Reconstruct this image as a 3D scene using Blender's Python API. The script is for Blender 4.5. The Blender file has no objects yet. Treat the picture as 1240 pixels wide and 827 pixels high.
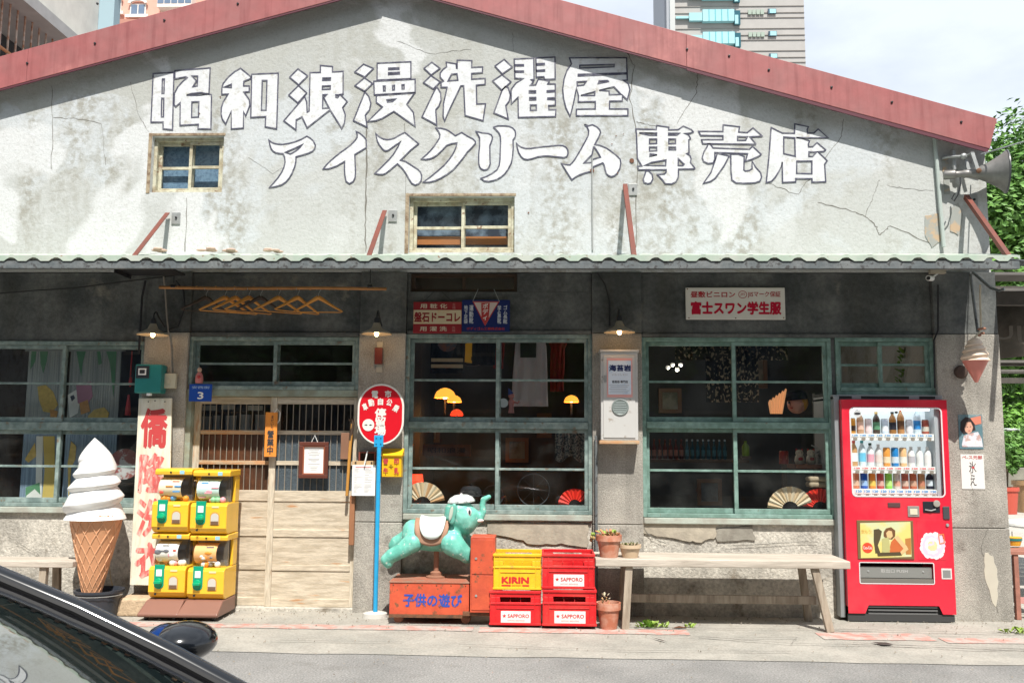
import bpy, math, random
from mathutils import Vector, Matrix
random.seed(7)
SC = bpy.context.scene
COL = SC.collection
# ---------------------------------------------------------------- camera
F_PX, CX, CY = 1100.0, 620.0, 413.5
CAM = Vector((0.0, -8.1, 1.465))
ROT = Matrix.Rotation(math.radians(1.98), 3, 'Z') @ Matrix.Rotation(math.radians(90 + 6.46), 3, 'X') @ Matrix.Rotation(0.007, 3, 'Z')
cd = bpy.data.cameras.new('camera'); cam = bpy.data.objects.new('camera', cd); COL.objects.link(cam)
cd.sensor_width = 36.0; cd.lens = 36.0 * F_PX / 1240.0; cd.clip_start = 0.05; cd.clip_end = 3000
cam.matrix_world = Matrix.Translation(CAM) @ ROT.to_4x4()
SC.camera = cam
# ---------------------------------------------------------------- light
SX, SZ = -0.22, 1.6                       # sun ray travels (SX, 1, -SZ)
ray = Vector((SX, 1.0, -SZ)).normalized()
elev = math.asin(-ray.z); az = math.atan2(-ray.x, -ray.y)      # azimuth of the sun from +Y, clockwise
W = bpy.data.worlds.new('World'); SC.world = W; W.use_nodes = True
wn = W.node_tree.nodes; wl = W.node_tree.links; wn.clear()
sky = wn.new('ShaderNodeTexSky'); sky.sky_type = 'NISHITA'; sky.sun_disc = False
sky.sun_elevation = elev; sky.sun_rotation = az; sky.air_density = 1.0; sky.dust_density = 2.2; sky.ozone_density = 1.2
tc = wn.new('ShaderNodeTexCoord'); mp = wn.new('ShaderNodeMapping'); mp.inputs['Scale'].default_value = (1, 1, 2.2)
nz = wn.new('ShaderNodeTexNoise'); nz.inputs['Scale'].default_value = 1.7; nz.inputs['Detail'].default_value = 7; nz.inputs['Roughness'].default_value = .55
cr = wn.new('ShaderNodeValToRGB'); cr.color_ramp.elements[0].position = .36; cr.color_ramp.elements[1].position = .60; cr.color_ramp.elements[0].color = (.5,.5,.5,1)
mx = wn.new('ShaderNodeMixRGB'); mx.inputs[2].default_value = (11.0, 12.0, 13.4, 1)
bg = wn.new('ShaderNodeBackground'); bg.inputs[1].default_value = 0.060
wo = wn.new('ShaderNodeOutputWorld')
wl.new(tc.outputs['Generated'], mp.inputs[0]); wl.new(mp.outputs[0], nz.inputs[0]); wl.new(nz.outputs[0], cr.inputs[0])
wl.new(cr.outputs[0], mx.inputs[0]); wl.new(sky.outputs[0], mx.inputs[1]); wl.new(mx.outputs[0], bg.inputs[0]); wl.new(bg.outputs[0], wo.inputs[0])
sd = bpy.data.lights.new('sun', 'SUN'); sd.energy = 4.9; sd.angle = math.radians(0.5); sd.color = (1.0, .965, .90)
so = bpy.data.objects.new('sun', sd); COL.objects.link(so); so.rotation_euler = ray.to_track_quat('-Z', 'Y').to_euler()
SC.view_settings.view_transform = 'Standard'; SC.view_settings.look = 'None'; SC.view_settings.exposure = 0.5; SC.view_settings.gamma = 1
SC.cycles.max_bounces = 8; SC.cycles.transparent_max_bounces = 16
# ---------------------------------------------------------------- helpers
def V(px, py, d=0.0):
    """point of the place seen at photo pixel (px,py) on the vertical plane y = -d, parallel to the shop front"""
    r = ROT @ Vector(((px - CX) / F_PX, -(py - CY) / F_PX, -1.0))
    t = (-d - CAM.y) / r.y
    return CAM + r * t
def RC(x0, y0, x1, y1, d=0.0):
    a, b, c, e = V(x0, y0, d), V(x1, y0, d), V(x0, y1, d), V(x1, y1, d)
    return (a.x + c.x) / 2, (b.x + e.x) / 2, (c.z + e.z) / 2, (a.z + b.z) / 2
def VX(px, py, d=0.0): return V(px, py, d).x
def VZ(px, py, d=0.0): return V(px, py, d).z
POS = {}
class MB:
    def __init__(s): s.v = []; s.f = []; s.sm = []
    def add(s, vs, fs, smooth=False):
        o = len(s.v); s.v += [Vector(p) for p in vs]; s.f += [tuple(i + o for i in f) for f in fs]; s.sm += [smooth] * len(fs); return s
    def box(s, x0, x1, y0, y1, z0, z1, M=None):
        vs = [Vector(p) for p in ((x0,y0,z0),(x1,y0,z0),(x1,y1,z0),(x0,y1,z0),(x0,y0,z1),(x1,y0,z1),(x1,y1,z1),(x0,y1,z1))]
        if M: vs = [M @ p for p in vs]
        return s.add(vs, [(3,2,1,0),(4,5,6,7),(0,1,5,4),(1,2,6,5),(2,3,7,6),(3,0,4,7)])
    def bar(s, a, b, w, h, up=(0,0,1)):
        a = Vector(a); b = Vector(b); d = (b - a); L = d.length; d.normalize(); up = Vector(up)
        if abs(d.dot(up)) > .99: up = Vector((0,1,0))
        x = d.cross(up).normalized(); z = x.cross(d).normalized()
        vs = [p + x * i * w / 2 + z * j * h / 2 for p in (a, b) for i, j in ((-1,-1),(1,-1),(1,1),(-1,1))]
        return s.add(vs, [(0,1,2,3),(7,6,5,4),(0,4,5,1),(1,5,6,2),(2,6,7,3),(3,7,4,0)])
    def tube(s, pts, r, n=8, cap=True):
        pts = [Vector(p) for p in pts]; R = r if isinstance(r, (list, tuple)) else [r] * len(pts)
        rings = []; prev = None
        for i, p in enumerate(pts):
            t = (pts[min(i+1, len(pts)-1)] - pts[max(i-1, 0)])
            t = t.normalized() if t.length > 1e-9 else Vector((0,0,1))
            if prev is None: prev = Vector((0,0,1)) if abs(t.z) < .9 else Vector((1,0,0))
            x = (prev - t * prev.dot(t)).normalized(); y = t.cross(x); prev = x
            rings.append([p + (x * math.cos(2*math.pi*k/n) + y * math.sin(2*math.pi*k/n)) * R[i] for k in range(n)])
        vs = [q for g in rings for q in g]; fs = []
        for i in range(len(rings)-1):
            for k in range(n): fs.append((i*n+k, i*n+(k+1)%n, (i+1)*n+(k+1)%n, (i+1)*n+k))
        if cap: fs += [tuple(range(n))[::-1], tuple((len(rings)-1)*n + k for k in range(n))]
        return s.add(vs, fs, True)
    def lathe(s, prof, c=(0,0,0), n=24, axis=None, wob=None, cap=True):
        """prof [(r,h)], revolved about axis (default +z) from c"""
        c = Vector(c); A = Vector(axis).normalized() if axis else Vector((0,0,1)); q = A.to_track_quat('Z', 'Y')
        vs = []; fs = []
        for i, (r, h) in enumerate(prof):
            for k in range(n):
                a = 2*math.pi*k/n; rr = r * (wob(i, a) if wob else 1)
                vs.append(c + q @ Vector((rr*math.cos(a), rr*math.sin(a), h)))
        for i in range(len(prof)-1):
            for k in range(n): fs.append((i*n+k, i*n+(k+1)%n, (i+1)*n+(k+1)%n, (i+1)*n+k))
        if cap:
            if prof[0][0] > 1e-5: fs.append(tuple(range(n))[::-1])
            if prof[-1][0] > 1e-5: fs.append(tuple((len(prof)-1)*n + k for k in range(n)))
        return s.add(vs, fs, True)
    def ell(s, c, r, n=14, m=9, M=None):
        c = Vector(c); r = (r, r, r) if isinstance(r, (int, float)) else r; vs = [c + (M @ Vector((0,0,-r[2])) if M else Vector((0,0,-r[2])))]
        for j in range(1, m):
            b = -math.pi/2 + math.pi*j/m
            for k in range(n):
                a = 2*math.pi*k/n; p = Vector((r[0]*math.cos(a)*math.cos(b), r[1]*math.sin(a)*math.cos(b), r[2]*math.sin(b)))
                vs.append(c + (M @ p if M else p))
        vs.append(c + (M @ Vector((0,0,r[2])) if M else Vector((0,0,r[2])))); fs = []
        for k in range(n): fs.append((0, 1+(k+1)%n, 1+k)); fs.append((len(vs)-1, 1+(m-2)*n+k, 1+(m-2)*n+(k+1)%n))
        for j in range(m-2):
            for k in range(n): fs.append((1+j*n+k, 1+j*n+(k+1)%n, 1+(j+1)*n+(k+1)%n, 1+(j+1)*n+k))
        return s.add(vs, fs, True)
    def prism(s, poly, y0, y1):
        """poly [(x,z)] extruded from y0 to y1"""
        n = len(poly); a = sum(poly[i][0]*poly[(i+1)%n][1] - poly[(i+1)%n][0]*poly[i][1] for i in range(n))
        if a < 0: poly = poly[::-1]
        vs = [(x, y0, z) for x, z in poly] + [(x, y1, z) for x, z in poly]
        return s.add(vs, [tuple(range(n)), tuple(range(2*n-1, n-1, -1))] + [(i+n, (i+1)%n+n, (i+1)%n, i) for i in range(n)])
    def prismx(s, poly, x0, x1):
        """poly [(y,z)] extruded from x0 to x1"""
        n = len(poly); a = sum(poly[i][0]*poly[(i+1)%n][1] - poly[(i+1)%n][0]*poly[i][1] for i in range(n))
        if a < 0: poly = poly[::-1]
        vs = [(x0, y, z) for y, z in poly] + [(x1, y, z) for y, z in poly]
        return s.add(vs, [tuple(range(n-1, -1, -1)), tuple(range(n, 2*n))] + [(i, (i+1)%n, (i+1)%n+n, i+n) for i in range(n)])
def build(name, mb, mat, parent=None, bevel=0, seg=2, smooth_angle=40, mesh=None, loc=None):
    me = mesh
    base = POS.get(parent.name, Vector()) if parent else Vector()
    org = loc if loc is not None else base
    if me is None:
        me = bpy.data.meshes.new(name); me.from_pydata([p - org for p in mb.v], [], mb.f)
        me.polygons.foreach_set('use_smooth', mb.sm)
        if any(mb.sm): me.set_sharp_from_angle(angle=math.radians(smooth_angle))
        me.materials.append(mat)
    o = bpy.data.objects.new(name, me); COL.objects.link(o)
    if parent: o.parent = parent
    o.location = org - base
    POS[o.name] = org.copy()
    if bevel:
        b = o.modifiers.new('bevel', 'BEVEL'); b.width = bevel; b.segments = seg; b.limit_method = 'ANGLE'; b.angle_limit = math.radians(35)
    return o
def tag(o, label, cat, group=None):
    o['label'] = label; o['category'] = cat
    if group: o['group'] = group
    return o
def thing(name, label, cat, loc=(0,0,0), group=None):
    o = bpy.data.objects.new(name, None); COL.objects.link(o); o.location = Vector(loc); o.empty_display_size = .1
    POS[o.name] = Vector(loc); return tag(o, label, cat, group)
def kind(o, k): o['kind'] = k; return o
# ---------------------------------------------------------------- materials
MATS = {}
def hexc(h):
    h = h.lstrip('#'); c = [int(h[i:i+2], 16)/255 for i in (0,2,4)]
    return tuple(x/12.92 if x <= .04045 else ((x+.055)/1.055)**2.4 for x in c)
def mk(name, col, rough=.6, metal=0, col2=None, sc=6, th=(.42,.62), bump=0, bsc=60, var=.0, vsc=3, stretch=(1,1,1), streak=None, emis=None, es=0, coat=0, spec=.5, det=6, third=None, tsc=30, tth=(.6,.7), ior=1.5):
    if name in MATS: return MATS[name]
    m = bpy.data.materials.new(name); m.use_nodes = True; N = m.node_tree.nodes; L = m.node_tree.links; b = N['Principled BSDF']
    b.inputs['Roughness'].default_value = rough; b.inputs['Metallic'].default_value = metal; b.inputs['Specular IOR Level'].default_value = spec
    b.inputs['Coat Weight'].default_value = coat; b.inputs['Coat Roughness'].default_value = .08; b.inputs['IOR'].default_value = ior
    g = N.new('ShaderNodeNewGeometry'); mp_ = N.new('ShaderNodeMapping'); mp_.inputs['Scale'].default_value = stretch; L.new(g.outputs['Position'], mp_.inputs[0])
    def noise(s, d=det, src=mp_, r=.6):
        n = N.new('ShaderNodeTexNoise'); n.inputs['Scale'].default_value = s; n.inputs['Detail'].default_value = d; n.inputs['Roughness'].default_value = r; L.new(src.outputs[0], n.inputs[0]); return n
    def mixc(fac, a, c, typ='MIX'):
        x = N.new('ShaderNodeMixRGB'); x.blend_type = typ
        for i, q in ((0, fac), (1, a), (2, c)):
            if isinstance(q, (int, float)): x.inputs[i].default_value = q
            elif isinstance(q, tuple): x.inputs[i].default_value = (*q[:3], 1)
            else: L.new(q, x.inputs[i])
        return x.outputs[0]
    def ramp(src, lo, hi, a=0, c=1):
        r = N.new('ShaderNodeMapRange'); r.inputs[1].default_value = lo; r.inputs[2].default_value = hi; r.inputs[3].default_value = a; r.inputs[4].default_value = c; L.new(src, r.inputs[0]); return r.outputs[0]
    cur = tuple(col)
    if col2: cur = mixc(ramp(noise(sc).outputs[0], *th), cur, tuple(col2))
    if third: cur = mixc(ramp(noise(tsc).outputs[0], *tth), cur, tuple(third))
    if streak:      # (colour, amount, scale)
        ms = N.new('ShaderNodeMapping'); ms.inputs['Scale'].default_value = (1, 1, .07); L.new(g.outputs['Position'], ms.inputs[0])
        cur = mixc(ramp(noise(streak[2], 5, ms).outputs[0], .48, .72, 0, streak[1]), cur, tuple(streak[0]))
    if var:
        n = noise(vsc, 5); f = ramp(n.outputs[0], .3, .7, 1 - var, 1 + var)
        cc = N.new('ShaderNodeCombineColor'); [L.new(f, cc.inputs[i]) for i in range(3)]
        cur = mixc(1.0, cur, cc.outputs[0], 'MULTIPLY')
    if isinstance(cur, tuple): b.inputs['Base Color'].default_value = (*cur[:3], 1)
    else: L.new(cur, b.inputs['Base Color'])
    if bump:
        bn = N.new('ShaderNodeBump'); bn.inputs['Strength'].default_value = bump; bn.inputs['Distance'].default_value = .01
        L.new(noise(bsc, 6).outputs[0], bn.inputs['Height']); L.new(bn.outputs[0], b.inputs['Normal'])
    if emis: b.inputs['Emission Color'].default_value = (*emis, 1); b.inputs['Emission Strength'].default_value = es
    MATS[name] = m; return m
def glassmat(name, tint=(.9,.96,.95), ior=1.5, rough=.0, dirt=.0):
    if name in MATS: return MATS[name]
    m = bpy.data.materials.new(name); m.use_nodes = True; N = m.node_tree.nodes; L = m.node_tree.links; N.clear()
    o = N.new('ShaderNodeOutputMaterial'); t = N.new('ShaderNodeBsdfTransparent'); t.inputs[0].default_value = (*tint, 1)
    g = N.new('ShaderNodeBsdfGlossy'); g.inputs['Roughness'].default_value = rough; f = N.new('ShaderNodeFresnel'); f.inputs[0].default_value = ior
    geo = N.new('ShaderNodeNewGeometry'); fm = N.new('ShaderNodeMath'); fm.operation = 'MULTIPLY_ADD'; fm.inputs[1].default_value = -1; fm.inputs[2].default_value = 1; L.new(geo.outputs['Backfacing'], fm.inputs[0])
    fx = N.new('ShaderNodeMath'); fx.operation = 'MULTIPLY'; L.new(f.outputs[0], fx.inputs[0]); L.new(fm.outputs[0], fx.inputs[1])
    x = N.new('ShaderNodeMixShader'); L.new(fx.outputs[0], x.inputs[0]); L.new(t.outputs[0], x.inputs[1]); L.new(g.outputs[0], x.inputs[2]); last = x.outputs[0]
    if dirt:
        d = N.new('ShaderNodeBsdfDiffuse'); d.inputs[0].default_value = (.5,.5,.46,1); nn = N.new('ShaderNodeTexNoise'); nn.inputs['Scale'].default_value = 3; nn.inputs['Detail'].default_value = 8; gg = N.new('ShaderNodeNewGeometry'); L.new(gg.outputs['Position'], nn.inputs[0])
        r = N.new('ShaderNodeMapRange'); r.inputs[1].default_value = .45; r.inputs[2].default_value = .8; r.inputs[4].default_value = dirt; L.new(nn.outputs[0], r.inputs[0])
        y = N.new('ShaderNodeMixShader'); L.new(r.outputs[0], y.inputs[0]); L.new(last, y.inputs[1]); L.new(d.outputs[0], y.inputs[2]); last = y.outputs[0]
    L.new(last, o.inputs[0]); MATS[name] = m; return m
GABLE = mk('gable_plaster', (.5,.5,.5), .92, bump=.6, bsc=30)
def gable_nodes():
    N = GABLE.node_tree.nodes; L = GABLE.node_tree.links; b = N['Principled BSDF']; g = N.new('ShaderNodeNewGeometry')
    def nz_(s, d, off=0, st=(1,1,1), dist=0):
        m = N.new('ShaderNodeMapping'); m.inputs['Scale'].default_value = st; m.inputs['Location'].default_value = (off, off*.7, off*1.3); L.new(g.outputs['Position'], m.inputs[0])
        n = N.new('ShaderNodeTexNoise'); n.inputs['Scale'].default_value = s; n.inputs['Detail'].default_value = d; n.inputs['Roughness'].default_value = .62; n.inputs['Distortion'].default_value = dist; L.new(m.outputs[0], n.inputs[0]); return n.outputs[0]
    def rp(x, a, c, lo=0, hi=1):
        r = N.new('ShaderNodeMapRange'); r.inputs[1].default_value = a; r.inputs[2].default_value = c; r.inputs[3].default_value = lo; r.inputs[4].default_value = hi; L.new(x, r.inputs[0]); return r.outputs[0]
    def mul(a, c):
        m = N.new('ShaderNodeMath'); m.operation = 'MULTIPLY'; L.new(a, m.inputs[0]); L.new(c, m.inputs[1]); return m.outputs[0]
    def mixc(f, a, c, t='MIX'):
        x = N.new('ShaderNodeMixRGB'); x.blend_type = t
        for i, q in ((0,f),(1,a),(2,c)):
            if isinstance(q, tuple): x.inputs[i].default_value = (*q,1)
            elif isinstance(q, float): x.inputs[i].default_value = q
            else: L.new(q, x.inputs[i])
        return x.outputs[0]
    c = mixc(rp(nz_(.42,5,3.1,dist=.6),.485,.515), (.50,.525,.535), (.455,.465,.45))
    c = mixc(rp(nz_(.9,7,9.7,dist=.4),.56,.62,0,.55), c, (.43,.435,.41))
    c = mixc(rp(nz_(1.9,8,5.5),.5,.68,0,.6), c, (.58,.59,.59))
    c = mixc(mul(rp(nz_(1.1,3,2.2),.46,.60), rp(nz_(9,10,1.0),.50,.64,0,.72)), c, (.27,.26,.215))
    c = mixc(mul(rp(nz_(2.6,3,7.0,(1,1,.13)),.47,.62), rp(nz_(16,10,4.0),.42,.60,0,.85)), c, (.29,.28,.24))
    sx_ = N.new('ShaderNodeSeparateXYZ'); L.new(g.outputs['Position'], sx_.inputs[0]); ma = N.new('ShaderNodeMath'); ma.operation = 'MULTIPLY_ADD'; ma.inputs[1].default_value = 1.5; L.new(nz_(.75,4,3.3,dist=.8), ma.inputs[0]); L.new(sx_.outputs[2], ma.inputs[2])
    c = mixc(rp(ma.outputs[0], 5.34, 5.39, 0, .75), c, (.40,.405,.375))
    c = mixc(rp(nz_(.55,4,21.0,dist=.5),.56,.585,0,.8), c, (.61,.62,.62))
    c = mixc(rp(nz_(38,8,0),.52,.70,0,.34), c, (.27,.26,.225))
    c = mixc(rp(nz_(85,5,3),.56,.70,0,.36), c, (.24,.23,.20))
    L.new(c, b.inputs['Base Color'])
gable_nodes()
PLASTER = mk('shade_plaster', (.150,.156,.150), .92, col2=(.060,.067,.068), sc=1.9, th=(.40,.60), bump=.5, bsc=60, var=.22, vsc=30, streak=((.07,.07,.062), .75, 3.0), third=(.27,.25,.21), tsc=2.6, tth=(.6,.72), det=9)  # stains are real; base colour darkened and cooled to deepen the awning shade
PEBBLE = mk('pebble_dash', (.42,.39,.34), .92, col2=(.30,.28,.245), sc=2.2, th=(.42,.60), bump=.9, bsc=120, var=.30, vsc=85, streak=((.15,.14,.12), .55, 4.0), third=(.18,.16,.135), tsc=4, tth=(.59,.73), det=9)
PARAPET = mk('rough_parapet', (.52,.485,.42), .92, col2=(.36,.335,.29), sc=2.6, th=(.45,.6), bump=1.0, bsc=50, var=.30, vsc=45, third=(.20,.17,.13), tsc=5, tth=(.57,.70), det=9)
PATCH = mk('mortar_patch', (.42,.37,.29), .9, col2=(.33,.29,.23), sc=8, bump=.4, bsc=40, var=.15)
PATCH2 = mk('grey_mortar', (.27,.25,.21), .9, col2=(.20,.18,.15), sc=8, bump=.4, bsc=40, var=.15)
RED_ROOF = mk('red_sheet', (.34,.108,.105), .5, col2=(.31,.125,.12), sc=2, th=(.4,.65), var=.10, vsc=9, streak=((.22,.06,.06), .62, 20), third=(.55,.20,.18), tsc=1.0, tth=(.56,.7), spec=.4)
RED_DARK = mk('red_sheet_underside', (.10,.022,.035), .6)
ROOF_TOP = mk('roof_sheet', (.35,.10,.09), .6, var=.1)
TEAL = mk('teal_frame_paint', (.155,.215,.20), .6, col2=(.26,.325,.30), sc=5, var=.2, vsc=20, third=(.17,.13,.09), tsc=16, tth=(.60,.68), bump=.25, bsc=90, det=8)
TEAL2 = mk('green_frame_paint', (.14,.235,.195), .6, col2=(.21,.325,.285), sc=5, var=.18, vsc=20, third=(.16,.14,.10), tsc=14, tth=(.63,.70), bump=.25, bsc=90, det=8)
CREAMF = mk('weathered_cream_frame', (.52,.50,.38), .7, col2=(.35,.30,.20), sc=9, var=.2, vsc=25, bump=.3, third=(.22,.13,.08), tsc=17, tth=(.58,.66))
WOOD_DOOR = mk('bleached_door_wood', (.58,.50,.385), .75, col2=(.43,.36,.265), sc=4, var=.16, vsc=14, stretch=(1,1,7), bump=.35, bsc=30, third=(.47,.25,.12), tsc=2.6, tth=(.62,.70))
WOOD_STILE = mk('bleached_stile_wood', (.58,.51,.40), .75, col2=(.46,.39,.29), sc=5, var=.16, vsc=14, stretch=(7,1,1), bump=.35, bsc=30, third=(.38,.20,.10), tsc=2.2, tth=(.62,.72))
WOOD_ORANGE = mk('worn_orange_wood', (.50,.26,.12), .7, col2=(.45,.36,.24), sc=5, stretch=(1,1,6), bump=.3, bsc=30, var=.15)
BENCH = mk('grey_bench_wood', (.50,.44,.37), .8, col2=(.38,.33,.27), sc=7, stretch=(.4,4,4), bump=.4, bsc=25, var=.15, third=(.20,.16,.12), tsc=10, tth=(.62,.72))
BENCH_LEG = mk('grey_leg_wood', (.36,.30,.23), .8, col2=(.24,.19,.14), sc=7, stretch=(4,4,.5), bump=.4, bsc=25, var=.15)
BRICKRED = mk('rusty_red_steel', (.17,.040,.024), .65, col2=(.12,.038,.026), sc=6, var=.15, third=(.15,.06,.03), tsc=20, tth=(.62,.7), bump=.15)
RIDE_RED = mk('worn_orange_red_paint', (.58,.095,.04), .45, col2=(.45,.07,.035), sc=5, th=(.45,.7), var=.12, vsc=9, third=(.20,.08,.04), tsc=13, tth=(.60,.66), bump=.2, bsc=40, det=9)
BLACK = mk('black', (.012,.012,.013), .6); BLACKM = mk('black_metal', (.02,.02,.022), .4)
DARKWOOD = mk('dark_wood', (.06,.035,.02), .6, var=.2, vsc=12)
WHITE = mk('white_paint', (.78,.78,.75), .55, var=.05)
LETTER = mk('white_wall_paint', (.62,.63,.64), .85, col2=(.56,.57,.575), sc=4, th=(.5,.62), var=.08, vsc=30, third=(.42,.40,.35), tsc=13, tth=(.55,.70), bump=.3, bsc=34, det=8)
OUTL = mk('outline_paint', (.07,.07,.105), .9, col2=(.15,.15,.18), sc=12, th=(.5,.6), var=.25, vsc=20)
GREYM = mk('galvanised_grey', (.38,.39,.38), .45, .5, var=.12, vsc=20)
DGREY = mk('dark_grey_steel', (.10,.115,.12), .6, col2=(.16,.17,.17), sc=6, var=.2, vsc=40, third=(.05,.05,.05), tsc=24, tth=(.55,.62))
AWN_GREEN = mk('pale_green_sheet', (.36,.44,.36), .6, col2=(.45,.48,.42), sc=5, var=.12, third=(.25,.15,.09), tsc=22, tth=(.64,.7))
RUST = mk('rust', (.17,.075,.035), .85, col2=(.09,.05,.03), sc=20, bump=.3)
TERRA = mk('terracotta', (.44,.155,.085), .8, col2=(.50,.27,.19), sc=12, var=.12, bump=.15)
PALEPOT = mk('pale_ceramic', (.50,.42,.32), .5, var=.1)
SOIL = mk('soil', (.06,.04,.025), .95, bump=.8, bsc=60)
LEAF = mk('leaf_green', (.075,.19,.03), .55, col2=(.13,.27,.045), sc=2.2, th=(.4,.6), var=.35, vsc=9)
LEAF2 = mk('leaf_dark', (.045,.115,.025), .55, col2=(.07,.17,.03), sc=2.0, var=.35, vsc=7)
LEAFY = mk('leaf_yellow', (.25,.36,.06), .6, var=.3, vsc=20)
SUCC = mk('dried_succulent', (.42,.30,.12), .7, col2=(.45,.16,.07), sc=30, var=.3, vsc=40)
BARK = mk('bark', (.10,.075,.05), .9, bump=.6, bsc=30, var=.2)
CREAM = mk('cream_board', (.70,.66,.55), .6, col2=(.62,.56,.43), sc=5, var=.07, stretch=(5,1,1), third=(.40,.33,.24), tsc=12, tth=(.66,.74))
REDTXT = mk('faded_red_paint', (.55,.045,.04), .6, var=.1)
REDFADE = mk('worn_red_paint', (.56,.10,.09), .7, col2=(.68,.42,.36), sc=8, th=(.46,.62), stretch=(4,1,1), det=8)
ENRED = mk('red_enamel', (.60,.008,.018), .3, coat=.4, var=.06); ENRED2 = mk('dark_red_enamel', (.28,.02,.025), .35, var=.1)
ENWHITE = mk('white_enamel', (.72,.70,.64), .35, var=.05); ENBLUE = mk('navy_enamel', (.012,.022,.12), .3)
BLUEP = mk('blue_plate', (.005,.06,.36), .4); CYAN = mk('cyan_pole_paint', (.02,.33,.62), .4, var=.07, vsc=20)
YEL = mk('capsule_yellow', (.86,.49,.03), .34, coat=.3, var=.06, vsc=6, third=(.70,.40,.10), tsc=30, tth=(.66,.74)); YBOX = mk('yellow_box_plastic', (.85,.47,.01), .4, var=.06)
CRATE_R = mk('crate_red', (.60,.012,.016), .45, var=.12, vsc=14, col2=(.66,.05,.04), sc=3, th=(.5,.7), third=(.40,.06,.04), tsc=26, tth=(.62,.72), bump=.15, bsc=50); CRATE_Y = mk('crate_yellow', (.84,.46,.015), .45, var=.10, vsc=14, third=(.60,.33,.06), tsc=24, tth=(.62,.72), bump=.15, bsc=50)
VRED = mk('vending_red', (.64,.014,.038), .32, coat=.4, var=.07, vsc=5, col2=(.68,.06,.075), sc=1.5, th=(.45,.7), third=(.50,.05,.05), tsc=34, tth=(.66,.74), bump=.04, bsc=12)
BROWNP = mk('brown_plastic', (.22,.105,.075), .4, var=.05)
GREENP = mk('green_knob', (.0,.34,.15), .35); GREEND = mk('green_label', (.0,.30,.17), .4)
SOFT = mk('soft_serve_white', (.76,.755,.73), .42, var=.04, vsc=4, third=(.62,.60,.54), tsc=14, tth=(.64,.76)); CONE = mk('cone_tan', (.60,.30,.155), .6, var=.06, vsc=8); CONEL = mk('cone_ridge', (.66,.36,.20), .6)
MINT = mk('mint_paint', (.12,.44,.345), .42, col2=(.20,.55,.45), sc=6, th=(.42,.62), var=.16, vsc=12, third=(.50,.60,.53), tsc=26, tth=(.60,.66), coat=.1, bump=.2, bsc=35, det=9)
METER = mk('teal_meter', (.02,.21,.20), .4, var=.1); SWITCH = mk('cream_switch', (.55,.52,.40), .5)
PAPER = mk('paper', (.80,.79,.76), .8); INK = mk('ink', (.03,.03,.035), .8); GREYINK = mk('grey_ink', (.35,.34,.34), .8)
REDINK = mk('red_ink', (.45,.04,.04), .7); PINKP = mk('pink_paper', (.72,.36,.33), .7)
ORWOOD = mk('orange_plank', (.72,.25,.035), .6, var=.12, stretch=(5,1,1)); HANGW = mk('orange_hanger_wood', (.62,.27,.05), .45, var=.12)
HANGD = mk('dark_hanger_wood', (.045,.028,.02), .45); BAMBOO = mk('bamboo', (.42,.19,.06), .5, var=.25, vsc=9)
GLASS = glassmat('window_glass', (.93,.945,.95), 1.62, dirt=.03); CLEAR = glassmat('clear_plastic', (.95,.96,.96), 1.45)
FROST = mk('frosted_glass', (.065,.085,.10), .35, bump=.8, bsc=90, var=.25, vsc=60)
BROWNGL = mk('brown_glass', (.055,.032,.022), .3, col2=(.10,.04,.02), sc=3, bump=.6, bsc=70, var=.3, vsc=30, stretch=(1,1,.5))
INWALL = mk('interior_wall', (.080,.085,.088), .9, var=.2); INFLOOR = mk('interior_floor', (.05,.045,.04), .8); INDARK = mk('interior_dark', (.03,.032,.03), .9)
BULB = mk('lit_bulb', (1,.75,.4), .5, emis=(1,.62,.28), es=14)
GLOWO = mk('lit_orange_shade', (.8,.3,.05), .6, emis=(1,.36,.04), es=1.3); GLOWR = mk('lit_red_shade', (.8,.06,.02), .6, emis=(1,.07,.02), es=.9)
# ---------------------------------------------------------------- flat lettering
def flat(contours, name='m'):
    """fill contours [[(x,z)..]..] (holes by even-odd) -> list of verts/faces in xz"""
    c = bpy.data.curves.new(name, 'CURVE'); c.dimensions = '2D'; c.fill_mode = 'BOTH'
    for k in contours:
        s = c.splines.new('POLY'); s.points.add(len(k)-1); s.use_cyclic_u = True
        for i, (x, z) in enumerate(k): s.points[i].co = (x, z, 0, 1)
    o = bpy.data.objects.new(name, c); COL.objects.link(o); dg = bpy.context.evaluated_depsgraph_get(); dg.update()
    me = bpy.data.meshes.new_from_object(o.evaluated_get(dg)); vs = [v.co.copy() for v in me.vertices]; fs = [tuple(p.vertices) for p in me.polygons]
    bpy.data.objects.remove(o); bpy.data.curves.remove(c); bpy.data.meshes.remove(me)
    return vs, fs
def flatmb(contours, y, mb=None):
    vs, fs = flat(contours); mb = mb or MB(); out = []
    for f in fs:
        a, b, c = (vs[f[0]], vs[f[1]], vs[f[2]]); n = (b-a).cross(c-a).z
        out.append(f if n > 0 else f[::-1])
    return mb.add([(p.x, y, p.y) for p in vs], out)
TXC = {}
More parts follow.
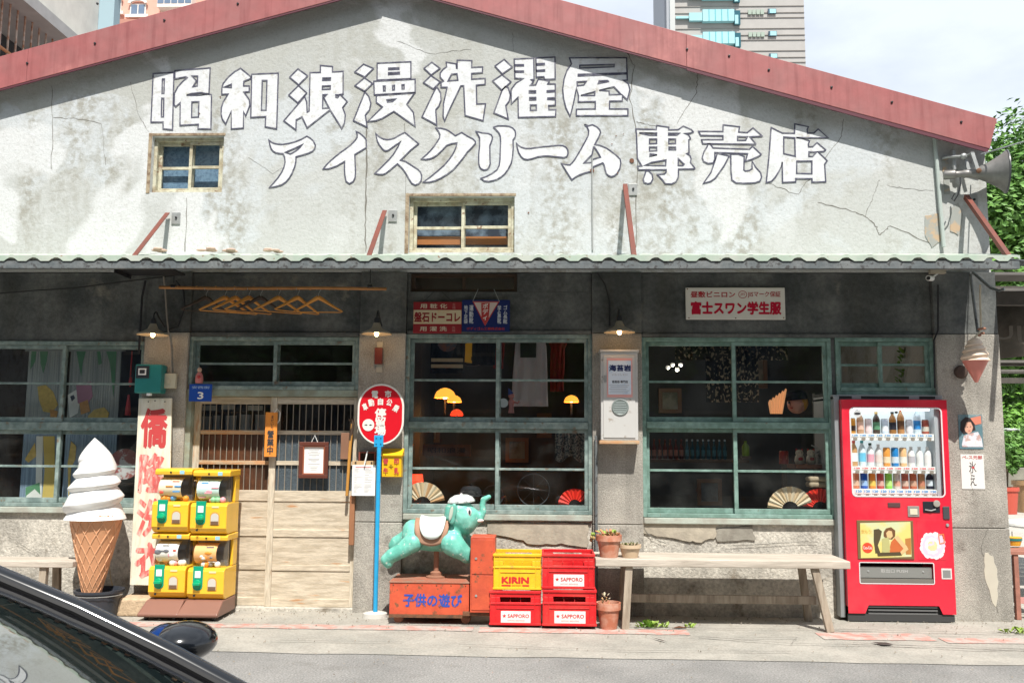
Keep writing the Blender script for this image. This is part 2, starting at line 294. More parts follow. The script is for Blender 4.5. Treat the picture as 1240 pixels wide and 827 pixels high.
def txtmb(s, x0, x1, z0, z1, y, bold=0.0, mb=None, vert=False, keep=False, M=None, space=1.0):
    """text filling the box x0..x1, z0..z1 on plane y, facing -y"""
    key = (s, vert, space)
    if key not in TXC:
        c = bpy.data.curves.new('t', 'FONT'); c.body = '\n'.join(s) if vert else s; c.resolution_u = 2; c.align_x = 'CENTER'; c.space_line = space
        o = bpy.data.objects.new('t', c); COL.objects.link(o); dg = bpy.context.evaluated_depsgraph_get(); dg.update()
        me = bpy.data.meshes.new_from_object(o.evaluated_get(dg)); TXC[key] = ([v.co.copy() for v in me.vertices], [tuple(p.vertices) for p in me.polygons])
        bpy.data.objects.remove(o); bpy.data.curves.remove(c); bpy.data.meshes.remove(me)
    vs, fs = TXC[key]; ax, bx_ = min(v.x for v in vs), max(v.x for v in vs); ay, by = min(v.y for v in vs), max(v.y for v in vs)
    sx = (x1-x0)/(bx_-ax+2*bold); sz = (z1-z0)/(by-ay+2*bold)
    cx, cz = (x0+x1)/2, (z0+z1)/2; mb = mb or MB()
    for i, (ox, oz) in enumerate(((0,0),(1,.3),(-1,-.3),(.3,-1),(-.3,1)) if bold > .008 else ((0,0),)):
        P = []
        for v in vs:
            p = Vector((cx + (v.x-(ax+bx_)/2+ox*bold)*sx, y - .00012*i, cz + (v.y-(ay+by)/2+oz*bold)*sz)); P.append(M @ p if M else p)
        mb.add(P, fs)
    return mb
def outline(contours, y, w, mb=None):
    mb = mb or MB(); h = w/2
    for k in contours:
        k = [k[i] for i in range(len(k)) if (Vector(k[i]) - Vector(k[i-1])).length > 1e-4]; n = len(k); vs = []
        for i in range(n):
            p0, p, p1 = Vector(k[i-1]), Vector(k[i]), Vector(k[(i+1) % n]); a = (p-p0).normalized(); b = (p1-p).normalized()
            na = Vector((-a.y, a.x)); nb = Vector((-b.y, b.x)); m = na + nb
            if m.length < .35: m = na; sc_ = 1.0
            else:
                m.normalize(); sc_ = min(1/max(m.dot(na), .3), 2.2)
            q0, q1 = p + m*h*sc_, p - m*h*sc_; vs += [(q0.x, y, q0.y), (q1.x, y, q1.y)]
        fs = [(2*i, 2*i+1, (2*i+3) % (2*n), (2*i+2) % (2*n)) for i in range(n)]
        mb.add(vs, fs)
    return mb
def strip(pts, y, w, mb=None):
    """thin irregular painted or cracked line; pts world (x,z)"""
    mb = mb or MB(); vs = []; n = len(pts)
    for i, p in enumerate(pts):
        a = Vector(pts[max(i-1,0)]); b = Vector(pts[min(i+1,n-1)]); t = (b-a).normalized(); nn = Vector((-t.y, t.x)); ww = w*(.35+.65*random.random())/2
        vs += [(p[0]+nn.x*ww, y, p[1]+nn.y*ww), (p[0]-nn.x*ww, y, p[1]-nn.y*ww)]
    return mb.add(vs, [(2*i, 2*i+1, 2*i+3, 2*i+2) for i in range(n-1)])
# ================================================================ SETTING: ground
ROAD = mk('asphalt', (.275,.265,.25), .9, streak=((.19,.185,.175),.5,.8), col2=(.20,.195,.185), sc=1.1, var=.45, vsc=75, bump=.9, bsc=110, third=(.20,.19,.175), tsc=3.4, tth=(.58,.75))
APRON = mk('concrete_apron', (.37,.345,.30), .9, col2=(.29,.275,.24), sc=2.2, th=(.4,.62), var=.2, vsc=60, bump=.5, bsc=110, third=(.47,.44,.38), tsc=5, tth=(.58,.7), det=9, streak=((.24,.22,.19), .6, 5))
PATCHG = mk('pale_concrete', (.43,.405,.36), .9, col2=(.36,.34,.30), sc=4, var=.2, vsc=60, bump=.3, bsc=90)
REDLINE = mk('faded_red_line', (.50,.24,.20), .88, col2=(.39,.34,.30), sc=9, th=(.44,.53), var=.15, vsc=30, det=9)
def sheet(name, poly, z, mat, k='structure'):
    mb = MB(); mb.add([(x, y, z) for x, y in poly], [tuple(range(len(poly)))])
    o = build(name, mb, mat); 
    return kind(o, k)
def slab(name, poly, z0, z1, mat):
    n = len(poly); mb = MB(); mb.add([(x,y,z1) for x,y in poly]+[(x,y,z0) for x,y in poly], [tuple(range(n))]+[((i+1)%n, i, i+n, (i+1)%n+n) for i in range(n)]); return kind(build(name, mb, mat), 'structure')
sheet('road', [(-400,-400),(400,-400),(400,400),(-400,400)], 0, ROAD)
rg = random.Random(3)
edge = [(-9+ i*.35, -1.50 + rg.uniform(-.02,.02) - .004*i) for i in range(52)]
sheet('pavement', edge + [(9.2,.3),(-9,.3)], .004, APRON)
sheet('yard_ground', [(4.05,.32),(60,.32),(60,45),(4.05,45)], .004, PATCHG)
# red kerb line in broken pieces
def line_piece(x0, x1, yc, w):
    n = max(3, int((x1-x0)/.12)); a = []; b = []
    for i in range(n+1):
        x = x0+(x1-x0)*i/n; a.append((x, yc - w/2 + rg.uniform(-.012,.012))); b.append((x, yc + w/2 + rg.uniform(-.012,.012)))
    sheet('kerb_line', a + b[::-1], .008, REDLINE)
line_piece(-6.5,-.55,-.68,.17); line_piece(-.5,1.15,-.70,.19); line_piece(2.15,3.0,-.76,.26); line_piece(3.05,6.2,-.86,.19)
for (x0,y0,x1,y1) in ((.83,-.95,.93,-1.10),(2.46,-1.0,2.60,-1.08),(4.18,-1.0,4.36,-1.07)):
    mb = MB(); mb.add([(x0,y0,.017),(x0+.05,y0-.09,.017),(x1,y1,.017),(x1-.03,y1+.07,.017)], [(0,1,2,3)]); o = kind(build('drain_slot', mb, mk('dark_hole', (.05,.035,.03), .9)), 'structure')
def gcrack(pts, w=.012):
    mb = MB(); vs = []; P = []
    for a, b in zip(pts, pts[1:]):
        for k in range(6): t = k/6; P.append((a[0]+(b[0]-a[0])*t+rg.uniform(-.01,.01), a[1]+(b[1]-a[1])*t+rg.uniform(-.012,.012)))
    for i, p in enumerate(P): ww = w*rg.uniform(.3,1)/2; vs += [(p[0], p[1]-ww, .0205), (p[0], p[1]+ww, .0205)]
    mb.add(vs, [(2*i, 2*i+2, 2*i+3, 2*i+1) for i in range(len(P)-1)]); kind(build('pavement_crack', mb, mk('crack_dark', (.10,.09,.08), .95)), 'structure')
gcrack([(-2.0,-1.25),(-1.05,-1.25),(-.8,-.60)],.008); gcrack([(2.3,-1.05),(3.1,-1.22),(4.2,-1.1),(5.3,-1.2)],.016); gcrack([(.9,-.9),(1.4,-.96),(1.95,-.88),(1.8,-1.2)],.008)
gcrack([(-1.2,-.55),(.9,-.60),(2.4,-.55),(3.6,-.62),(5,-.55)], .014); gcrack([(1.2,-.9),(1.8,-1.1),(3.0,-1.12),(4.0,-1.25)]); gcrack([(-3,-.66),(-1.7,-.6)]); gcrack([(2.2,-.5),(2.5,-.75),(3.4,-.7)]); gcrack([(-.6,-1.3),(.6,-1.42),(2,-1.35)])
# small grit and litter along the foot of the wall: nobody could count it
m_=MB(); 
for k in range(900):
    x=rg.uniform(-6,5.6); y=-.02-abs(rg.gauss(0,.28)) if rg.random()<.7 else rg.uniform(-2.6,-.3); s_=rg.uniform(.003,.009)
    m_.add([(x-s_,y-s_,.012),(x+s_,y-s_*.4,.012),(x+s_*.3,y+s_,.012),(x,y,.012+s_*1.4)],[(0,1,3),(1,2,3),(2,0,3)])
kind(build('grit', m_, mk('grit_stone', (.22,.19,.15), .9, var=.4, vsc=20)), 'stuff')
# ================================================================ SHOP BUILDING
B = thing('shop_building', 'weathered grey plaster shop with white outlined gable lettering and a long red roof edge', 'building')
XL, XR = -6.8, 4.0
zAw = VZ(620, 312, .85)          # awning front edge height
apx = V(465, -59, .15); sl = .273
Tl0, Tl1 = V(0, 68, .15), V(249, 0, .15); Tr0, Tr1 = V(940, 70.6, .15), V(1208, 143.5, .15)
Bl0, Bl1 = V(0, 107, .15), V(320, 22, .15); Br0, Br1 = V(940, 110, .15), V(1199, 180, .15)
def lin(a, b, x): return a.z + (b.z-a.z)*(x-a.x)/(b.x-a.x)
# apex from crossing of the two top lines
def cross(a,b,c,d):
    m1=(b.z-a.z)/(b.x-a.x); m2=(d.z-c.z)/(d.x-c.x); x=(c.z-a.z + m1*a.x - m2*c.x)/(m1-m2); return x, a.z+m1*(x-a.x)
XA, ZA = cross(Tl0, Tl1, Tr0, Tr1); XB, ZB = cross(Bl0, Bl1, Br0, Br1)
# lower wall band plan (world x of the openings)
WZ0, WZ1 = VZ(620,622), VZ(620,405)
def win_rect(px0,py0,px1,py1): return RC(px0,py0,px1,py1,0)
WM = win_rect(490,405,717,622); WR = win_rect(778,409,1009,627); WSM = win_rect(1012,409,1131,474)
WLx = win_rect(-90,413,172,613); DT = win_rect(229,408,435,472); DR = win_rect(227,480,433,739)
zW1 = (WM[3]+WR[3])/2
# gable wall
G1 = win_rect(183,165,270,233); G2 = win_rect(495,238,623,306)
zg0 = VZ(620,330)-.0
gab = [(XL, zg0), (XR-.02, zg0), (XR-.02, lin(Br0,Br1,XR)+.12), (XB, ZB+.10), (XL, lin(Bl0,Bl1,XL)+.12)]
def hole(r): return [(r[0],r[2]),(r[1],r[2]),(r[1],r[3]),(r[0],r[3])]
mb = flatmb([gab, hole(G1), hole(G2)], 0.0)
# reveals of the two small windows
for r in (G1, G2):
    x0,x1,z0,z1 = r
    mb.add([(x0,0,z0),(x1,0,z0),(x1,0,z1),(x0,0,z1),(x0,.16,z0),(x1,.16,z0),(x1,.16,z1),(x0,.16,z1)], [(0,1,5,4),(1,2,6,5),(2,3,7,6),(3,0,4,7)])
mb.prism([(XL,zg0),(XR-.02,zg0),(XR-.02,lin(Br0,Br1,XR)+.1),(XB,ZB+.08),(XL,lin(Bl0,Bl1,XL)+.1)], .17, .22)
mb.box(XR-.24, XR-.02, .001, 9, 0.0, lin(Br0,Br1,XR)+.1)
build('gable_wall', mb, GABLE, B)
build('back_wall', MB().box(XL,XR,9,9.2,0,3.6), GABLE, B)
build('side_wall', MB().box(XL-.2,XL,0.0,9,0,3.9), GABLE, B)
# roof edge panels
def fasc(x0, x1, T0,T1,B0,B1):
    mb = MB(); d = .142
    z = lambda a,b,x: lin(a,b,x)
    mb.prism([(x0,z(B0,B1,x0)),(x1,z(B0,B1,x1)),(x1,z(T0,T1,x1)),(x0,z(T0,T1,x0))], -d, -d+.012)
    o = build('fascia_panel', mb, RED_ROOF, B, bevel=.003)
    lip = MB(); lip.prism([(x0,z(B0,B1,x0)-.018),(x1,z(B0,B1,x1)-.018),(x1,z(B0,B1,x1)-.002),(x0,z(B0,B1,x0)-.002)], -d+.004, -d+.016)
    build('fascia_lip', lip, RED_DARK, B)
    return o
xj1, xj2 = VX(30,90,.17), VX(832,70,.17)
xe = (Tr1.x+Br1.x)/2
fasc(XL-.45, xj1-.0008, Tl0,Tl1,Bl0,Bl1); fasc(xj1+.0008, XA, Tl0,Tl1,Bl0,Bl1); fasc(XA, xj2-.001, Tr0,Tr1,Br0,Br1)
# right end panel, cut square to the slope
x0 = xj2+.001; mb = MB(); mb.prism([(x0,lin(Br0,Br1,x0)),(Br1.x,Br1.z),(Tr1.x,Tr1.z),(x0,lin(Tr0,Tr1,x0))], -.142, -.130); build('fascia_panel', mb, RED_ROOF, B, bevel=.003)
mb = MB(); mb.prism([(x0,lin(Br0,Br1,x0)-.03),(Br1.x-.02,Br1.z-.03),(Br1.x,Br1.z-.002),(x0,lin(Br0,Br1,x0)-.002)], -.138, -.126); build('fascia_lip', mb, RED_DARK, B)
for px, py in ((118,5),(199,25),(115,53),(33,77),(288,5),(883,68),(931,85),(1007,106),(1080,124),(1164,148),(832,60)):
    p = V(px, py, .144); build('fascia_bolt', MB().lathe([(0,-.004),(.012,-.004),(.010,.008),(0,.010)], p, 8, (0,-1,0)), BLACKM, B)
for a, b, T0, T1 in ((XL-.45, XA, Tl0, Tl1), (XA, Tr1.x, Tr0, Tr1)):
    za, zb = lin(T0,T1,a), lin(T0,T1,b); mb = MB(); mb.add([(a,-.130,za-.005),(b,-.130,zb-.005),(b,9.4,zb-.005),(a,9.4,za-.005),(a,-.130,za-.04),(b,-.130,zb-.04),(b,9.4,zb-.04),(a,9.4,za-.04)], [(0,1,2,3),(7,6,5,4),(0,4,5,1),(1,5,6,2),(2,6,7,3),(3,7,4,0)])
    build('roof', mb, ROOF_TOP, B)
# painted gable lettering ------------------------------------------------
GL = [
('character', 178,76,9.189, [[(70,125),(300,112),(285,748),(180,738),(180,662),(45,665)],[(172,185),(195,185),(190,345),(168,345)],[(165,398),(188,398),(184,605),(160,605)],
 [(312,92),(704,62),(690,355),(718,358),(712,740),(568,738),(572,688),(368,700),(370,448),(320,492),(303,470),(306,345),(345,270),(400,210),(450,170),(435,160),(312,182)],
 [(500,150),(565,152),(560,262),(512,270),(552,205)],[(440,365),(500,345),(600,336),(688,352),(560,366)],[(500,440),(578,436),(574,608),(497,612)]]),
('character', 260,76,9.189, [[(288,65),(402,158),(400,180),(325,210),(322,262),(385,262),(385,325),(325,330),(385,415),(390,480),(345,595),(320,545),(320,730),(185,740),(185,540),(122,685),(85,630),(72,570),(75,500),(95,440),(150,352),(80,355),(80,285),(95,235),(150,165),(220,105)],
 [(98,276),(185,242),(185,280)],[(412,132),(708,120),(690,738),(562,715),(568,602),(402,612)],[(530,200),(582,200),(572,532),(520,532)]]),
('character', 335,74,9.189, [[(238,90),(345,168),(246,268),(145,183)],[(243,276),(335,358),(237,468),(135,382)],
 [(372,132),(487,130),(487,52),(622,65),(622,125),(740,118),(740,370),(708,375),(785,455),(735,520),(765,600),(755,690),(725,752),(595,545),(340,745),(282,622),(218,658),(215,768),(80,668),(312,398),(335,460),(340,570),(362,560)],
 [(515,192),(600,190),(598,216),(512,218)],[(510,282),(598,277),(597,315),(508,320)],[(515,378),(560,375),(525,410),(585,525),(512,530)],[(658,378),(700,380),(680,410),(660,405)]]),
('character', 422,70,9.189, [[(168,75),(278,122),(182,218),(70,162)],[(178,226),(268,290),(180,376),(72,315)],[(182,384),(225,430),(250,510),(235,580),(188,640),(208,775),(55,702)],
 [(320,65),(695,48),(695,235),(318,252)],[(448,118),(562,115),(562,132),(448,135)],[(446,170),(566,165),(568,183),(446,192)],
 [(282,265),(742,242),(742,388),(288,415)],[(388,318),(410,318),(408,372),(390,372)],[(490,312),(512,310),(512,360),(492,362)],[(595,305),(620,303),(620,348),(597,350)],
 [(310,424),(735,396),(648,520),(722,610),(742,765),(640,695),(505,600),(380,675),(300,705),(215,712),(378,550),(310,500)],[(428,470),(528,460),(490,490),(435,495)]]),
('character', 505,66,9.189, [[(165,90),(255,158),(158,232),(78,158)],[(155,239),(258,308),(182,386),(72,318)],[(222,365),(262,430),(268,510),(245,575),(208,618),(220,788),(55,698),(200,395)],
 [(325,90),(435,108),(440,158),(447,158),(447,68),(610,72),(608,148),(730,143),(728,205),(608,215),(608,280),(758,270),(758,335),(660,345),(665,555),(762,552),(735,740),(535,682),(520,352),(488,352),(345,650),(308,742),(290,690),(295,550),(335,368),(268,368),(268,312),(295,300),(258,255),(258,210),(290,170),(330,140)],[(345,298),(385,222),(445,218),(455,290)]]),
('character', 592,62,9.189, [[(170,95),(260,180),(150,258),(68,170)],[(147,266),(245,345),(198,390),(142,436),(42,335)],[(182,397),(215,410),(240,490),(225,560),(188,608),(215,758),(55,690),(146,442)],
 [(282,92),(500,82),(503,320),(470,322),(495,345),(460,385),(520,380),(550,316),(610,322),(672,338),(655,370),(738,370),(740,520),(655,525),(655,540),(740,545),(740,605),(665,608),(668,655),(745,655),(742,730),(328,740),(325,515),(250,588),(247,430),(300,360),(385,308),(290,305)],
 [(524,80),(735,70),(738,313),(622,318),(612,288),(528,292)],
 [(294,155),(385,155),(385,168),(294,168)],[(294,225),(385,225),(385,238),(294,238)],[(532,145),(618,140),(618,155),(532,160)],[(532,218),(620,212),(620,226),(532,230)],
 [(450,445),(520,445),(520,468),(450,468)],[(455,520),(522,518),(522,545),(455,548)],[(462,602),(528,602),(528,660),(462,662)],[(648,445),(728,440),(728,455),(648,460)]]),
('character', 676,60,9.189, [[(125,98),(760,98),(768,345),(720,345),(780,385),(798,450),(768,562),(716,514),(712,575),(572,578),(570,665),(775,665),(775,738),(202,740),(202,668),(412,665),(412,582),(222,585),(226,518),(203,430),(195,470),(170,600),(132,745),(85,650),(58,540),(50,440),(65,330),(95,240),(148,165)],
 [(240,180),(622,170),(620,198),(238,212)],[(222,280),(758,264),(758,277),(222,298)],[(209,362),(312,358),(285,398),(212,408)],[(455,352),(550,348),(558,360),(445,382)],[(250,515),(408,472),(405,515)],[(455,458),(620,418),(700,503),(568,506),(565,465)]]),
('character', 318,150,9.508, [[(72,188),(98,212),(130,228),(180,238),(230,240),(310,228),(380,208),(450,180),(510,145),(550,168),(585,200),(608,250),(602,285),(575,318),(530,340),(460,362),(385,382),(384,430),(372,490),(340,570),(312,620),(270,670),(220,705),(150,725),(80,735),(130,680),(180,620),(220,560),(245,505),(260,440),(252,380),(235,345),(190,342),(150,335),(120,315),(100,290),(85,245)],[(260,330),(380,280),(465,235),(430,275),(390,310),(350,335),(320,350)]]),
('character', 318,150,9.508, [[(1078,90),(1125,115),(1165,150),(1192,185),(1195,275),(1130,315),(1062,355),(1066,460),(1070,560),(1065,620),(1045,665),(1000,692),(962,665),(948,600),(943,520),(945,435),(850,490),(760,520),(698,522),(730,480),(780,430),(840,378),(900,330),(965,285),(1020,240),(1065,195),(1088,160),(1090,120)]]),
('character', 445,145,9.508, [[(95,160),(120,188),(150,208),(185,226),(225,232),(270,228),(310,215),(370,180),(430,150),(510,215),(590,280),(500,350),(440,410),(380,468),(440,485),(510,530),(580,575),(610,605),(624,645),(618,705),(590,738),(550,755),(510,735),(470,670),(430,600),(390,550),(345,510),(250,590),(210,620),(180,632),(130,632),(85,620),(145,565),(200,510),(250,460),(300,400),(345,325),(382,255),(330,290),(280,328),(240,355),(215,362),(190,355),(170,335),(135,290),(115,250)]]),
('character', 445,145,9.508, [[(790,98),(850,102),(900,115),(930,128),(970,155),(1012,188),(1085,150),(1150,192),(1215,225),(1243,255),(1243,275),(1200,325),(1150,375),(1100,445),(1040,520),(985,580),(920,630),(850,672),(780,705),(710,722),(640,722),(720,665),(800,600),(880,530),(940,460),(980,405),(1005,355),(1022,310),(1030,270),(970,278),(910,300),(860,355),(800,410),(760,438),(720,452),(670,460),(620,455),(675,410),(720,365),(765,312),(800,260),(830,212),(835,175),(820,140)]]),
('character', 565,145,9.508, [[(108,138),(180,155),(250,162),(285,178),(298,205),(292,240),(268,300),(268,400),(272,510),(255,555),(235,575),(205,582),(170,570),(150,545),(140,500),(140,400),(150,300),(150,210),(132,175)],
 [(312,90),(360,75),(440,75),(490,80),(530,98),(558,130),(565,170),(558,205),(535,235),(537,330),(530,430),(515,500),(480,570),(440,625),(400,660),(350,690),(300,705),(255,714),(205,708),(165,678),(225,658),(290,625),(350,580),(375,530),(385,460),(388,350),(392,260),(388,190),(370,150)]]),
('character', 565,145,9.508, [[(575,275),(598,300),(630,320),(680,335),(740,334),(800,325),(880,315),(960,308),(1060,298),(1110,302),(1145,320),(1165,350),(1168,395),(1155,425),(1120,438),(1030,430),(940,420),(880,422),(820,430),(760,450),(700,462),(660,455),(630,430),(600,380),(585,330)]]),
('character', 675,140,9.189, [[(300,100),(345,118),(390,105),(440,130),(470,160),(480,190),(460,240),(415,325),(460,332),(500,345),(545,365),(590,395),(650,440),(698,488),(705,530),(695,590),(665,645),(635,672),(600,682),(570,672),(545,650),(530,600),(520,555),(505,528),(450,550),(400,572),(390,620),(310,640),(240,665),(195,690),(160,718),(100,625),(45,535),(90,548),(140,552),(170,522),(200,480),(260,380),(320,270),(345,220),(348,170),(330,125)],[(402,352),(412,352),(450,410),(480,465),(395,490),(380,525),(295,530),(340,480),(385,438)]]),
('character', 762,142,9.189, [[(72,135),(300,140),(305,95),(440,115),(440,145),(545,142),(600,102),(690,140),(712,165),(680,180),(610,182),(660,200),(682,240),(662,255),(665,400),(640,408),(675,430),(688,465),(680,505),(730,570),(720,578),(548,580),(545,670),(520,720),(470,745),(400,742),(370,700),(312,640),(390,635),(410,615),(410,585),(105,588),(92,550),(140,545),(90,460),(80,180)],
 [(110,178),(305,178),(303,205),(220,202)],[(438,180),(560,180),(530,202),(438,202)],[(225,245),(305,245),(305,295),(225,298)],[(440,245),(515,245),(515,295),(440,298)],[(225,335),(305,335),(305,375),(225,378)],[(442,335),(515,335),(515,365),(442,365)],[(232,410),(310,420),(230,437)],[(165,540),(250,505),(408,478),(405,542)],[(545,462),(610,525),(595,540),(545,540)],
 [(185,600),(215,600),(255,640),(262,690),(240,735),(205,742),(165,730),(155,690),(170,650)]]),
('character', 840,142,9.189, [[(55,160),(325,162),(328,88),(510,110),(500,168),(595,175),(660,122),(762,212),(750,216),(625,220),(690,297),(688,303),(100,296),(88,252),(325,252),(325,208),(78,205)],[(488,217),(598,220),(578,260),(488,260)],
 [(158,302),(185,302),(215,345),(620,360),(655,325),(750,415),(735,430),(650,470),(575,492),(600,408),(235,395),(235,470),(215,512),(160,518),(110,495),(95,450),(115,385),(150,330)],
 [(262,404),(395,434),(340,540),(240,680),(190,715),(108,738),(190,620),(240,480)],[(412,414),(500,414),(562,440),(558,590),(575,602),(620,595),(650,575),(650,490),(690,560),(745,620),(755,670),(735,715),(680,732),(560,738),(470,732),(425,700),(415,600)]]),
('character', 918,142,9.189, [[(145,118),(270,180),(405,182),(408,78),(560,110),(545,140),(550,180),(620,180),(668,135),(778,232),(425,229),(572,265),(558,300),(562,332),(605,332),(655,285),(750,365),(730,382),(665,387),(768,485),(740,525),(752,720),(600,725),(600,685),(418,685),(418,722),(272,728),(268,500),(240,590),(190,670),(150,715),(90,730),(120,450)],[(285,222),(408,232),(413,438),(285,408)],[(430,492),(598,490),(598,632),(428,628)],[(565,387),(650,390),(605,440),(565,440)]]),
]
for nm, ox, oy, s, cs in GL:
    W_ = []
    for k in cs:
        q = [V(ox + a/s, oy + b/s, .003) for a, b in k]; W_.append([(p.x, p.z) for p in q])
    f = build('painted_'+nm, flatmb(W_, -.003), LETTER, B)
    build('outline', outline(W_, -.0055, .0125), OUTL, f)
# cracks in the gable
CRK = mk('crack', (.16,.15,.13), .95)
def jag(pts, n=7, a=1.0):
    out = []
    for p, q in zip(pts, pts[1:]):
        for k in range(n): t = k/n; out.append((p[0]+(q[0]-p[0])*t+random.uniform(-a,a), p[1]+(q[1]-p[1])*t+random.uniform(-a,a)))
    return out + [pts[-1]]
for pts, w in (([(63,105),(64,150),(62,205)],.008),([(443,145),(444,200),(442,260),(443,305)],.016),([(490,150),(491,235)],.007),([(757,60),(768,80),(763,120),(772,170),(770,300)],.009),([(845,90),(843,112),(820,150)],.007),([(1021,145),(1019,165),(985,210),(966,236),(930,222)],.007),([(1065,218),(1057,240),(1048,262)],.006),([(226,240),(224,305)],.010),([(64,143),(90,144),(123,150),(128,200)],.005),([(990,245),(1030,255),(1048,262),(1060,272),(1064,285),(1078,274),(1128,295)],.010),([(158,100),(168,140),(180,160)],.005),([(300,190),(330,210),(350,200)],.004),([(570,60),(520,66),(480,50)],.004),([(1075,225),(1100,229),(1130,231)],.005),([(770,148),(790,152),(815,165)],.007),([(620,40),(622,62)],.004)):
    P = [V(a, b, .001) for a, b in jag(pts)]; build('crack', strip([(p.x,p.z) for p in P], -.0015 if w<.012 else -.002, w), CRK, B)
# mould patches
# windows ---------------------------------------------------------------
def pane(x0,x1,y,z0,z1,par,mat=GLASS): return build('pane', MB().box(x0,x1,y,y+.004,z0,z1), mat, par)
def ring(mb, x0,x1,y0,y1,z0,z1,w,wb=None):
    wb = wb or w
    mb.box(x0,x1,y0,y1,z1-w,z1); mb.box(x0,x1,y0,y1,z0,z0+wb); mb.box(x0,x0+w,y0,y1,z0+wb,z1-w); mb.box(x1-w,x1,y0,y1,z0+wb,z1-w); return mb
def window(x0,x1,rows,xm,mat,swap=False,sill=True,fw=.034,yo=0.0,tr=.5):
    z0 = rows[0][0]; z1 = rows[-1][1]
    mb = MB(); mb.box(x0,x1,yo-.005,yo+.12,z1-fw,z1); mb.box(x0,x0+fw,yo-.005,yo+.12,z0,z1-fw); mb.box(x1-fw,x1,yo-.005,yo+.12,z0,z1-fw)
    mb.box(x0+fw,x1-fw,yo-.015,yo+.12,z0,z0+fw)
    for a, b in zip(rows, rows[1:]): mb.box(x0+fw,x1-fw,yo-.012,yo+.12,a[1],b[0])
    fr = build('window', mb, mat, B, bevel=.003)
    for i, (a, b) in enumerate(rows):
        if i == 0: a += fw
        if i == len(rows)-1: b -= fw
        for side in (0, 1):
            s0, s1 = ((x0+fw, xm+.022) if side == 0 else (xm-.022, x1-fw)); front = (side == 1) != swap
            yy = yo + (.018 if front else .058); g = .0015
            m2 = MB(); ring(m2, s0, s1, yy, yy+.032, a+g, b-g, .033, .042); build('sash', m2, mat, fr, bevel=.003)
            zm = a + (b-a)*tr; build('muntin', MB().box(s0+.033, s1-.033, yy+.004, yy+.028, zm-.010, zm+.010), mat, fr, bevel=.002)
            pane(s0+.033, s1-.033, yy+.014, a+.0435, zm-.010, fr); pane(s0+.033, s1-.033, yy+.014, zm+.010, b-.0345, fr)
    return fr
zmr = lambda px: ((VZ(px,519)), (VZ(px,511)))
def two(px, r): a, b = zmr(px); return [(r[2], a), (b, r[3])]
window(WM[0],WM[1],two(600,WM),VX(603,500),TEAL)
window(WR[0],WR[1],two(890,WR),VX(891,500),TEAL2)
window(WLx[0],WLx[1],[(WLx[2],VZ(80,521)),(VZ(80,511),WLx[3])],VX(71,500),TEAL, swap=True)
window(WSM[0],WSM[1],[(WSM[2],WSM[3])],VX(1068,440),TEAL2)
window(DT[0],DT[1],[(DT[2],DT[3])],VX(333,440),TEAL)
def gwin(r, mat):
    x0,x1,z0,z1 = r; fr = build('window', ring(MB(), x0,x1,.05,.14,z0,z1,.032), mat, B, bevel=.004); xm = (x0+x1)/2+.01
    for s0, s1, yy in ((x0+.032,xm+.018,.095),(xm-.018,x1-.032,.062)):
        build('sash', ring(MB(), s0,s1,yy,yy+.03,z0+.033,z1-.033,.03), mat, fr, bevel=.003); zm = (z0+z1)/2-.01
        build('muntin', MB().box(s0+.03,s1-.03,yy+.003,yy+.026,zm-.013,zm+.013), mat, fr)
        pane(s0+.03,s1-.03,yy+.012,z0+.063,zm-.013,fr); pane(s0+.03,s1-.03,yy+.012,zm+.013,z1-.063,fr)
    build('window_jamb', MB().box(x0-.035,x0-.001,-.006,.05,z0-.01,z1+.03), mk('rotten_wood', (.36,.29,.20), .9, col2=(.16,.10,.06), sc=14, bump=.5, bsc=50), B, bevel=.004)
    build('window_header', MB().box(x0-.035,x1+.012,-.004,.05,z1+.001,z1+.028), MATS['rotten_wood'], B, bevel=.004)
gwin(G1, CREAMF); gwin(G2, CREAMF)
# small windows: blue cloth tints the panes, a sheet paints the loft shadow
build('loft_curtain', MB().box(G1[0],G1[1],.165,.169,G1[2],G1[3]), mk('blue_grey_cloth', (.20,.32,.44), .8, col2=(.12,.20,.30), sc=40), B)
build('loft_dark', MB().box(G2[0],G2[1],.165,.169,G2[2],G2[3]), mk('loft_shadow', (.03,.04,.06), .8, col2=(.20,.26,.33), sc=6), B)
a = RC(500,282,616,292); build('loft_beam', MB().box(a[0],a[1],.15,.164,a[2],a[3]), mk('orange_beam', (.45,.16,.04), .7), B)
# dark vent window over the enamel signs
VR = win_rect(497,318,626,353)
# lower wall pieces -----------------------------------------------------
yw0, yw1 = .012, .22
zT = VZ(620,322)
def wbox(name, px0, px1, z0, z1, mat, x0=None, x1=None, y0=yw0, bev=.004):
    x0 = VX(px0,500) if x0 is None else x0; x1 = VX(px1,500) if x1 is None else x1
    return build(name, MB().box(x0,x1,y0,yw1,z0,z1), mat, B, bevel=bev)
zt2 = zg0 - .001
pA = (VX(172,500)+.0, DT[0]-.0); pB = (DT[1], WM[0]); pC = (WM[1], WR[0]); pD = (WSM[1], XR)
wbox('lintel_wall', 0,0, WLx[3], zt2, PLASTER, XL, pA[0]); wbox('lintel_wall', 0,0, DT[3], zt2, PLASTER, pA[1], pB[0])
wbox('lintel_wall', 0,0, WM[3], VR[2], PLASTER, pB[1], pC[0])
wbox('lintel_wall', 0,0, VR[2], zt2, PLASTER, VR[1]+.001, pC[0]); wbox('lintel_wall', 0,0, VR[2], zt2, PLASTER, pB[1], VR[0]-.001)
build('vent_window', ring(MB(), VR[0],VR[1],.06,.12,VR[2],zt2,.03), DARKWOOD, B)
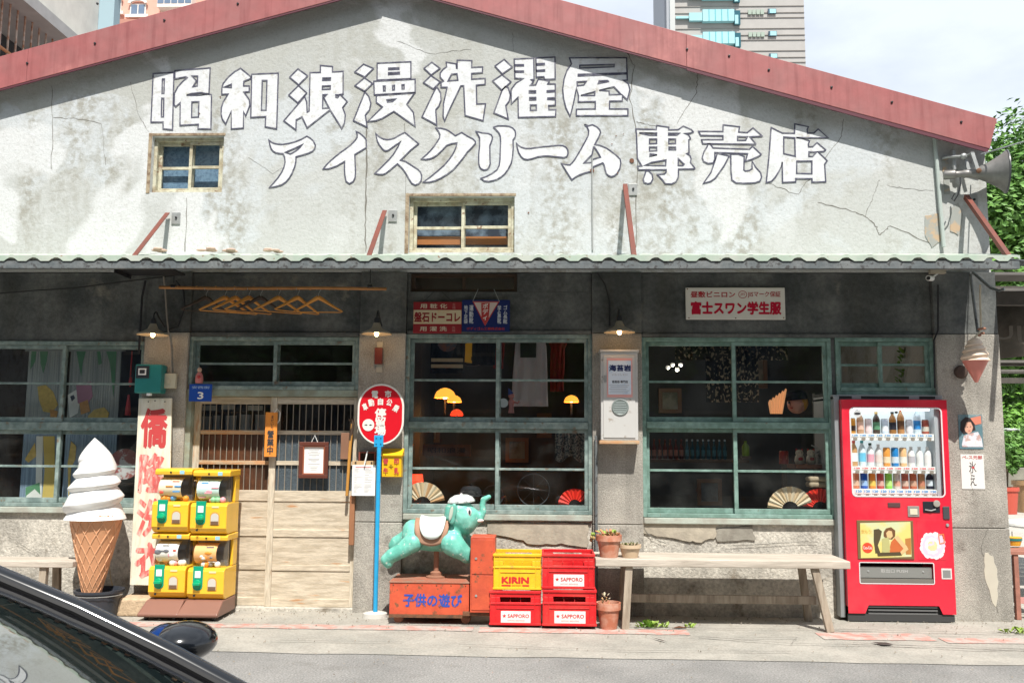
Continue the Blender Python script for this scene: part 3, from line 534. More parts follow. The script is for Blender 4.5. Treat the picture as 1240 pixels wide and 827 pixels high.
build('vent_glass', MB().box(VR[0]+.03,VR[1]-.03,.08,.084,VR[2]+.03,zt2-.03), GLASS, B); build('vent_bar', MB().box((VR[0]+VR[1])/2-.015,(VR[0]+VR[1])/2+.015,.05,.079,VR[2]+.03,zt2-.03), DARKWOOD, B)
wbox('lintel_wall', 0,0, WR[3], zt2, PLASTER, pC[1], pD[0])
wbox('parapet_wall', 0,0, 0, WLx[2], PARAPET, XL, pA[0]); wbox('parapet_wall', 0,0, 0, WM[2], PARAPET, pB[1], pC[0]); wbox('parapet_wall', 0,0, 0, WR[2], PARAPET, pC[1], WR[1]+.03)
wbox('mullion_wall', 0,0, WR[2], WR[3], PLASTER, WR[1]+.001, WSM[0]-.001)
zj = VZ(455,632)
for (a, b) in (pA, pB, pC, pD):
    yy = -.035 if (a,b) != pD else -.045
    build('pillar', MB().box(a+.002,b-.002,yy,yw1+.02,zj+.006,VZ(620,404)), PEBBLE, B, bevel=.006)
    build('pillar_base', MB().box(a+.002,b-.002,yy-.004,yw1+.02,0,zj), PEBBLE, B, bevel=.006)
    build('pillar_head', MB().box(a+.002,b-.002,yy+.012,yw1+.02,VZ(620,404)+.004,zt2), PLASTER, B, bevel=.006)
build('lintel_edge', MB().box(pA[1]+.003,pB[0]-.003,-.012,.011,DT[3]+.004,DT[3]+.04), PLASTER, B, bevel=.004)
build('lintel_edge', MB().box(pB[1]+.003,pC[0]-.003,-.012,.011,WM[3]+.004,WM[3]+.035), PLASTER, B, bevel=.004)
build('lintel_edge', MB().box(pC[1]+.003,pD[0]-.003,-.012,.011,WR[3]+.004,WR[3]+.035), PLASTER, B, bevel=.004)
SILL = mk('pale_sill', (.40,.44,.38), .85, col2=(.33,.32,.27), sc=6, bump=.3)
for a, b, z in ((XL,pA[0],WLx[2]),(pB[1],pC[0],WM[2]),(pC[1],WR[1],WR[2])):
    build('window_sill', MB().box(a+.004,b-.004,-.028,.011,z-.055,z-.003), SILL, B, bevel=.006)
def blob(pts, y, th, mat, name='plaster_patch', jit=1.2):
    P = []; n = len(pts)
    for i in range(n):
        p, q = pts[i], pts[(i+1)%n]
        for k in range(4): t = k/4; P.append((p[0]+(q[0]-p[0])*t+random.uniform(-jit,jit), p[1]+(q[1]-p[1])*t+random.uniform(-jit,jit)))
    W_ = [V(a,b) for a,b in P]; return build(name, MB().prism([(p.x,p.z) for p in W_], y, y+th), mat, B, bevel=.002)
blob([(777,630),(866,630),(868,650),(850,656),(835,655),(800,650),(778,645)], -.004, .02, PATCH)
blob([(866,641),(910,637),(915,654),(868,656)], -.002, .02, PATCH2)
blob([(590,633),(712,634),(712,662),(680,658),(645,660),(620,650),(590,646)], -.004, .02, PATCH)
blob([(495,634),(575,636),(560,655),(500,660)], -.003, .02, PATCH)
blob([(1190,668),(1200,672),(1206,705),(1202,735),(1195,720),(1188,690)], -.052, .02, mk('cream_patch', (.48,.44,.36), .9, var=.1))
for pts, w in (([(776,635),(790,652),(806,658)],.009),([(1172,560),(1175,600)],.004),([(880,660),(990,656)],.006),([(1192,640),(1184,662),(1200,700),(1205,740)],.007),([(10,650),(45,670),(60,690)],.005)):
    P = [V(a,b,0) for a,b in jag(pts)]; yy = -.0505 if pts[0][0]>1150 else -.0065; build('crack', strip([(p.x,p.z) for p in P], yy, w), CRK, B)
# ---- lower panel beside the vending machine
build('niche_wall', MB().box(WR[1]+.031,pD[0],.62,.70,0,WSM[2]+.02), PLASTER, B)
build('niche_sill', MB().box(WSM[0],WSM[1],-.01,.2,WSM[2]-.06,WSM[2]-.002), TEAL2, B, bevel=.004)
build('niche_side', MB().box(WR[1]+.031,WR[1]+.06,.23,.62,0,WSM[2]), PLASTER, B)
# doors -----------------------------------------------------------------
x0,x1,z0,z1 = DR; dz = lambda py: VZ(330,py)
mb = MB(); mb.box(x0-.05,x0,-.01,.16,.0,z1+.0); mb.box(x1,x1+.03,-.01,.16,0,z1); mb.box(x0-.05,x1+.03,-.012,.16,z1,DT[2]-.001)
build('door_frame', mb, mk('mossy_frame', (.24,.25,.19), .8, col2=(.30,.36,.30), sc=7, var=.2, bump=.3), B, bevel=.004)
build('door_threshold', MB().box(x0,x1,-.03,.2,0,.035), PARAPET, B, bevel=.004)
def door(x0,x1,y,split):
    z0_ = .036; st = .058
    mb = MB(); mb.box(x0,x0+st,y,y+.035,z0_,z1-.003); mb.box(x1-st,x1,y,y+.035,z0_,z1-.003)
    d = build('sliding_door', mb, WOOD_STILE, B, bevel=.003); a, b = x0+st+.0005, x1-st-.0005
    rails = [(480,489),(521,526),(558,563),(594,607),(641,650),(684,691),(725,737)]
    zz = [(dz(q), dz(p)) for p, q in rails]; zz[0] = (zz[0][0], z1-.003); zz[-1] = (z0_, zz[-1][1])
    for i, (p, q) in enumerate(zz):
        build('rail', MB().box(a,b,y+.003,y+.032,p,q), WOOD_ORANGE if (split and i in (1,2)) else WOOD_DOOR, d, bevel=.003)
    for i in range(6):
        lo, hi = zz[i+1][1], zz[i][0]
        if i < 3:
            m = GLASS if i == 0 else (BROWNGL if split else FROST)
            build('pane', MB().box(a,b,y+.024,y+.028,lo,hi), m, d)
            nb = 12; mb = None
            for k in range(nb): xx = a+(b-a)*(k+.5)/nb; build('bar', MB().box(xx-.0028,xx+.0028,y+.006,y+.016,lo,hi), mk('grey_bar_wood', (.24,.21,.17), .8), d)
        else: build('board', MB().box(a,b,y+.012,y+.022,lo,hi), WOOD_DOOR, d)
    return d
xm = VX(328,600)
door(x0+.001, xm+.035, .062, True); door(xm-.035, x1-.001, .020, False)
# awning ----------------------------------------------------------------
AX0, AX1 = XL-.2, VX(1235,315,.85); yF = -.85
zF = VZ(620,312.5,.85); zWl = zF + .20
mb = MB(); pitch = VX(200,312,.85)-VX(172.5,312,.85); n = int((AX1-AX0)/pitch*8); vs = []
prof = lambda x: .016*max(-1,min(1,1.6*math.cos(2*math.pi*(x-VX(82,312,.85))/pitch)))
xs = [AX0+(AX1-AX0)*i/n for i in range(n+1)]
for x in xs: vs += [(x,yF,zF+.012-prof(x)), (x,-.002,zWl-prof(x)), (x,yF,zF+.009-prof(x)), (x,-.002,zWl-.003-prof(x))]
mb.add(vs, [f for i in range(n) for f in ((4*i,4*i+4,4*i+5,4*i+1),(4*i+2,4*i+3,4*i+7,4*i+6),(4*i,4*i+2,4*i+6,4*i+4))])
A = build('awning', mb, AWN_GREEN, B)
# front flashing, lower edge cut to the corrugation
mb = MB(); fz = zF+.022; vs = []
for x in xs: zl = zF-.026 + max(0, -prof(x))*1.9; vs += [(x,yF-.006,fz),(x,yF-.006,zl),(x,yF-.003,fz),(x,yF-.003,zl)]
mb.add(vs, [f for i in range(n) for f in ((4*i+1,4*i+5,4*i+4,4*i),(4*i+2,4*i+6,4*i+7,4*i+3),(4*i,4*i+4,4*i+6,4*i+2),(4*i+1,4*i+3,4*i+7,4*i+5))])
build('flashing', mb, AWN_GREEN, A)
zb1 = zF-.024; zb0 = zb1-.062
build('front_beam', MB().box(AX0,AX1,yF+.004,yF+.05,zb0,zb1), DGREY, A, bevel=.003)
build('wall_batten', MB().box(AX0,XR-.03,-.05,-.003,zWl-.10,zWl-.03), DGREY, A)
for i in range(9):
    x = XL+.3+i*1.32; m = MB(); m.bar((x,yF+.05,zb0+.03),(x,-.05,zWl-.06),.04,.05); build('rafter', m, DGREY, A)
# braces
for (a, b) in (((203,258),(163,306)),((466,255),(447,305)),((757,223),(768,303)),((1170,236),(1222,306))):
    p = V(*a, .03); q = V(*b, .80); q.z = zF+.03
    mb = MB(); mb.bar(p, q, .040, .006, up=(0,0,1)); mb.bar(p+Vector((-.018,0,-.02)), q+Vector((-.018,0,-.02)), .006, .040)
    br = build('brace', mb, BRICKRED, B)
    build('bracket', MB().box(p.x+.03,p.x+.11,-.012,-.001,p.z-.10,p.z+.01), GREYM, br, bevel=.002)
    build('bolt', MB().lathe([(.010,0),(.010,.012),(0,.014)], (p.x+.075,-.012,p.z-.04), 8, (0,-1,0)), BLACKM, br)
# rust coloured sealant blobs at the back of the awning
for px in (192,252,278,330): 
    p = V(px, 301, .5); m = MB(); 
    for k in range(5): m.ell((p.x+random.uniform(-.05,.05), -.5+random.uniform(-.05,.05), zF+.14+random.uniform(-.01,.01)), (.045,.03,.012), 8, 5)
    build('sealant', m, mk('sealant_pink', (.55,.40,.32), .9, var=.2), A)
# downpipe at right gable edge
P0, P1 = V(1130,166), V(1141,300); build('downpipe', MB().tube([(P0.x,-.03,P0.z),((P0.x+P1.x)/2,-.03,(P0.z+P1.z)/2),(P1.x,-.03,P1.z)], .018), mk('pale_pipe', (.40,.45,.42), .6), B)
P0, P1 = V(719,625), V(719,738); build('downpipe', MB().tube([(WM[1]+.03,-.07,WM[3]-.9),(WM[1]+.03,-.07,.02)], .013), DGREY, B)
build('seam_pipe', MB().tube([V(717,190,.01),V(717.5,303,.01)], .007, 6), GREYM, B)
for px,py,r in ((765,195,.022),(717,207,.020),(741,175,.006),(746,165,.006),(730,165,.004),(755,163,.005),(748,210,.007),(640,258,.008),(267,118,.007),(242,138,.006)):
    p = V(px,py); build('pit', MB().lathe([(0,.0),(r,.0)], (p.x,-.0068,p.z), 9, (0,-1,0), cap=False), mk('rust_hole', (.16,.07,.04), .9), B)
# interior ---------------------------------------------------------------
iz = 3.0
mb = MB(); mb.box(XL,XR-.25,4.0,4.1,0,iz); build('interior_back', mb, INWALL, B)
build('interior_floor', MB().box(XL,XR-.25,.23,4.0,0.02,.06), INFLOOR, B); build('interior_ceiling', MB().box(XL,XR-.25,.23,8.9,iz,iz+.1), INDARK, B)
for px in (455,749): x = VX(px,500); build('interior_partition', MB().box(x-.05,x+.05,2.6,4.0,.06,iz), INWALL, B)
# ================================================================ THINGS ON AND BEFORE THE FRONT
def Rz(a): return Matrix.Rotation(a, 4, 'Z')
def at(p, M): return Matrix.Translation(Vector(p)) @ M @ Matrix.Translation(-Vector(p))
# ---- dish lamps
def lamp(px, py, lab, d=.28, r=.135):
    p = V(px, py, d); t = thing('wall_lamp', lab, 'lamp', p, 'lit dish lamps under the awning')
    build('lamp_shade', MB().lathe([(r,-.006),(r*.98,.004),(r*.55,.030),(.045,.05),(.030,.085),(.022,.10),(0,.102)], p, 28, cap=False).lathe([(r*.99,-.006),(r*.54,.026),(.04,.045)], p, 28, cap=False), mk('enamel_shade', (.30,.25,.18), .5, var=.15), t)
    build('socket', MB().lathe([(.024,.04),(.026,.12),(.018,.14),(0,.142)], p, 14), BLACKM, t)
    arm = [(p.x, p.y, p.z+.13)] + [(p.x, p.y+.045-.045*math.cos(a), p.z+.16+.045*math.sin(a)) for a in (0,.7,1.4,2.1,2.8)] + [(p.x,-.04,p.z+.10)]
    build('lamp_arm', MB().tube(arm, .007), BLACKM, t)
    build('bulb', MB().ell(p+Vector((0,0,.0)), (.020,.020,.026), 12, 8), BULB, t)
    l = bpy.data.lights.new('bulb_light', 'POINT'); l.energy = .5; l.color = (1,.62,.30); l.shadow_soft_size = .03
    lo = bpy.data.objects.new('bulb_light', l); COL.objects.link(lo); lo.parent = t; lo.location = (0,0,-.03)
lamp(185, 405, 'lit dish lamp above the teal electricity meter'); lamp(456, 404, 'lit dish lamp above the red oval stop sign'); lamp(750, 402, 'lit dish lamp above the white metal wall cabinet')
# ---- cables
def cable(name, pts, r, lab, mat, d=.05):
    P = [V(x, y, d if len(q) < 1 else q[0]) for x, y, *q in pts]; o = build(name, MB().tube(P, r, 6), mat, loc=P[0]); return tag(o, lab, 'cable')
cable('cable', [(-20,357),(40,352),(90,349),(150,341),(210,334)], .006, 'thin dark cable sagging under the awning above the left window', BLACKM)
cable('cable', [(198,335),(200,352),(202,385),(206,420),(207,452)], .007, 'pale cable running down to the cream switch box', mk('pale_cable', (.32,.28,.24), .6), .06)
cable('cable', [(176,340),(172,360),(170,395),(168,428)], .011, 'thick black cable beside the lamp above the meter', BLACKM, .045)
cable('cable', [(213,340),(222,352),(224,372),(216,395),(202,400)], .008, 'black cable looping round the pillar behind the bamboo pole', BLACKM, .055)
cable('cable', [(723,330),(733,345),(738,365),(738,395)], .007, 'black cable curving down beside the lamp over the white cabinet', BLACKM, .05)
cable('cable', [(146,634),(140,650),(131,672),(134,700),(141,728)], .005, 'thin tan cord hanging down beside the giant soft serve cone', mk('tan_cord', (.45,.36,.22), .6), .16)
cable('cable', [(1136,345),(1136,400),(1131,412),(1132,470)], .008, 'black cable beside the small green framed window', BLACKM, .06)
# ---- black bracket tray under awning
p0, p1 = V(148,330,.45), V(216,328,.45)
t = thing('black_tray', 'black metal bracket fixed under the awning above the left lamp', 'bracket', p0)
build('tray_plate', MB().box(p0.x,p1.x,-.60,-.30,p0.z,p0.z+.015), BLACKM, t); build('tray_lip', MB().box(p0.x,p0.x+.012,-.60,-.30,p0.z-.03,p0.z-.001), BLACKM, t)
# ---- bamboo pole and hangers
dH = .30
p0, p1 = V(193,348,dH), V(468,350,dH)
t = thing('bamboo_pole', 'orange bamboo pole hung under the awning holding clothes hangers', 'pole', p0)
build('pole', MB().tube([p0, p0.lerp(p1,.3)+Vector((0,0,-.006)), p0.lerp(p1,.7)+Vector((0,0,.004)), p1], .014, 10), BAMBOO, t)
for k in range(1, 12): q = p0.lerp(p1, k/12); build('node_ring', MB().lathe([(.016,-.004),(.017,0),(.016,.004)], q, 10, (1,0,0)), BAMBOO, t)
for px in (210,448):
    q = V(px,347,dH); build('hook_wire', MB().tube([(q.x,q.y,q.z+.03),(q.x,q.y,q.z+.2)], .004, 5).lathe([(.018,-.02),(.018,.02)], q, 10, (1,0,0)), BLACKM, t)
def hanger(px, rot, mat, lab, first=[None]):
    q = V(px, 350, dH); p = Vector((q.x, -dH, q.z-.0)); t = thing('clothes_hanger', lab, 'hanger', p, 'clothes hangers on the bamboo pole'); M = at(p, Rz(math.radians(rot)))
    P = [M @ (p+Vector(a)) for a in ((-.016,0,-.012),(-.018,0,.006),(0,0,.019),(.017,0,.006),(.012,0,-.02),(0,0,-.045),(0,0,-.075))]
    build('hook', MB().tube(P, .0028, 6), GREYM, t)
    for s in (-1, 1):
        Q = [M @ (p+Vector((s*a,0,b))) for a, b in ((0,-.076),(.03,-.090),(.08,-.122),(.13,-.152),(.18,-.180),(.215,-.200))]
        build('shoulder', MB().tube(Q, [.020,.018,.013,.011,.009,.006], 8), mat, t)
    build('bar', MB().tube([M @ (p+Vector((-.205,0,-.205))), M @ (p+Vector((.205,0,-.205)))], .0042, 8), mat, t)
hanger(250, 40, HANGD, 'dark brown hanger at the left end of the bamboo pole')
hanger(273, 30, HANGW, 'orange wooden hanger right beside the left dark one')
hanger(286, 48, HANGW, 'orange wooden hanger second beside the left dark one, turned more')
hanger(302, 42, HANGW, 'orange wooden hanger just left of the middle dark one')
hanger(316, 30, HANGD, 'dark brown hanger in the middle of the bamboo pole')
hanger(338, 34, HANGW, 'orange wooden hanger just right of the middle dark one')
hanger(361, 44, HANGW, 'orange wooden hanger between two others on the right half of the pole')
hanger(386, 2, HANGW, 'orange wooden hanger facing front at the right end of the row')
# ---- electricity meter, switch
x0,x1,z0,z1 = RC(163,441,195,476,.16); t = thing('electricity_meter', 'teal electricity meter on the pillar with a black dial window', 'meter', ((x0+x1)/2,-.04,z0))
build('meter_body', MB().box(x0,x1,-.16,-.037,z0,z1), METER, t, bevel=.012, seg=3)
a = RC(165,443,181,458,.16); build('dial_window', MB().box(a[0],a[1],-.168,-.1601,a[2],a[3]), mk('dial_dark', (.04,.045,.05), .2), t, bevel=.003)
a = RC(167.5,446,177,454,.17); w = MB(); w.box(a[0],a[1],-.171,-.1685,a[2],a[3]); build('dial_face', w, PAPER, t)
w = MB(); w.box(a[0]+.012,a[1]-.012,-.173,-.1711,a[2]+.012,a[3]-.012); build('dial_digits', w, INK, t)
a = RC(178,474,183,479,.14); build('seal_tag', MB().box(a[0],a[1],-.15,-.12,a[2],a[3]), PAPER, t)
x0,x1,z0,z1 = RC(196.5,452,212,470,.09); t = thing('switch_box', 'small cream switch box on the pillar beside the teal meter', 'switch', ((x0+x1)/2,-.04,z0))
build('box_body', MB().box(x0,x1,-.085,-.037,z0,z1), SWITCH, t, bevel=.006); build('toggle', MB().box((x0+x1)/2-.018,(x0+x1)/2+.014,-.098,-.0855,z0+.04,z0+.075), SWITCH, t, bevel=.003)
# ---- blue number plate and figurine
x0,x1,z0,z1 = RC(229,465,256.5,486,.06); t = thing('house_number_plate', 'blue house number plate with a white 3 above the door', 'sign', (x0,-.05,z0))
build('plate', MB().box(x0,x1,-.062,-.055,z0,z1), BLUEP, t, bevel=.002)
build('number', txtmb('3', (x0+x1)/2-.025,(x0+x1)/2+.03, z0+.02, z0+.085, -.0632, .02, M=None), WHITE, t); build('street_characters', txtmb('安西街', x0+.025,x1-.02, z1-.042, z1-.018, -.0632, .01), mk('pale_blue_print', (.35,.5,.75), .6), t)
p = V(241,464,.06); t = thing('figurine', 'tiny pink figurine standing on the blue number plate', 'figurine', p)
build('body', MB().lathe([(0,0),(.030,0),(.036,.03),(.030,.07),(.018,.095),(0,.10)], p, 14), mk('pink_doll', (.50,.16,.15), .6), t); build('head', MB().ell(p+Vector((0,0,.118)), (.020,.02,.024)), mk('doll_skin', (.55,.36,.26), .6), t)
build('heart', MB().ell(p+Vector((.008,-.034,.055)), (.016,.008,.015)), REDINK, t)
# ---- tall white board
q0,q1,q2,q3 = V(168,482,.09), V(208,482,.09), V(203,709,.22), V(157,708,.22)
def lean(poly, th=.02):
    mb = MB(); vs = [Vector(p) for p in poly]; n = (vs[1]-vs[0]).cross(vs[2]-vs[0]).normalized(); n = n if n.y < 0 else -n
    mb.add(vs + [v - n*th for v in vs], [(0,1,2,3),(7,6,5,4),(1,0,4,5),(2,1,5,6),(3,2,6,7),(0,3,7,4)]); return mb, n
t = thing('vertical_signboard', 'tall white wooden signboard with worn red characters leaning on the pillar', 'sign', q3)
t0 = V(172,706,.1)
mb, nn = lean([q0,q1,q2,q3]); build('board', mb, CREAM, t, bevel=.003)
def onboard(u, v, off=.002): return (q0*(1-u)*(1-v) + q1*u*(1-v) + q2*u*v + q3*(1-u)*v) + nn*off
for ch, v0, v1, m in (('僑',.055,.275,REDINK),('隆',.30,.52,REDFADE),('洗',.545,.75,REDFADE),('衣',.775,.965,REDFADE)):
    mb0 = txtmb(ch, .10,.90, 0,1, 0, .035); mb2 = MB(); mb2.add([onboard(p.x, v1+(v0-v1)*p.z, .002-p.y) for p in mb0.v], mb0.f); build('painted_character', mb2, m, t)
for u, v in ((.3,.02),(.8,.02),(.5,.015),(.9,.97),(.12,.5)): p = onboard(u,v,.003); build('nail', MB().lathe([(.006,0),(0,.002)], p, 8, nn), INK, t)
t = thing('stone_block', 'rough tan stone block on the ground beside the capsule machines', 'stone', V(162,742,.35))
a = RC(142,724,192,744,.33); mb = MB(); mb.box(a[0],a[1],-.36,-.06,.004,a[3]); build('block', mb, mk('tan_stone', (.50,.37,.24), .9, var=.2, vsc=30, bump=.8, bsc=60), t, bevel=.02, seg=3)
# ---- giant soft serve
p = V(113,735,.33); p.z = 0; t = thing('giant_ice_cream', 'giant white soft serve ice cream model in a tan waffle cone', 'ice cream model', p)
c = lambda py: V(113,py,.36).z
zt, zc, zb = c(530), c(622), c(717); xx = V(117,600,.36).x; cb = Vector((V(111,717,.36).x,-.36,zb)); ct = Vector((V(117,626,.36).x,-.36,zc)); ax = (ct-cb); L = ax.length
R0, R1 = .075, .215
build('waffle_cone', MB().lathe([(0,0),(R0,0),(R1,L),(R1*.9,L+.01)], cb, 40, ax), CONE, t)
mbr = MB(); qd = ax.to_track_quat('Z','Y')
for s in (1,-1):
    for k in range(13):
        P = []
        for i in range(15): u = i/14; r = R0+(R1-R0)*u+.001; a_ = 2*math.pi*k/13 + s*2.1*u**.8; P.append(cb + qd @ Vector((r*math.cos(a_), r*math.sin(a_), u*L)))
        mbr.tube(P, [.0035+.003*i/14 for i in range(15)], 5, cap=False)
o = build('waffle_ridge', mbr, CONEL, t)
# swirl: a fluted rope coiling upward
def swirl(cx, cy, z0, z1, prof, lobes, tw, flute, parent, name, mat, n=72, M=None):
    mb = MB(); vs = []; m = 60
    for i in range(m+1):
        u = i/m; z = z0+(z1-z0)*u; 
        j = u*(len(prof)-1); k = min(int(j), len(prof)-2); r = prof[k]+(prof[k+1]-prof[k])*(j-k)
        for a in range(n):
            th = 2*math.pi*a/n; ph = lobes*(th + tw*u*2*math.pi)
            rr = r*(1 + flute*(1-u**2)*(1-abs(math.sin(ph/2))*1.6+.3)*.5)
            vs.append((cx+rr*math.cos(th), cy+rr*math.sin(th), z))
    fs = [(i*n+a, i*n+(a+1)%n, (i+1)*n+(a+1)%n, (i+1)*n+a) for i in range(m) for a in range(n)]; fs.append(tuple(range(n))[::-1])
    mb.add(vs, fs, True); return build(name, mb, mat, parent, smooth_angle=60)
def coil(c, zs, rs, ztip, lean, parent, name, mat, n=84, m=190):
    """soft serve as one rising spiral: zs / rs tier boundaries and radii, last one shrinking into the tip"""
    vs = []; H = ztip - zs[0]; K = len(zs)-1
    def T(z):
        for i in range(K):
            if z < zs[i+1]: return i + (z-zs[i])/(zs[i+1]-zs[i])
        return K + (z-zs[K])/(zs[K]-zs[K-1])*.55
    for i in range(m+1):
        z = zs[0] + H*i/m; t_ = T(z)
        for a in range(n):
            th = 2*math.pi*a/n; ph = t_ - (th/(2*math.pi)) + .35; k = math.floor(ph); f = ph-k
            tooth = (.80 + .20*(f/.30)**.6) if f < .30 else (1 - .20*((f-.30)/.70)**1.3)
            te = min(t_, K); q = int(min(te, K-1)); env = rs[q] + (rs[q+1]-rs[q])*(te-q)
            if z > zs[K]:
                u = (z-zs[K])/(ztip-zs[K]); fade = max(0, 1-u*2.2); env *= max(0, 1-u**1.7); tooth = 1 + (tooth-1)*fade
            r = env*tooth*(1 + .018*math.cos(th*5 + t_*5)*(1-i/m))
            if i == m: r = .0005
            lx = lean*(max(0, i/m-.55)/.45)**2; vs.append((c[0]+lx+r*math.cos(th), c[1]+r*math.sin(th), z))
    mb = MB(); fs = [(i*n+a, i*n+(a+1)%n, (i+1)*n+(a+1)%n, (i+1)*n+a) for i in range(m) for a in range(n)]; fs.append(tuple(range(n))[::-1]); fs.append(tuple(m*n+k for k in range(n)))
    mb.add(vs, fs, True); return build(name, mb, mat, parent, smooth_angle=75)
zA = lambda py: V(113,py,.36).z
coil((xx-.015,-.36), [zA(628),zA(600),zA(583),zA(567)], [.262,.232,.200,.165], zA(530), -.03, t, 'soft_serve', SOFT)
p = V(117,735,.40); t = thing('black_bucket', 'black plastic bucket holding up the giant ice cream cone', 'bucket', (p.x,-.40,.004))
build('bucket_body', MB().lathe([(0,0),(.155,0),(.185,.20),(.20,.205),(.20,.225),(.18,.225),(.17,.19),(0,.17)], (p.x,-.37,.004), 32), mk('black_plastic', (.03,.035,.045), .35), t)
build('bucket_wire', MB().tube([(p.x+.201*math.cos(a),-.37+.201*math.sin(a),.19) for a in [math.pi+i*math.pi/8 for i in range(9)]], .003, 5), GREYM, t)
# ---- left bench
def bench(name, x0, x1, yf, yb, ht, legs, lab, th=.06, stretch=True):
    t = thing(name, lab, 'bench', ((x0+x1)/2,(yf+yb)/2,0)); build('seat', MB().box(x0,x1,yf,yb,ht-th,ht), BENCH, t, bevel=.006)
    for lx, sp in legs:
        for yy, s in ((yf+.05,-1),(yb-.05,1)):
            m = MB(); m.bar((lx,yy,ht-th-.001),(lx+sp*(1 if s<0 else .6),yy+s*.03,.004),.06,.05,up=(0,1,0)); build('leg', m, BENCH_LEG, t, bevel=.004)
    if stretch:
        za = ht*.38; a, b = legs[0][0]+legs[0][1]*.6, legs[-1][0]+legs[-1][1]*.6; build('stretcher', MB().box(a,b,(yf+yb)/2-.02,(yf+yb)/2+.02,za-.03,za+.035), BENCH_LEG, t, bevel=.004)
    return t
xa, xb = VX(-60,685,.45), VX(93,685,.45)
bench('low_bench', xa, xb, -.52, -.22, VZ(40,679,.5), [(VX(55,690,.45),.01),(xa+.3,-.03)], 'low plank bench under the left window beside the giant cone', .05, False)
xa, xb = VX(721,684,.60), VX(1029,684,.60)
bn = bench('long_bench', xa, xb, -.62, -.13, VZ(880,678,.62), [(VX(762,700,.6),-.035),(VX(988,700,.6),.10)], 'long weathered plank bench under the right window')
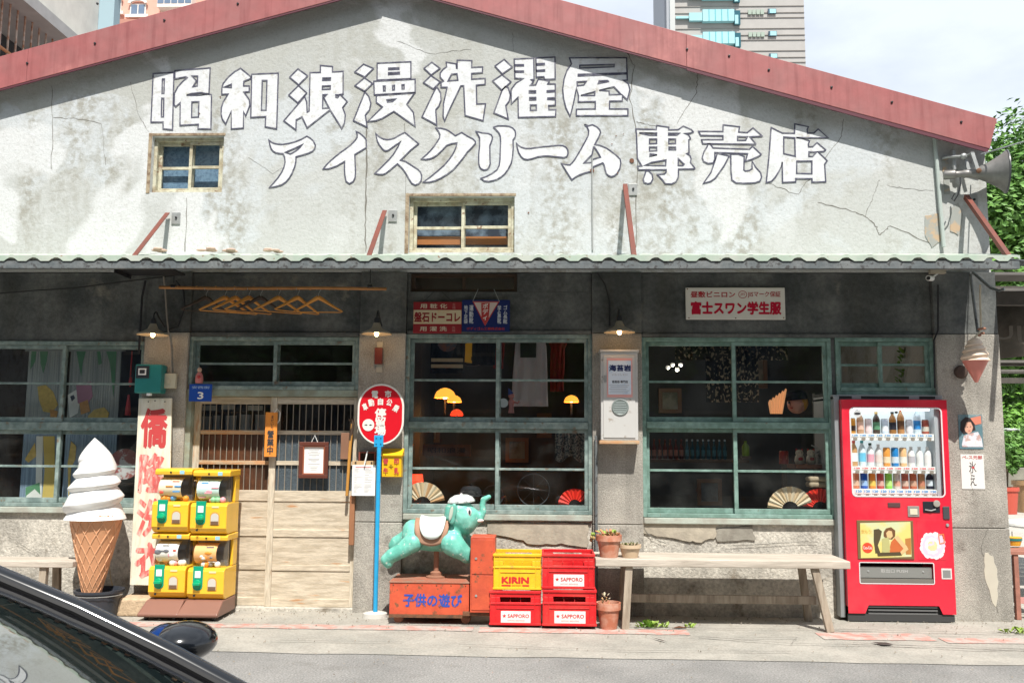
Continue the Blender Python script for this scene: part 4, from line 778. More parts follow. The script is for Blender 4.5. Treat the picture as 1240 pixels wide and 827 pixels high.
# ---- capsule machines
def capsule(x0, z0, W_, H_, lab, art, colr):
    D = .31; yf = -.42; yb = yf+D; x1 = x0+W_; t = thing('capsule_machine', lab, 'capsule machine', ((x0+x1)/2,(yf+yb)/2,z0), 'four yellow capsule toy machines stacked two by two')
    zm = z0+H_*.46; w = .010
    # cabinet: back, sides with cut for the drum, top
    prof = [(yb,z0),(yf+.05,z0),(yf+.02,z0+.02),(yf,z0+.05),(yf,zm-.01),(yf+.03,zm+.015),(yf+.19,zm+.10),(yf+.215,zm+.17),(yf+.06,z0+H_-.052),(yf+.035,z0+H_-.05),(yf+.035,z0+H_-.012),(yf+.07,z0+H_),(yb,z0+H_)]
    lowp = [(yb,z0),(yf+.05,z0),(yf+.02,z0+.02),(yf,z0+.05),(yf,zm-.01),(yf+.03,zm+.012),(yb,zm+.012)]
    m = MB(); m.prismx(lowp, x0+.004, x1-.004)
    m.box(x0+.004,x0+.03,yf+.20,yb,zm+.013,z0+H_-.055); m.box(x1-.03,x1-.004,yf+.20,yb,zm+.013,z0+H_-.055); m.box(x0+.031,x1-.031,yb-.03,yb,zm+.013,z0+H_-.055)
    m.prismx([(yb,z0+H_-.054),(yf+.04,z0+H_-.054),(yf+.035,z0+H_-.02),(yf+.055,z0+H_-.003),(yb,z0+H_)], x0-.001, x1+.001)
    build('cabinet', m, YEL, t, bevel=.008, seg=3)
    # clear drum window
    r = (z0+H_-.056 - zm-.014)/2; cz = zm+.014+r; arc = [(yf+.12-1.0*(.13)*math.cos(a), cz+r*math.sin(a)) for a in [(-.5+i/12)*math.pi for i in range(13)]]
    m = MB(); vs = [(x, y, z) for y, z in arc for x in (x0+.012, x1-.012)]; m.add(vs, [(2*i,2*i+1,2*i+3,2*i+2) for i in range(12)], True); m.add([(x0+.012,y,z) for y,z in arc]+[(x1-.012,y,z) for y,z in arc],[tuple(range(13)),tuple(range(25,12,-1))]); build('clear_dome', m, CLEAR, t)
    # inner poster drum
    m = MB(); ri = r*.80; arc2 = [(yf+.14-.11*math.cos(a), cz+ri*math.sin(a)) for a in [(-.45+.9*i/10)*math.pi for i in range(11)]]
    xa_, xb_ = x0+W_*.12, x0+W_*.72; vs = [(x, y, z) for y, z in arc2 for x in (xa_, xb_)]; m.add(vs, [(2*i,2*i+1,2*i+3,2*i+2) for i in range(10)], True); pd = build('display_card', m, art, t)
    m = MB(); m.box(x0+.03,x1-.03,yf+.15,yb-.035,zm+.014,z0+H_-.056); build('drum_inside', m, mk('drum_dark', (.10,.10,.10), .4), t)
    rr = random.Random(int(x0*1000)+int(z0*100))
    for k in range(5):
        a = -.42+.16*k; u = rr.random(); y = yf+.14-.113*math.cos(a*math.pi); z = cz+ri*math.sin(a*math.pi)*1.01
        for q in range(rr.choice((1,2,4))): xq = rr.uniform(xa_+.02,xb_-.02); m2 = MB(); (m2.ell((xq,y+.004*rr.random(),z+rr.uniform(-.012,.012)),(rr.uniform(.008,.034),.006,rr.uniform(.006,.022)),9,5) if rr.random() < .6 else m2.box(max(xa_,xq-.03),min(xb_,xq+.03),y-.004,y+.006,z-.006,z+.004)); build('card_picture', m2, colr[rr.randrange(len(colr))], pd)
    for k in range(4):
        xq = x0+.05+rr.random()*(W_-.1); m2 = MB(); m2.ell((xq,yf+.06+rr.random()*.03,zm+.035),.026,12,8); build('capsule', m2, colr[rr.randrange(len(colr))], t)
    # knob plate, knob, chute, slot
    kx = x0+W_*.30; ka = zm+.028; kz = z0+H_*.245; m = MB(); pts = [(kx-.042,ka),(kx+.042,ka),(kx+.042,kz)]+[(kx+.042*math.cos(a),kz-.035*math.sin(a)-.02) for a in [i*math.pi/8 for i in range(9)]]+[(kx-.042,kz)]
    m.prism(pts, yf-.006, yf+.012); build('knob_plate', m, GREEND, t, bevel=.002)
    build('price_card', MB().box(kx-.024,kx+.024,yf-.009,yf-.0062,kz+.05,kz+.105), PAPER, t)
    build('knob', MB().lathe([(.034,0),(.034,.012),(.022,.016),(0,.018)], (kx,yf-.0065,kz), 20, (0,-1,0)).box(kx-.030,kx+.030,yf-.045,yf-.018,kz-.008,kz+.012), GREENP, t, bevel=.002)
    cx = x0+W_*.68; m = MB(); P = [(cx-.040,kz-.055),(cx+.040,kz-.055),(cx+.040,kz+.02)]+[(cx+.040*math.cos(a),kz+.02+.036*math.sin(a)) for a in [i*math.pi/8 for i in range(1,8)]]+[(cx-.040,kz+.02)]
    ch = build('chute', m.prism(P, yf-.003, yf+.004), mk('chute_rim', (.55,.30,.05), .5), t)
    P2 = [(cx+(x-cx)*.82, kz-.01+(z-kz+.01)*.82) for x, z in P]; build('chute_flap', MB().prism(P2, yf-.006, yf-.0032), mk('chute_clear', (.55,.52,.46), .3), ch); build('chute_gap', MB().box(cx-.032,cx+.032,yf-.0075,yf-.0062,kz-.05,kz-.022), mk('brown_dark', (.16,.09,.05), .5), ch)
    build('coin_slot', MB().box(cx-.028,cx+.030,yf-.004,yf+.002,kz+.088,kz+.103), mk('slot_plate', (.75,.62,.35), .4), t)
    for lx, lz in ((x0+.07,z0+.035),): build('lock', MB().lathe([(.010,0),(.010,.006),(0,.007)], (lx,yf-.001,lz), 10, (0,-1,0)), BLACKM, t)
    build('lock', MB().lathe([(.008,0),(.008,.006),(0,.007)], ((x0+x1)/2-.02,yf+.034,z0+H_-.032), 10, (0,-1,0)), BLACKM, t)
    build('sticker', MB().box(x0+W_*.68,x0+W_*.80,yf+.030,yf+.0345,z0+H_-.046,z0+H_-.016), mk('pale_blue_sticker', (.30,.55,.70), .5), t)
    return t
cm = [mk('toy_orange', (.80,.28,.03), .5), mk('toy_red', (.75,.08,.05), .5), mk('toy_blue', (.05,.30,.65), .5), mk('toy_pink', (.80,.35,.40), .5), mk('toy_green', (.25,.55,.30), .5), mk('toy_white', (.75,.75,.72), .5), mk('toy_grey', (.18,.18,.20), .5)]
xL0, xL1, xR1 = VX(181,650,.42), VX(228,650,.42), VX(274,650,.42); Wm = xR1-xL1
zt_, zmid, zbot = VZ(230,567,.42), VZ(230,650,.48), VZ(230,726,.48); Hm = (zt_-zbot)/2
xL0 = xL1 - Wm + .0
card = [mk('card_yellow', (.80,.70,.50), .6), mk('card_mint', (.60,.78,.72), .6), mk('card_white', (.80,.78,.72), .6), mk('card_orange', (.80,.42,.16), .6)]
capsule(xL0-.004, zbot+Hm, Wm-.004, Hm-.003, 'upper yellow capsule toy machine next to the white signboard', card[0], [cm[0],cm[1],cm[2]])
capsule(xL1+.002, zbot+Hm-.01, Wm-.004, Hm-.003, 'upper yellow capsule toy machine next to the wooden door', card[1], [cm[3],cm[4],cm[2],cm[3]])
capsule(xL0-.004, zbot, Wm-.004, Hm-.003, 'lower yellow capsule toy machine nearest the white signboard', card[2], [cm[3],cm[1],cm[5],cm[6]])
capsule(xL1+.002, zbot-.01, Wm-.004, Hm-.003, 'lower yellow capsule toy machine nearest the wooden door', card[3], [cm[6],cm[5],cm[0]])
for xa, lab in ((xL0-.004,'brown plastic machine stand next to the stone block'), (xL1+.002,'brown plastic machine stand next to the wooden door')):
    t = thing('machine_stand', lab, 'stand', (xa+Wm/2,-.4,0)); m = MB(); x1_ = xa+Wm-.006; zz = zbot-.012
    vs = [(xa-.025,-.54,.035),(x1_+.0,-.54,.035),(x1_+.0,-.11,.035),(xa-.0,-.11,.035),(xa+.0,-.42,zz),(x1_,-.42,zz),(x1_,-.11,zz),(xa,-.11,zz),(xa-.025,-.55,.06),(x1_,-.55,.06)]
    m.add(vs, [(3,2,1,0),(0,1,9,8),(8,9,5,4),(4,5,6,7),(1,2,6,5,9),(2,3,7,6),(3,0,8,4,7)]); build('stand_body', m, BROWNP, t, bevel=.012, seg=3)
    for cx in (xa+.03, x1_-.05): build('caster', MB().lathe([(0,-.012),(.019,-.012),(.019,.012),(0,.012)], (cx,-.48,.022), 14, (1,0,0)), BLACKM, t)
# ---- orange open sign
x0,x1,z0,z1 = RC(320,499,334.5,553,.06); t = thing('hanging_wood_sign', 'narrow orange wooden sign with black characters hung on the door', 'sign', ((x0+x1)/2,-.03,z1))
build('board', MB().box(x0,x1,-.045,-.028,z0,z1), ORWOOD, t, bevel=.002); build('characters', txtmb('營業中', x0+.022,x1-.024,z0+.02,z0+.235,-.0462,.03,vert=True), INK, t)
build('small_characters', txtmb('まだいた', x0+.05,x1-.03,z0+.245,z1-.03,-.0462,.01,vert=True), INK, t)
build('cord', MB().tube([((x0+x1)/2+.02,-.04,z1-.01),((x0+x1)/2+.05,-.05,z1+.03),((x0+x1)/2+.075,-.035,z1-.0),((x0+x1)/2+.07,-.03,z1-.07),((x0+x1)/2+.05,-.03,z1-.1)],.004,6), WHITE, t)
# ---- framed notice
x0,x1,z0,z1 = RC(361.5,535,397,579,.05); t = thing('framed_notice', 'framed printed notice hung on the right door leaf', 'picture frame', ((x0+x1)/2,-.02,z0))
build('frame', ring(MB(), x0,x1,-.045,-.012,z0,z1,.034), mk('mahogany', (.12,.035,.022), .4, var=.15), t, bevel=.004); build('frame_inner', ring(MB(), x0+.034,x1-.034,-.038,-.02,z0+.034,z1-.034,.010), mk('red_brown_wood', (.32,.09,.04), .5), t)
build('paper', MB().box(x0+.03,x1-.03,-.025,-.020,z0+.03,z1-.03), PAPER, t)
m = MB(); rr = random.Random(5); zq = z1-.075
while zq > z0+.07: w = rr.uniform(.02,.06); m.box((x0+x1)/2-w/1,(x0+x1)/2+w,-.0262,-.0252,zq,zq+.004); zq -= rr.choice((.011,.022,.014))
build('print_line', m, GREYINK, t); build('hanging_cord', MB().tube([((x0+x1)/2-.03,-.02,z1-.01),((x0+x1)/2,-.015,z1+.06),((x0+x1)/2+.03,-.02,z1-.01)],.004,6), WHITE, t)
# ---- wood plate + cane on door
x0,x1,z0,z1 = RC(412,524,422,556,.05); tag(build('door_plank', MB().box(x0,x1,-.035,-.014,z0,z1), mk('brown_plank', (.24,.12,.07), .6, var=.2), bevel=.003), 'small brown wooden plaque on the right edge of the door', 'plaque')
t = thing('bamboo_cane', 'long bamboo cane with dark tip standing against the door jamb', 'cane', V(421,612,.06)); A_, Bq, C_ = V(427,509,.07), V(424,540,.07), V(420,600,.07)
build('shaft', MB().tube([A_+Vector((0,0,-.03)),Bq,C_], .014, 10), mk('honey_bamboo', (.50,.24,.05), .45, var=.2), t); build('handle', MB().tube([A_+Vector((-.03,0,0)),A_+Vector((0,0,.01)),A_+Vector((.004,0,-.03)),Bq+Vector((0,0,.05))], .015, 10), DARKWOOD, t)
a = RC(420,600,429,660,.07); tag(build('wood_block', MB().box(a[0]+.02,a[1],-.075,-.018,a[2],a[3]), mk('brown_plank2', (.30,.13,.06), .6, var=.2), bevel=.006), 'worn reddish wooden block on the door jamb below the cane', 'block')
# ---- key hook plate over oval sign
p = V(458,432,.06); t = thing('wall_hook_plate', 'small dark red wooden tag hung on a pale metal plate above the oval sign', 'tag', p)
a = RC(456,414,463,451,.05); build('metal_plate', MB().box(a[0],a[1],-.045,-.037,a[2],a[3]), mk('pale_metal', (.42,.38,.30), .5), t, bevel=.002); a = RC(453.5,421,463,441,.07); build('red_tag', MB().box(a[0],a[1],-.075,-.0455,a[2],a[3]), mk('red_tag', (.16,.03,.02), .35), t, bevel=.006)
# ---- oval stop sign on cyan pole
d = .20; cx, zz0, zz1 = V(461,500,d).x, VZ(461,538,d), VZ(461,465.5,d); x0, x1 = VX(434,500,d), VX(488.5,500,d); r = (x1-x0)/2; cx = (x0+x1)/2
pb = V(457,744,.42); t = thing('tram_stop_sign', 'red oval stop sign with white characters on a cyan pole', 'sign', (V(457,640,d).x,-d,.004))
def stad(r, za, zb, n=20): return [(cx+r*math.cos(a), zb-r+r*math.sin(a)) for a in [i*math.pi/n for i in range(n+1)]]+[(cx-r*math.cos(a), za+r-r*math.sin(a)) for a in [i*math.pi/n for i in range(n+1)]]
build('sign_plate', MB().prism(stad(r,zz0,zz1), -d-.006, -d), ENRED, t); build('plate_rim', MB().prism(stad(r+.006,zz0-.006,zz1+.006), -d-.003, -d+.003), ENWHITE, t); build('border', outline([stad(r-.004,zz0+.004,zz1-.004)], -d-.0072, .012), ENWHITE, t)
def tx(s, px0,py0,px1,py1, dd, bold, mat, par, vert=False, sp=1.0, nm='characters', rot=0):
    a = RC(px0,py0,px1,py1,dd); M = None
    if rot: M = at(((a[0]+a[1])/2,-dd,(a[2]+a[3])/2), Matrix.Rotation(math.radians(rot),4,'Y'))
    return build(nm, txtmb(s, a[0],a[1],a[2],a[3],-dd,bold,vert=vert,space=sp,M=M), mat, par)
dd = d+.0075
tx('停留場', 453.5,494,467.5,527, dd,.04,ENWHITE,t,True,.82); tx('電',450,473,458,482,dd,.04,ENWHITE,t); tx('市',466,472.5,474,481.5,dd,.04,ENWHITE,t)
tx('車',439,488,445,497,dd,.04,ENWHITE,t,rot=-25); tx('動',446,483,453,492,dd,.04,ENWHITE,t,rot=-12); tx('自',457.5,482,464,490.5,dd,.04,ENWHITE,t); tx('公',468,483,475,491.5,dd,.04,ENWHITE,t,rot=14); tx('乘',476,490,483,499,dd,.04,ENWHITE,t,rot=30)
p = V(446,514.5,dd); build('round_emblem', MB().prism([(p.x+.052*math.cos(a),p.z+.052*math.sin(a)) for a in [i*math.pi/14 for i in range(28)]], -d-.0085, -d-.0065), ENWHITE, t)
m = MB(); 
for s in (-1,1): m.prism([(p.x+s*.006,p.z),(p.x+s*.018,p.z+.007),(p.x+s*.036,p.z),(p.x+s*.018,p.z-.006)], -d-.0098, -d-.0086)
build('emblem_mark', m, INK, t)
px_ = V(457.5,640,d).x; build('pole', MB().tube([(px_,-d-.028,.03),(px_,-d-.028,VZ(457,541,d))], .019, 16), CYAN, t); a = RC(453,527,464,541,d+.03); build('clamp_plate', MB().box(a[0],a[1],-d-.034,-d-.0078,a[2],a[3]), CYAN, t, bevel=.003)
for ix in (.25,.75):
    for iz_ in (.25,.75): build('bolt', MB().lathe([(.006,0),(.006,.004),(0,.005)], (a[0]+(a[1]-a[0])*ix,-d-.034,a[2]+(a[3]-a[2])*iz_), 8, (0,-1,0)), mk('dark_blue_bolt', (.01,.08,.2), .4), t)
build('concrete_foot', MB().lathe([(0,0),(.105,0),(.10,.035),(.05,.045),(0,.045)], (px_,-d-.02,.004), 24, wob=lambda i,a: 1+.06*math.sin(a*3)), mk('pale_foot', (.52,.50,.46), .9, bump=.3), t)
# ---- clipboard, letter tray
x0,x1,z0,z1 = RC(426,558,455,600,.12); t = thing('clipboard', 'wooden clipboard with a white printed menu sheet', 'clipboard', ((x0+x1)/2,-.10,z1)); build('board', MB().box(x0,x1-.01,-.115,-.104,z0+.02,z1), mk('clip_wood', (.50,.33,.17), .6, var=.15), t, bevel=.002)
build('paper', MB().box(x0+.003,x1-.004,-.121,-.1155,z0,z1-.035), PAPER, t)
m = MB(); rr = random.Random(9); zq = z1-.07
while zq > z0+.02:
    for xx_ in (x0+.02, (x0+x1)/2+.005): w = rr.uniform(.02,.08); m.box(xx_,xx_+w,-.1222,-.1212,zq,zq+.003)
    zq -= rr.choice((.011,.011,.02))
build('print_line', m, GREYINK, t); build('red_heading', MB().box(x0+.03,x1-.04,-.1222,-.1212,z1-.058,z1-.052), REDINK, t)
for xx_ in (x0+.03, x1-.04): build('ring', MB().lathe([(.008,0),(.008,.006)], (xx_,-.116,z1-.015), 10, (0,-1,0)), BLACKM, t)
x0,x1,z0,z1 = RC(433,547,453.5,562,.14); t = thing('letter_tray', 'small red brown wooden tray on the pillar above the clipboard', 'tray', ((x0+x1)/2,-.10,z0)); build('tray_box', ring(MB(), x0,x1,-.10,-.037,z0,z1,.012), mk('tray_red', (.22,.05,.03), .6), t, bevel=.002); build('tray_back', MB().box(x0+.012,x1-.012,-.05,-.038,z0+.012,z1-.012), DARKWOOD, t)
build('white_ribbon', MB().tube([V(445,546,.13),V(443,555,.14),V(441,564,.14)], .006, 5), WHITE, t)
# ---- yellow milk box
x0,x1,z0,z1 = RC(461.5,546,486.5,578,.16); t = thing('milk_box', 'yellow wall box with red characters beside the cyan pole', 'box', ((x0+x1)/2,-.04,z0)); m = MB(); m.prismx([(-.038,z0),(-.135,z0+.004),(-.150,z1-.045),(-.038,z1-.045)], x0+.004, x1-.006); build('box_body', m, YBOX, t, bevel=.003)
m = MB(); m.prismx([(-.038,z1-.044),(-.165,z1-.044),(-.165,z1-.030),(-.06,z1+.022),(-.038,z1+.022)], x0-.006, x1+.004); build('lid', m, YBOX, t, bevel=.003)
tx('雪',464,555,470,562,.153,.05,REDINK,t); tx('印',477,554.5,483,562,.153,.05,REDINK,t); tx('牛',464,566,470,573.5,.147,.05,REDINK,t); tx('乳',477,566,483,574,.147,.05,REDINK,t)
p = V(473.5,563.5,.152); m = MB()
for k in range(6): a = k*math.pi/3; m.prism([(p.x+.004*math.cos(a+.6),p.z+.004*math.sin(a+.6)),(p.x+.022*math.cos(a),p.z+.022*math.sin(a)),(p.x+.004*math.cos(a-.6),p.z+.004*math.sin(a-.6))], -.1535,-.148)
build('snowflake', m, mk('olive_mark', (.30,.22,.02), .5), t)
# ---- enamel signs under awning
x0,x1,z0,z1 = RC(499,364,558,402.5,.12); t = thing('enamel_sign', 'red enamel sign with a cream band hung over the middle window', 'sign', ((x0+x1)/2,-.03,z1)); build('plate', MB().box(x0,x1,-.045,-.040,z0,z1), ENRED2, t, bevel=.002); h = z1-z0
build('cream_band', MB().box(x0+.002,x1-.002,-.0472,-.0452,z0+h*.30,z0+h*.74), mk('cream_enamel', (.62,.52,.34), .4, col2=(.66,.42,.20), sc=9, th=(.55,.7)), t)
build('characters', txtmb('盤石ドーコレ', x0+.008,x1-.010,z0+h*.35,z0+h*.68,-.0485,.035), ENRED2, t)
for s, q in (('用 粧 化',.79),('用 濯 洗',.07)): build('small_characters', txtmb(s, x0+.06,x1-.13,z0+h*q,z0+h*(q+.15),-.0462,.02), mk('cream_print', (.62,.54,.40), .5), t)
for q in (.77,.05): build('small_characters', txtmb('各種', x1-.085,x1-.055,z0+h*q,z0+h*(q+.18),-.0462,.0,vert=True), mk('pink_print', (.50,.20,.18), .5), t)
build('hanging_wire', MB().tube([(x0+.08,-.043,z1-.005),((x0+x1)/2-.03,-.03,z1+.10)],.003,5).tube([(x1-.08,-.043,z1-.005),((x0+x1)/2+.03,-.03,z1+.10)],.003,5), BLACKM, t)
x0,x1,z0,z1 = RC(558.5,361.5,617,400.5,.12); t = thing('enamel_sign', 'navy enamel sign with a white and red triangle over the middle window', 'sign', ((x0+x1)/2,-.03,z1)); build('plate', MB().box(x0,x1,-.045,-.040,z0,z1), ENBLUE, t, bevel=.002); h = z1-z0; w = x1-x0
T = [(x0+w*.22,z1-h*.05),(x0+w*.78,z1-h*.05),(x0+w*.485,z0+h*.18)]; build('triangle', MB().prism(T,-.0475,-.0452), mk('triangle_cream', (.62,.52,.47), .4), t); build('triangle_border', outline([[(x0+w*.235,z1-h*.07),(x0+w*.765,z1-h*.07),(x0+w*.485,z0+h*.21)]], -.0486, .008), REDINK, t)
build('triangle_core', MB().prism([(x0+w*.40,z1-h*.10),(x0+w*.58,z1-h*.10),(x0+w*.56,z0+h*.40),(x0+w*.485,z0+h*.22),(x0+w*.41,z0+h*.40)],-.0495,-.0487), REDINK, t); build('characters', txtmb('ボディ', x0+w*.43,x0+w*.55,z0+h*.36,z1-h*.12,-.0505,.03,vert=True), ENWHITE, t)
for s, a, b in (('地下足袋',.04,.12),('運動靴',.15,.24),('学童靴',.74,.82),('ゴム長靴',.86,.95)): build('side_characters', txtmb(s, x0+w*a,x0+w*b,z0+h*.25,z1-h*.17,-.0462,.03,vert=True), mk('pale_enamel', (.55,.58,.62), .5), t)
build('maker_line', txtmb('ボディゴム工業株式会社', x0+w*.10,x0+w*.90,z0+h*.05,z0+h*.14,-.0462,.02), REDINK, t)
build('hanging_wire', MB().tube([T[0]and(T[0][0],-.045,T[0][1]),(x0+w*.33,-.03,z1+.10)],.003,5).tube([(T[1][0],-.045,T[1][1]),(x0+w*.66,-.03,z1+.10)],.003,5), GREYM, t)
x0,x1,z0,z1 = RC(831,347.5,952,386.5,.06); t = thing('enamel_sign', 'long white enamel sign with red lettering over the right window', 'sign', ((x0+x1)/2,-.0,z0)); build('plate', MB().box(x0,x1,-.030,-.018,z0,z1), ENWHITE, t, bevel=.008, seg=3); h = z1-z0; w = x1-x0
build('characters', txtmb('富士スワン学生服', x0+w*.05,x1-w*.04,z0+h*.15,z0+h*.57,-.0312,.05), mk('crimson_print', (.50,.0,.03), .4), t); build('small_characters', txtmb('昼敷ビニロン', x0+w*.05,x0+w*.50,z0+h*.68,z0+h*.88,-.0312,.025), mk('crimson_print2', (.42,.02,.03), .4), t)
build('small_characters', txtmb('JISマーク保証', x0+w*.625,x1-w*.045,z0+h*.68,z0+h*.88,-.0312,.015), MATS['crimson_print2'], t); mx_, mz_ = x0+w*.575, z0+h*.78
m = outline([[(mx_+.036*math.cos(a),mz_+.032*math.sin(a)) for a in [i*math.pi/12 for i in range(24)]]], -.0312, .005); txtmb('JIS', mx_-.022,mx_+.022,mz_-.012,mz_+.014,-.0312,.0,mb=m); build('round_mark', m, MATS['crimson_print2'], t)
for u, v in ((.02,.95),(.03,.05),(.5,.05),(.98,.06)): build('screw', MB().lathe([(.006,0),(.005,.003),(0,.004)], (x0+w*u,-.030,z0+h*v), 8, (0,-1,0)), RUST, t)
# ---- white cabinet
x0,x1,z0,z1 = RC(728,426,773,533,.22); t = thing('wall_cabinet', 'white metal wall cabinet with a round grey vent on the pillar', 'cabinet', ((x0+x1)/2,-.05,z0))
WC = mk('worn_white_metal', (.50,.49,.47), .5, var=.06, third=(.33,.29,.25), tsc=14, tth=(.62,.68)); build('cabinet_body', MB().box(x0,x1,-.19,-.037,z0,z1), WC, t, bevel=.004); build('cabinet_top', MB().box(x0-.01,x1+.01,-.205,-.037,z1+.001,z1+.022), WC, t, bevel=.004); build('cabinet_door', MB().box(x0+.02,x1-.025,-.198,-.191,z0+.02,z1-.03), WC, t, bevel=.003)
build('bottom_plank', MB().box(x0-.015,x1+.01,-.20,-.037,z0-.032,z0-.002), WOOD_ORANGE, t, bevel=.004); p = V(751,493,.2); m = MB(); m.lathe([(.072,0),(.074,.006),(.066,.010),(.060,.006),(0,.006)], (p.x,-.1985,p.z), 32, (0,-1,0)); vt = build('round_vent', m, mk('vent_grey', (.18,.21,.20), .5), t)
for k in range(5): a = -.04+.02*k; ww = math.sqrt(.06**2-a*a)-.004; build('vent_slat', MB().box(p.x-ww,p.x+ww,-.2082,-.2052,p.z+a-.004,p.z+a+.004), mk('vent_slat', (.28,.32,.31), .5), vt)
build('latch', MB().box(x0+.026,x0+.046,-.206,-.1985,z0+.50,z0+.56), GREYM, t, bevel=.003)
x0,x1,z0,z1 = RC(735,433.5,766,481,.21); t = thing('cabinet_poster', 'pink bordered paper poster with blue brush characters on the white cabinet', 'poster', ((x0+x1)/2,-.199,z0)); build('sheet', MB().box(x0,x1,-.2005,-.199,z0,z1), PINKP, t); build('sheet_face', MB().box(x0+.012,x1-.012,-.2025,-.2008,z0+.025,z1-.022), mk('pale_blue_paper', (.66,.72,.80), .7, col2=(.45,.58,.74), sc=9, th=(.5,.65)), t)
w = x1-x0; h = z1-z0; build('characters', txtmb('海苔岩', x0+w*.08,x1-w*.05,z0+h*.66,z0+h*.83,-.2035,.05), mk('navy_ink', (.01,.02,.10), .7), t); build('small_characters', txtmb('いらっしゃい', x0+w*.2,x1-w*.2,z0+h*.55,z0+h*.61,-.2035,.0), GREYINK, t); build('small_characters', txtmb('岩苔岩 専門店', x0+w*.2,x1-w*.18,z0+h*.36,z0+h*.43,-.2035,.02), INK, t)
m = MB(); 
for k in range(5): m.box(x0+.02+.01*(k%2),x1-.03-.012*(k%3),-.2036,-.2028,z0+h*(.30-.045*k),z0+h*(.31-.045*k))
build('print_line', m, GREYINK, t)
# ---- elephant ride -----------------------------------------------------
dE = .27
def E(cx_, cy_, d_=dE): return V(440+cx_/4.594, 580+cy_/4.594, d_)
cA = RC(471.5,706,568,747,.52); x0,x1 = cA[0],cA[1]; yF_,yB_ = -.52,-.06; zt0 = cA[3]; zb_ = cA[2]
t = thing('elephant_ride', 'mint green elephant kiddie ride on a rusty orange wheeled cart with a coin box', 'kiddie ride', ((x0+x1)/2,-.3,0)); EL = t
build('cart_box', MB().box(x0,x1,yF_,yB_,zb_,zt0), RIDE_RED, t, bevel=.004)
build('cart_top', MB().box(x0-.006,x1+.004,yF_-.006,yB_+.006,zt0+.0005,zt0+.012), mk('dusty_red_top', (.36,.12,.07), .7, col2=(.28,.16,.11), sc=7, var=.15), t, bevel=.003)
build('cart_rim', MB().box(x0-.004,x1+.004,yF_-.006,yF_-.001,zb_-.004,zb_+.022), RUST, t)
for k in range(6): build('rivet', MB().lathe([(.006,0),(.004,.003),(0,.004)], (x0+.03+k*(x1-x0-.06)/5,yF_-.001,zt0-.016), 8,(0,-1,0)), RUST, t)
build('characters', txtmb('子供の遊び', x0+(x1-x0)*.17, x0+(x1-x0)*.915, zb_+(zt0-zb_)*.30, zb_+(zt0-zb_)*.70, yF_-.0022, .035), mk('worn_blue_paint', (.02,.07,.36), .6, col2=(.30,.09,.08), sc=26, th=(.58,.66)), t)
for wx in (x0+.07, x1-.03):
    w = build('wheel', MB().lathe([(0,-.018),(.036,-.018),(.04,-.010),(.04,.010),(.036,.018),(0,.018)], (wx,yF_+.06,.045), 20, (0,1,0)), mk('rust_wheel', (.30,.12,.07), .7, var=.2), t); [build('wheel_fork', MB().box(wx-.05,wx+.03,yF_+a_,yF_+a_+.005,.055,zb_-.001), RUST, w) for a_ in (.03,.085)]
    build('wheel', MB().lathe([(0,-.018),(.036,-.018),(.04,-.010),(.04,.010),(.036,.018),(0,.018)], (wx,yB_-.06,.045), 20, (0,1,0)), MATS['rust_wheel'], t)
cb_ = RC(569.5,650,599,741.5,.58); build('coin_box', MB().box(cb_[0],cb_[1],-.58,-.34,cb_[2],cb_[3]), RIDE_RED, t, bevel=.004); build('coin_box_door', MB().box(cb_[0]+.012,cb_[1]-.012,-.586,-.581,(cb_[2]+cb_[3])/2+.004,cb_[3]-.02), RIDE_RED, t, bevel=.002); build('coin_box_door', MB().box(cb_[0]+.012,cb_[1]-.012,-.586,-.581,cb_[2]+.02,(cb_[2]+cb_[3])/2-.004), RIDE_RED, t, bevel=.002)
for py in (676,721): p = V(576.5,py,.586); build('lock', MB().lathe([(.010,0),(.010,.006),(0,.007)], (p.x,-.5865,p.z), 10,(0,-1,0)), GREYM, t)
build('cart_foot', MB().box(cb_[0]-.06,cb_[1]-.02,-.56,-.34,cb_[2]-.03,cb_[2]-.001), RUST, t)
pc = E(405,500); build('post', MB().tube([(pc.x,-dE,zt0+.012),(pc.x,-dE,E(405,385).z)], .022, 14).lathe([(.085,0),(.085,.012),(.05,.02),(.05,.045),(.03,.055)], (pc.x,-dE,zt0+.012), 20), mk('rust_post', (.28,.13,.08), .7, var=.2), t)
def remesh(mb, vox, name, mat, par, smooth=6):
    me = bpy.data.meshes.new('r'); me.from_pydata(mb.v, [], mb.f); o = bpy.data.objects.new('r', me); COL.objects.link(o)
    r = o.modifiers.new('r', 'REMESH'); r.mode = 'VOXEL'; r.voxel_size = vox; s = o.modifiers.new('s', 'SMOOTH'); s.factor = .5; s.iterations = smooth
    dg = bpy.context.evaluated_depsgraph_get(); dg.update(); m2 = bpy.data.meshes.new_from_object(o.evaluated_get(dg)); bpy.data.objects.remove(o)
    base = POS[par.name] if par else Vector(); m2.transform(Matrix.Translation(-base)); m2.polygons.foreach_set('use_smooth', [True]*len(m2.polygons)); m2.materials.clear(); m2.materials.append(mat); m2.name = name
    ob = bpy.data.objects.new(name, m2); COL.objects.link(ob)
    if par: ob.parent = par; POS[ob.name] = base.copy()
    return ob
m = MB()
def limb(pts, m=m):   # [(cx,cy,dy,r px-crop)]
    P = [E(a,b)+Vector((0,dy,0)) for a,b,dy,r in pts]; R = [r/4.594/140 for a,b,dy,r in pts]
    for i in range(len(P)-1):
        n = max(2, int((P[i+1]-P[i]).length/.02))
        for k in range(n+1): t_ = k/n; m.ell(P[i].lerp(P[i+1], t_), R[i]+(R[i+1]-R[i])*t_, 12, 8)
limb([(292,308,0,78),(385,316,0,84),(475,326,0,74)])          # trunk of the body
limb([(282,290,0,66),(280,340,0,66)])
limb([(485,310,0,72),(525,262,0,60),(545,215,0,64)])          # neck
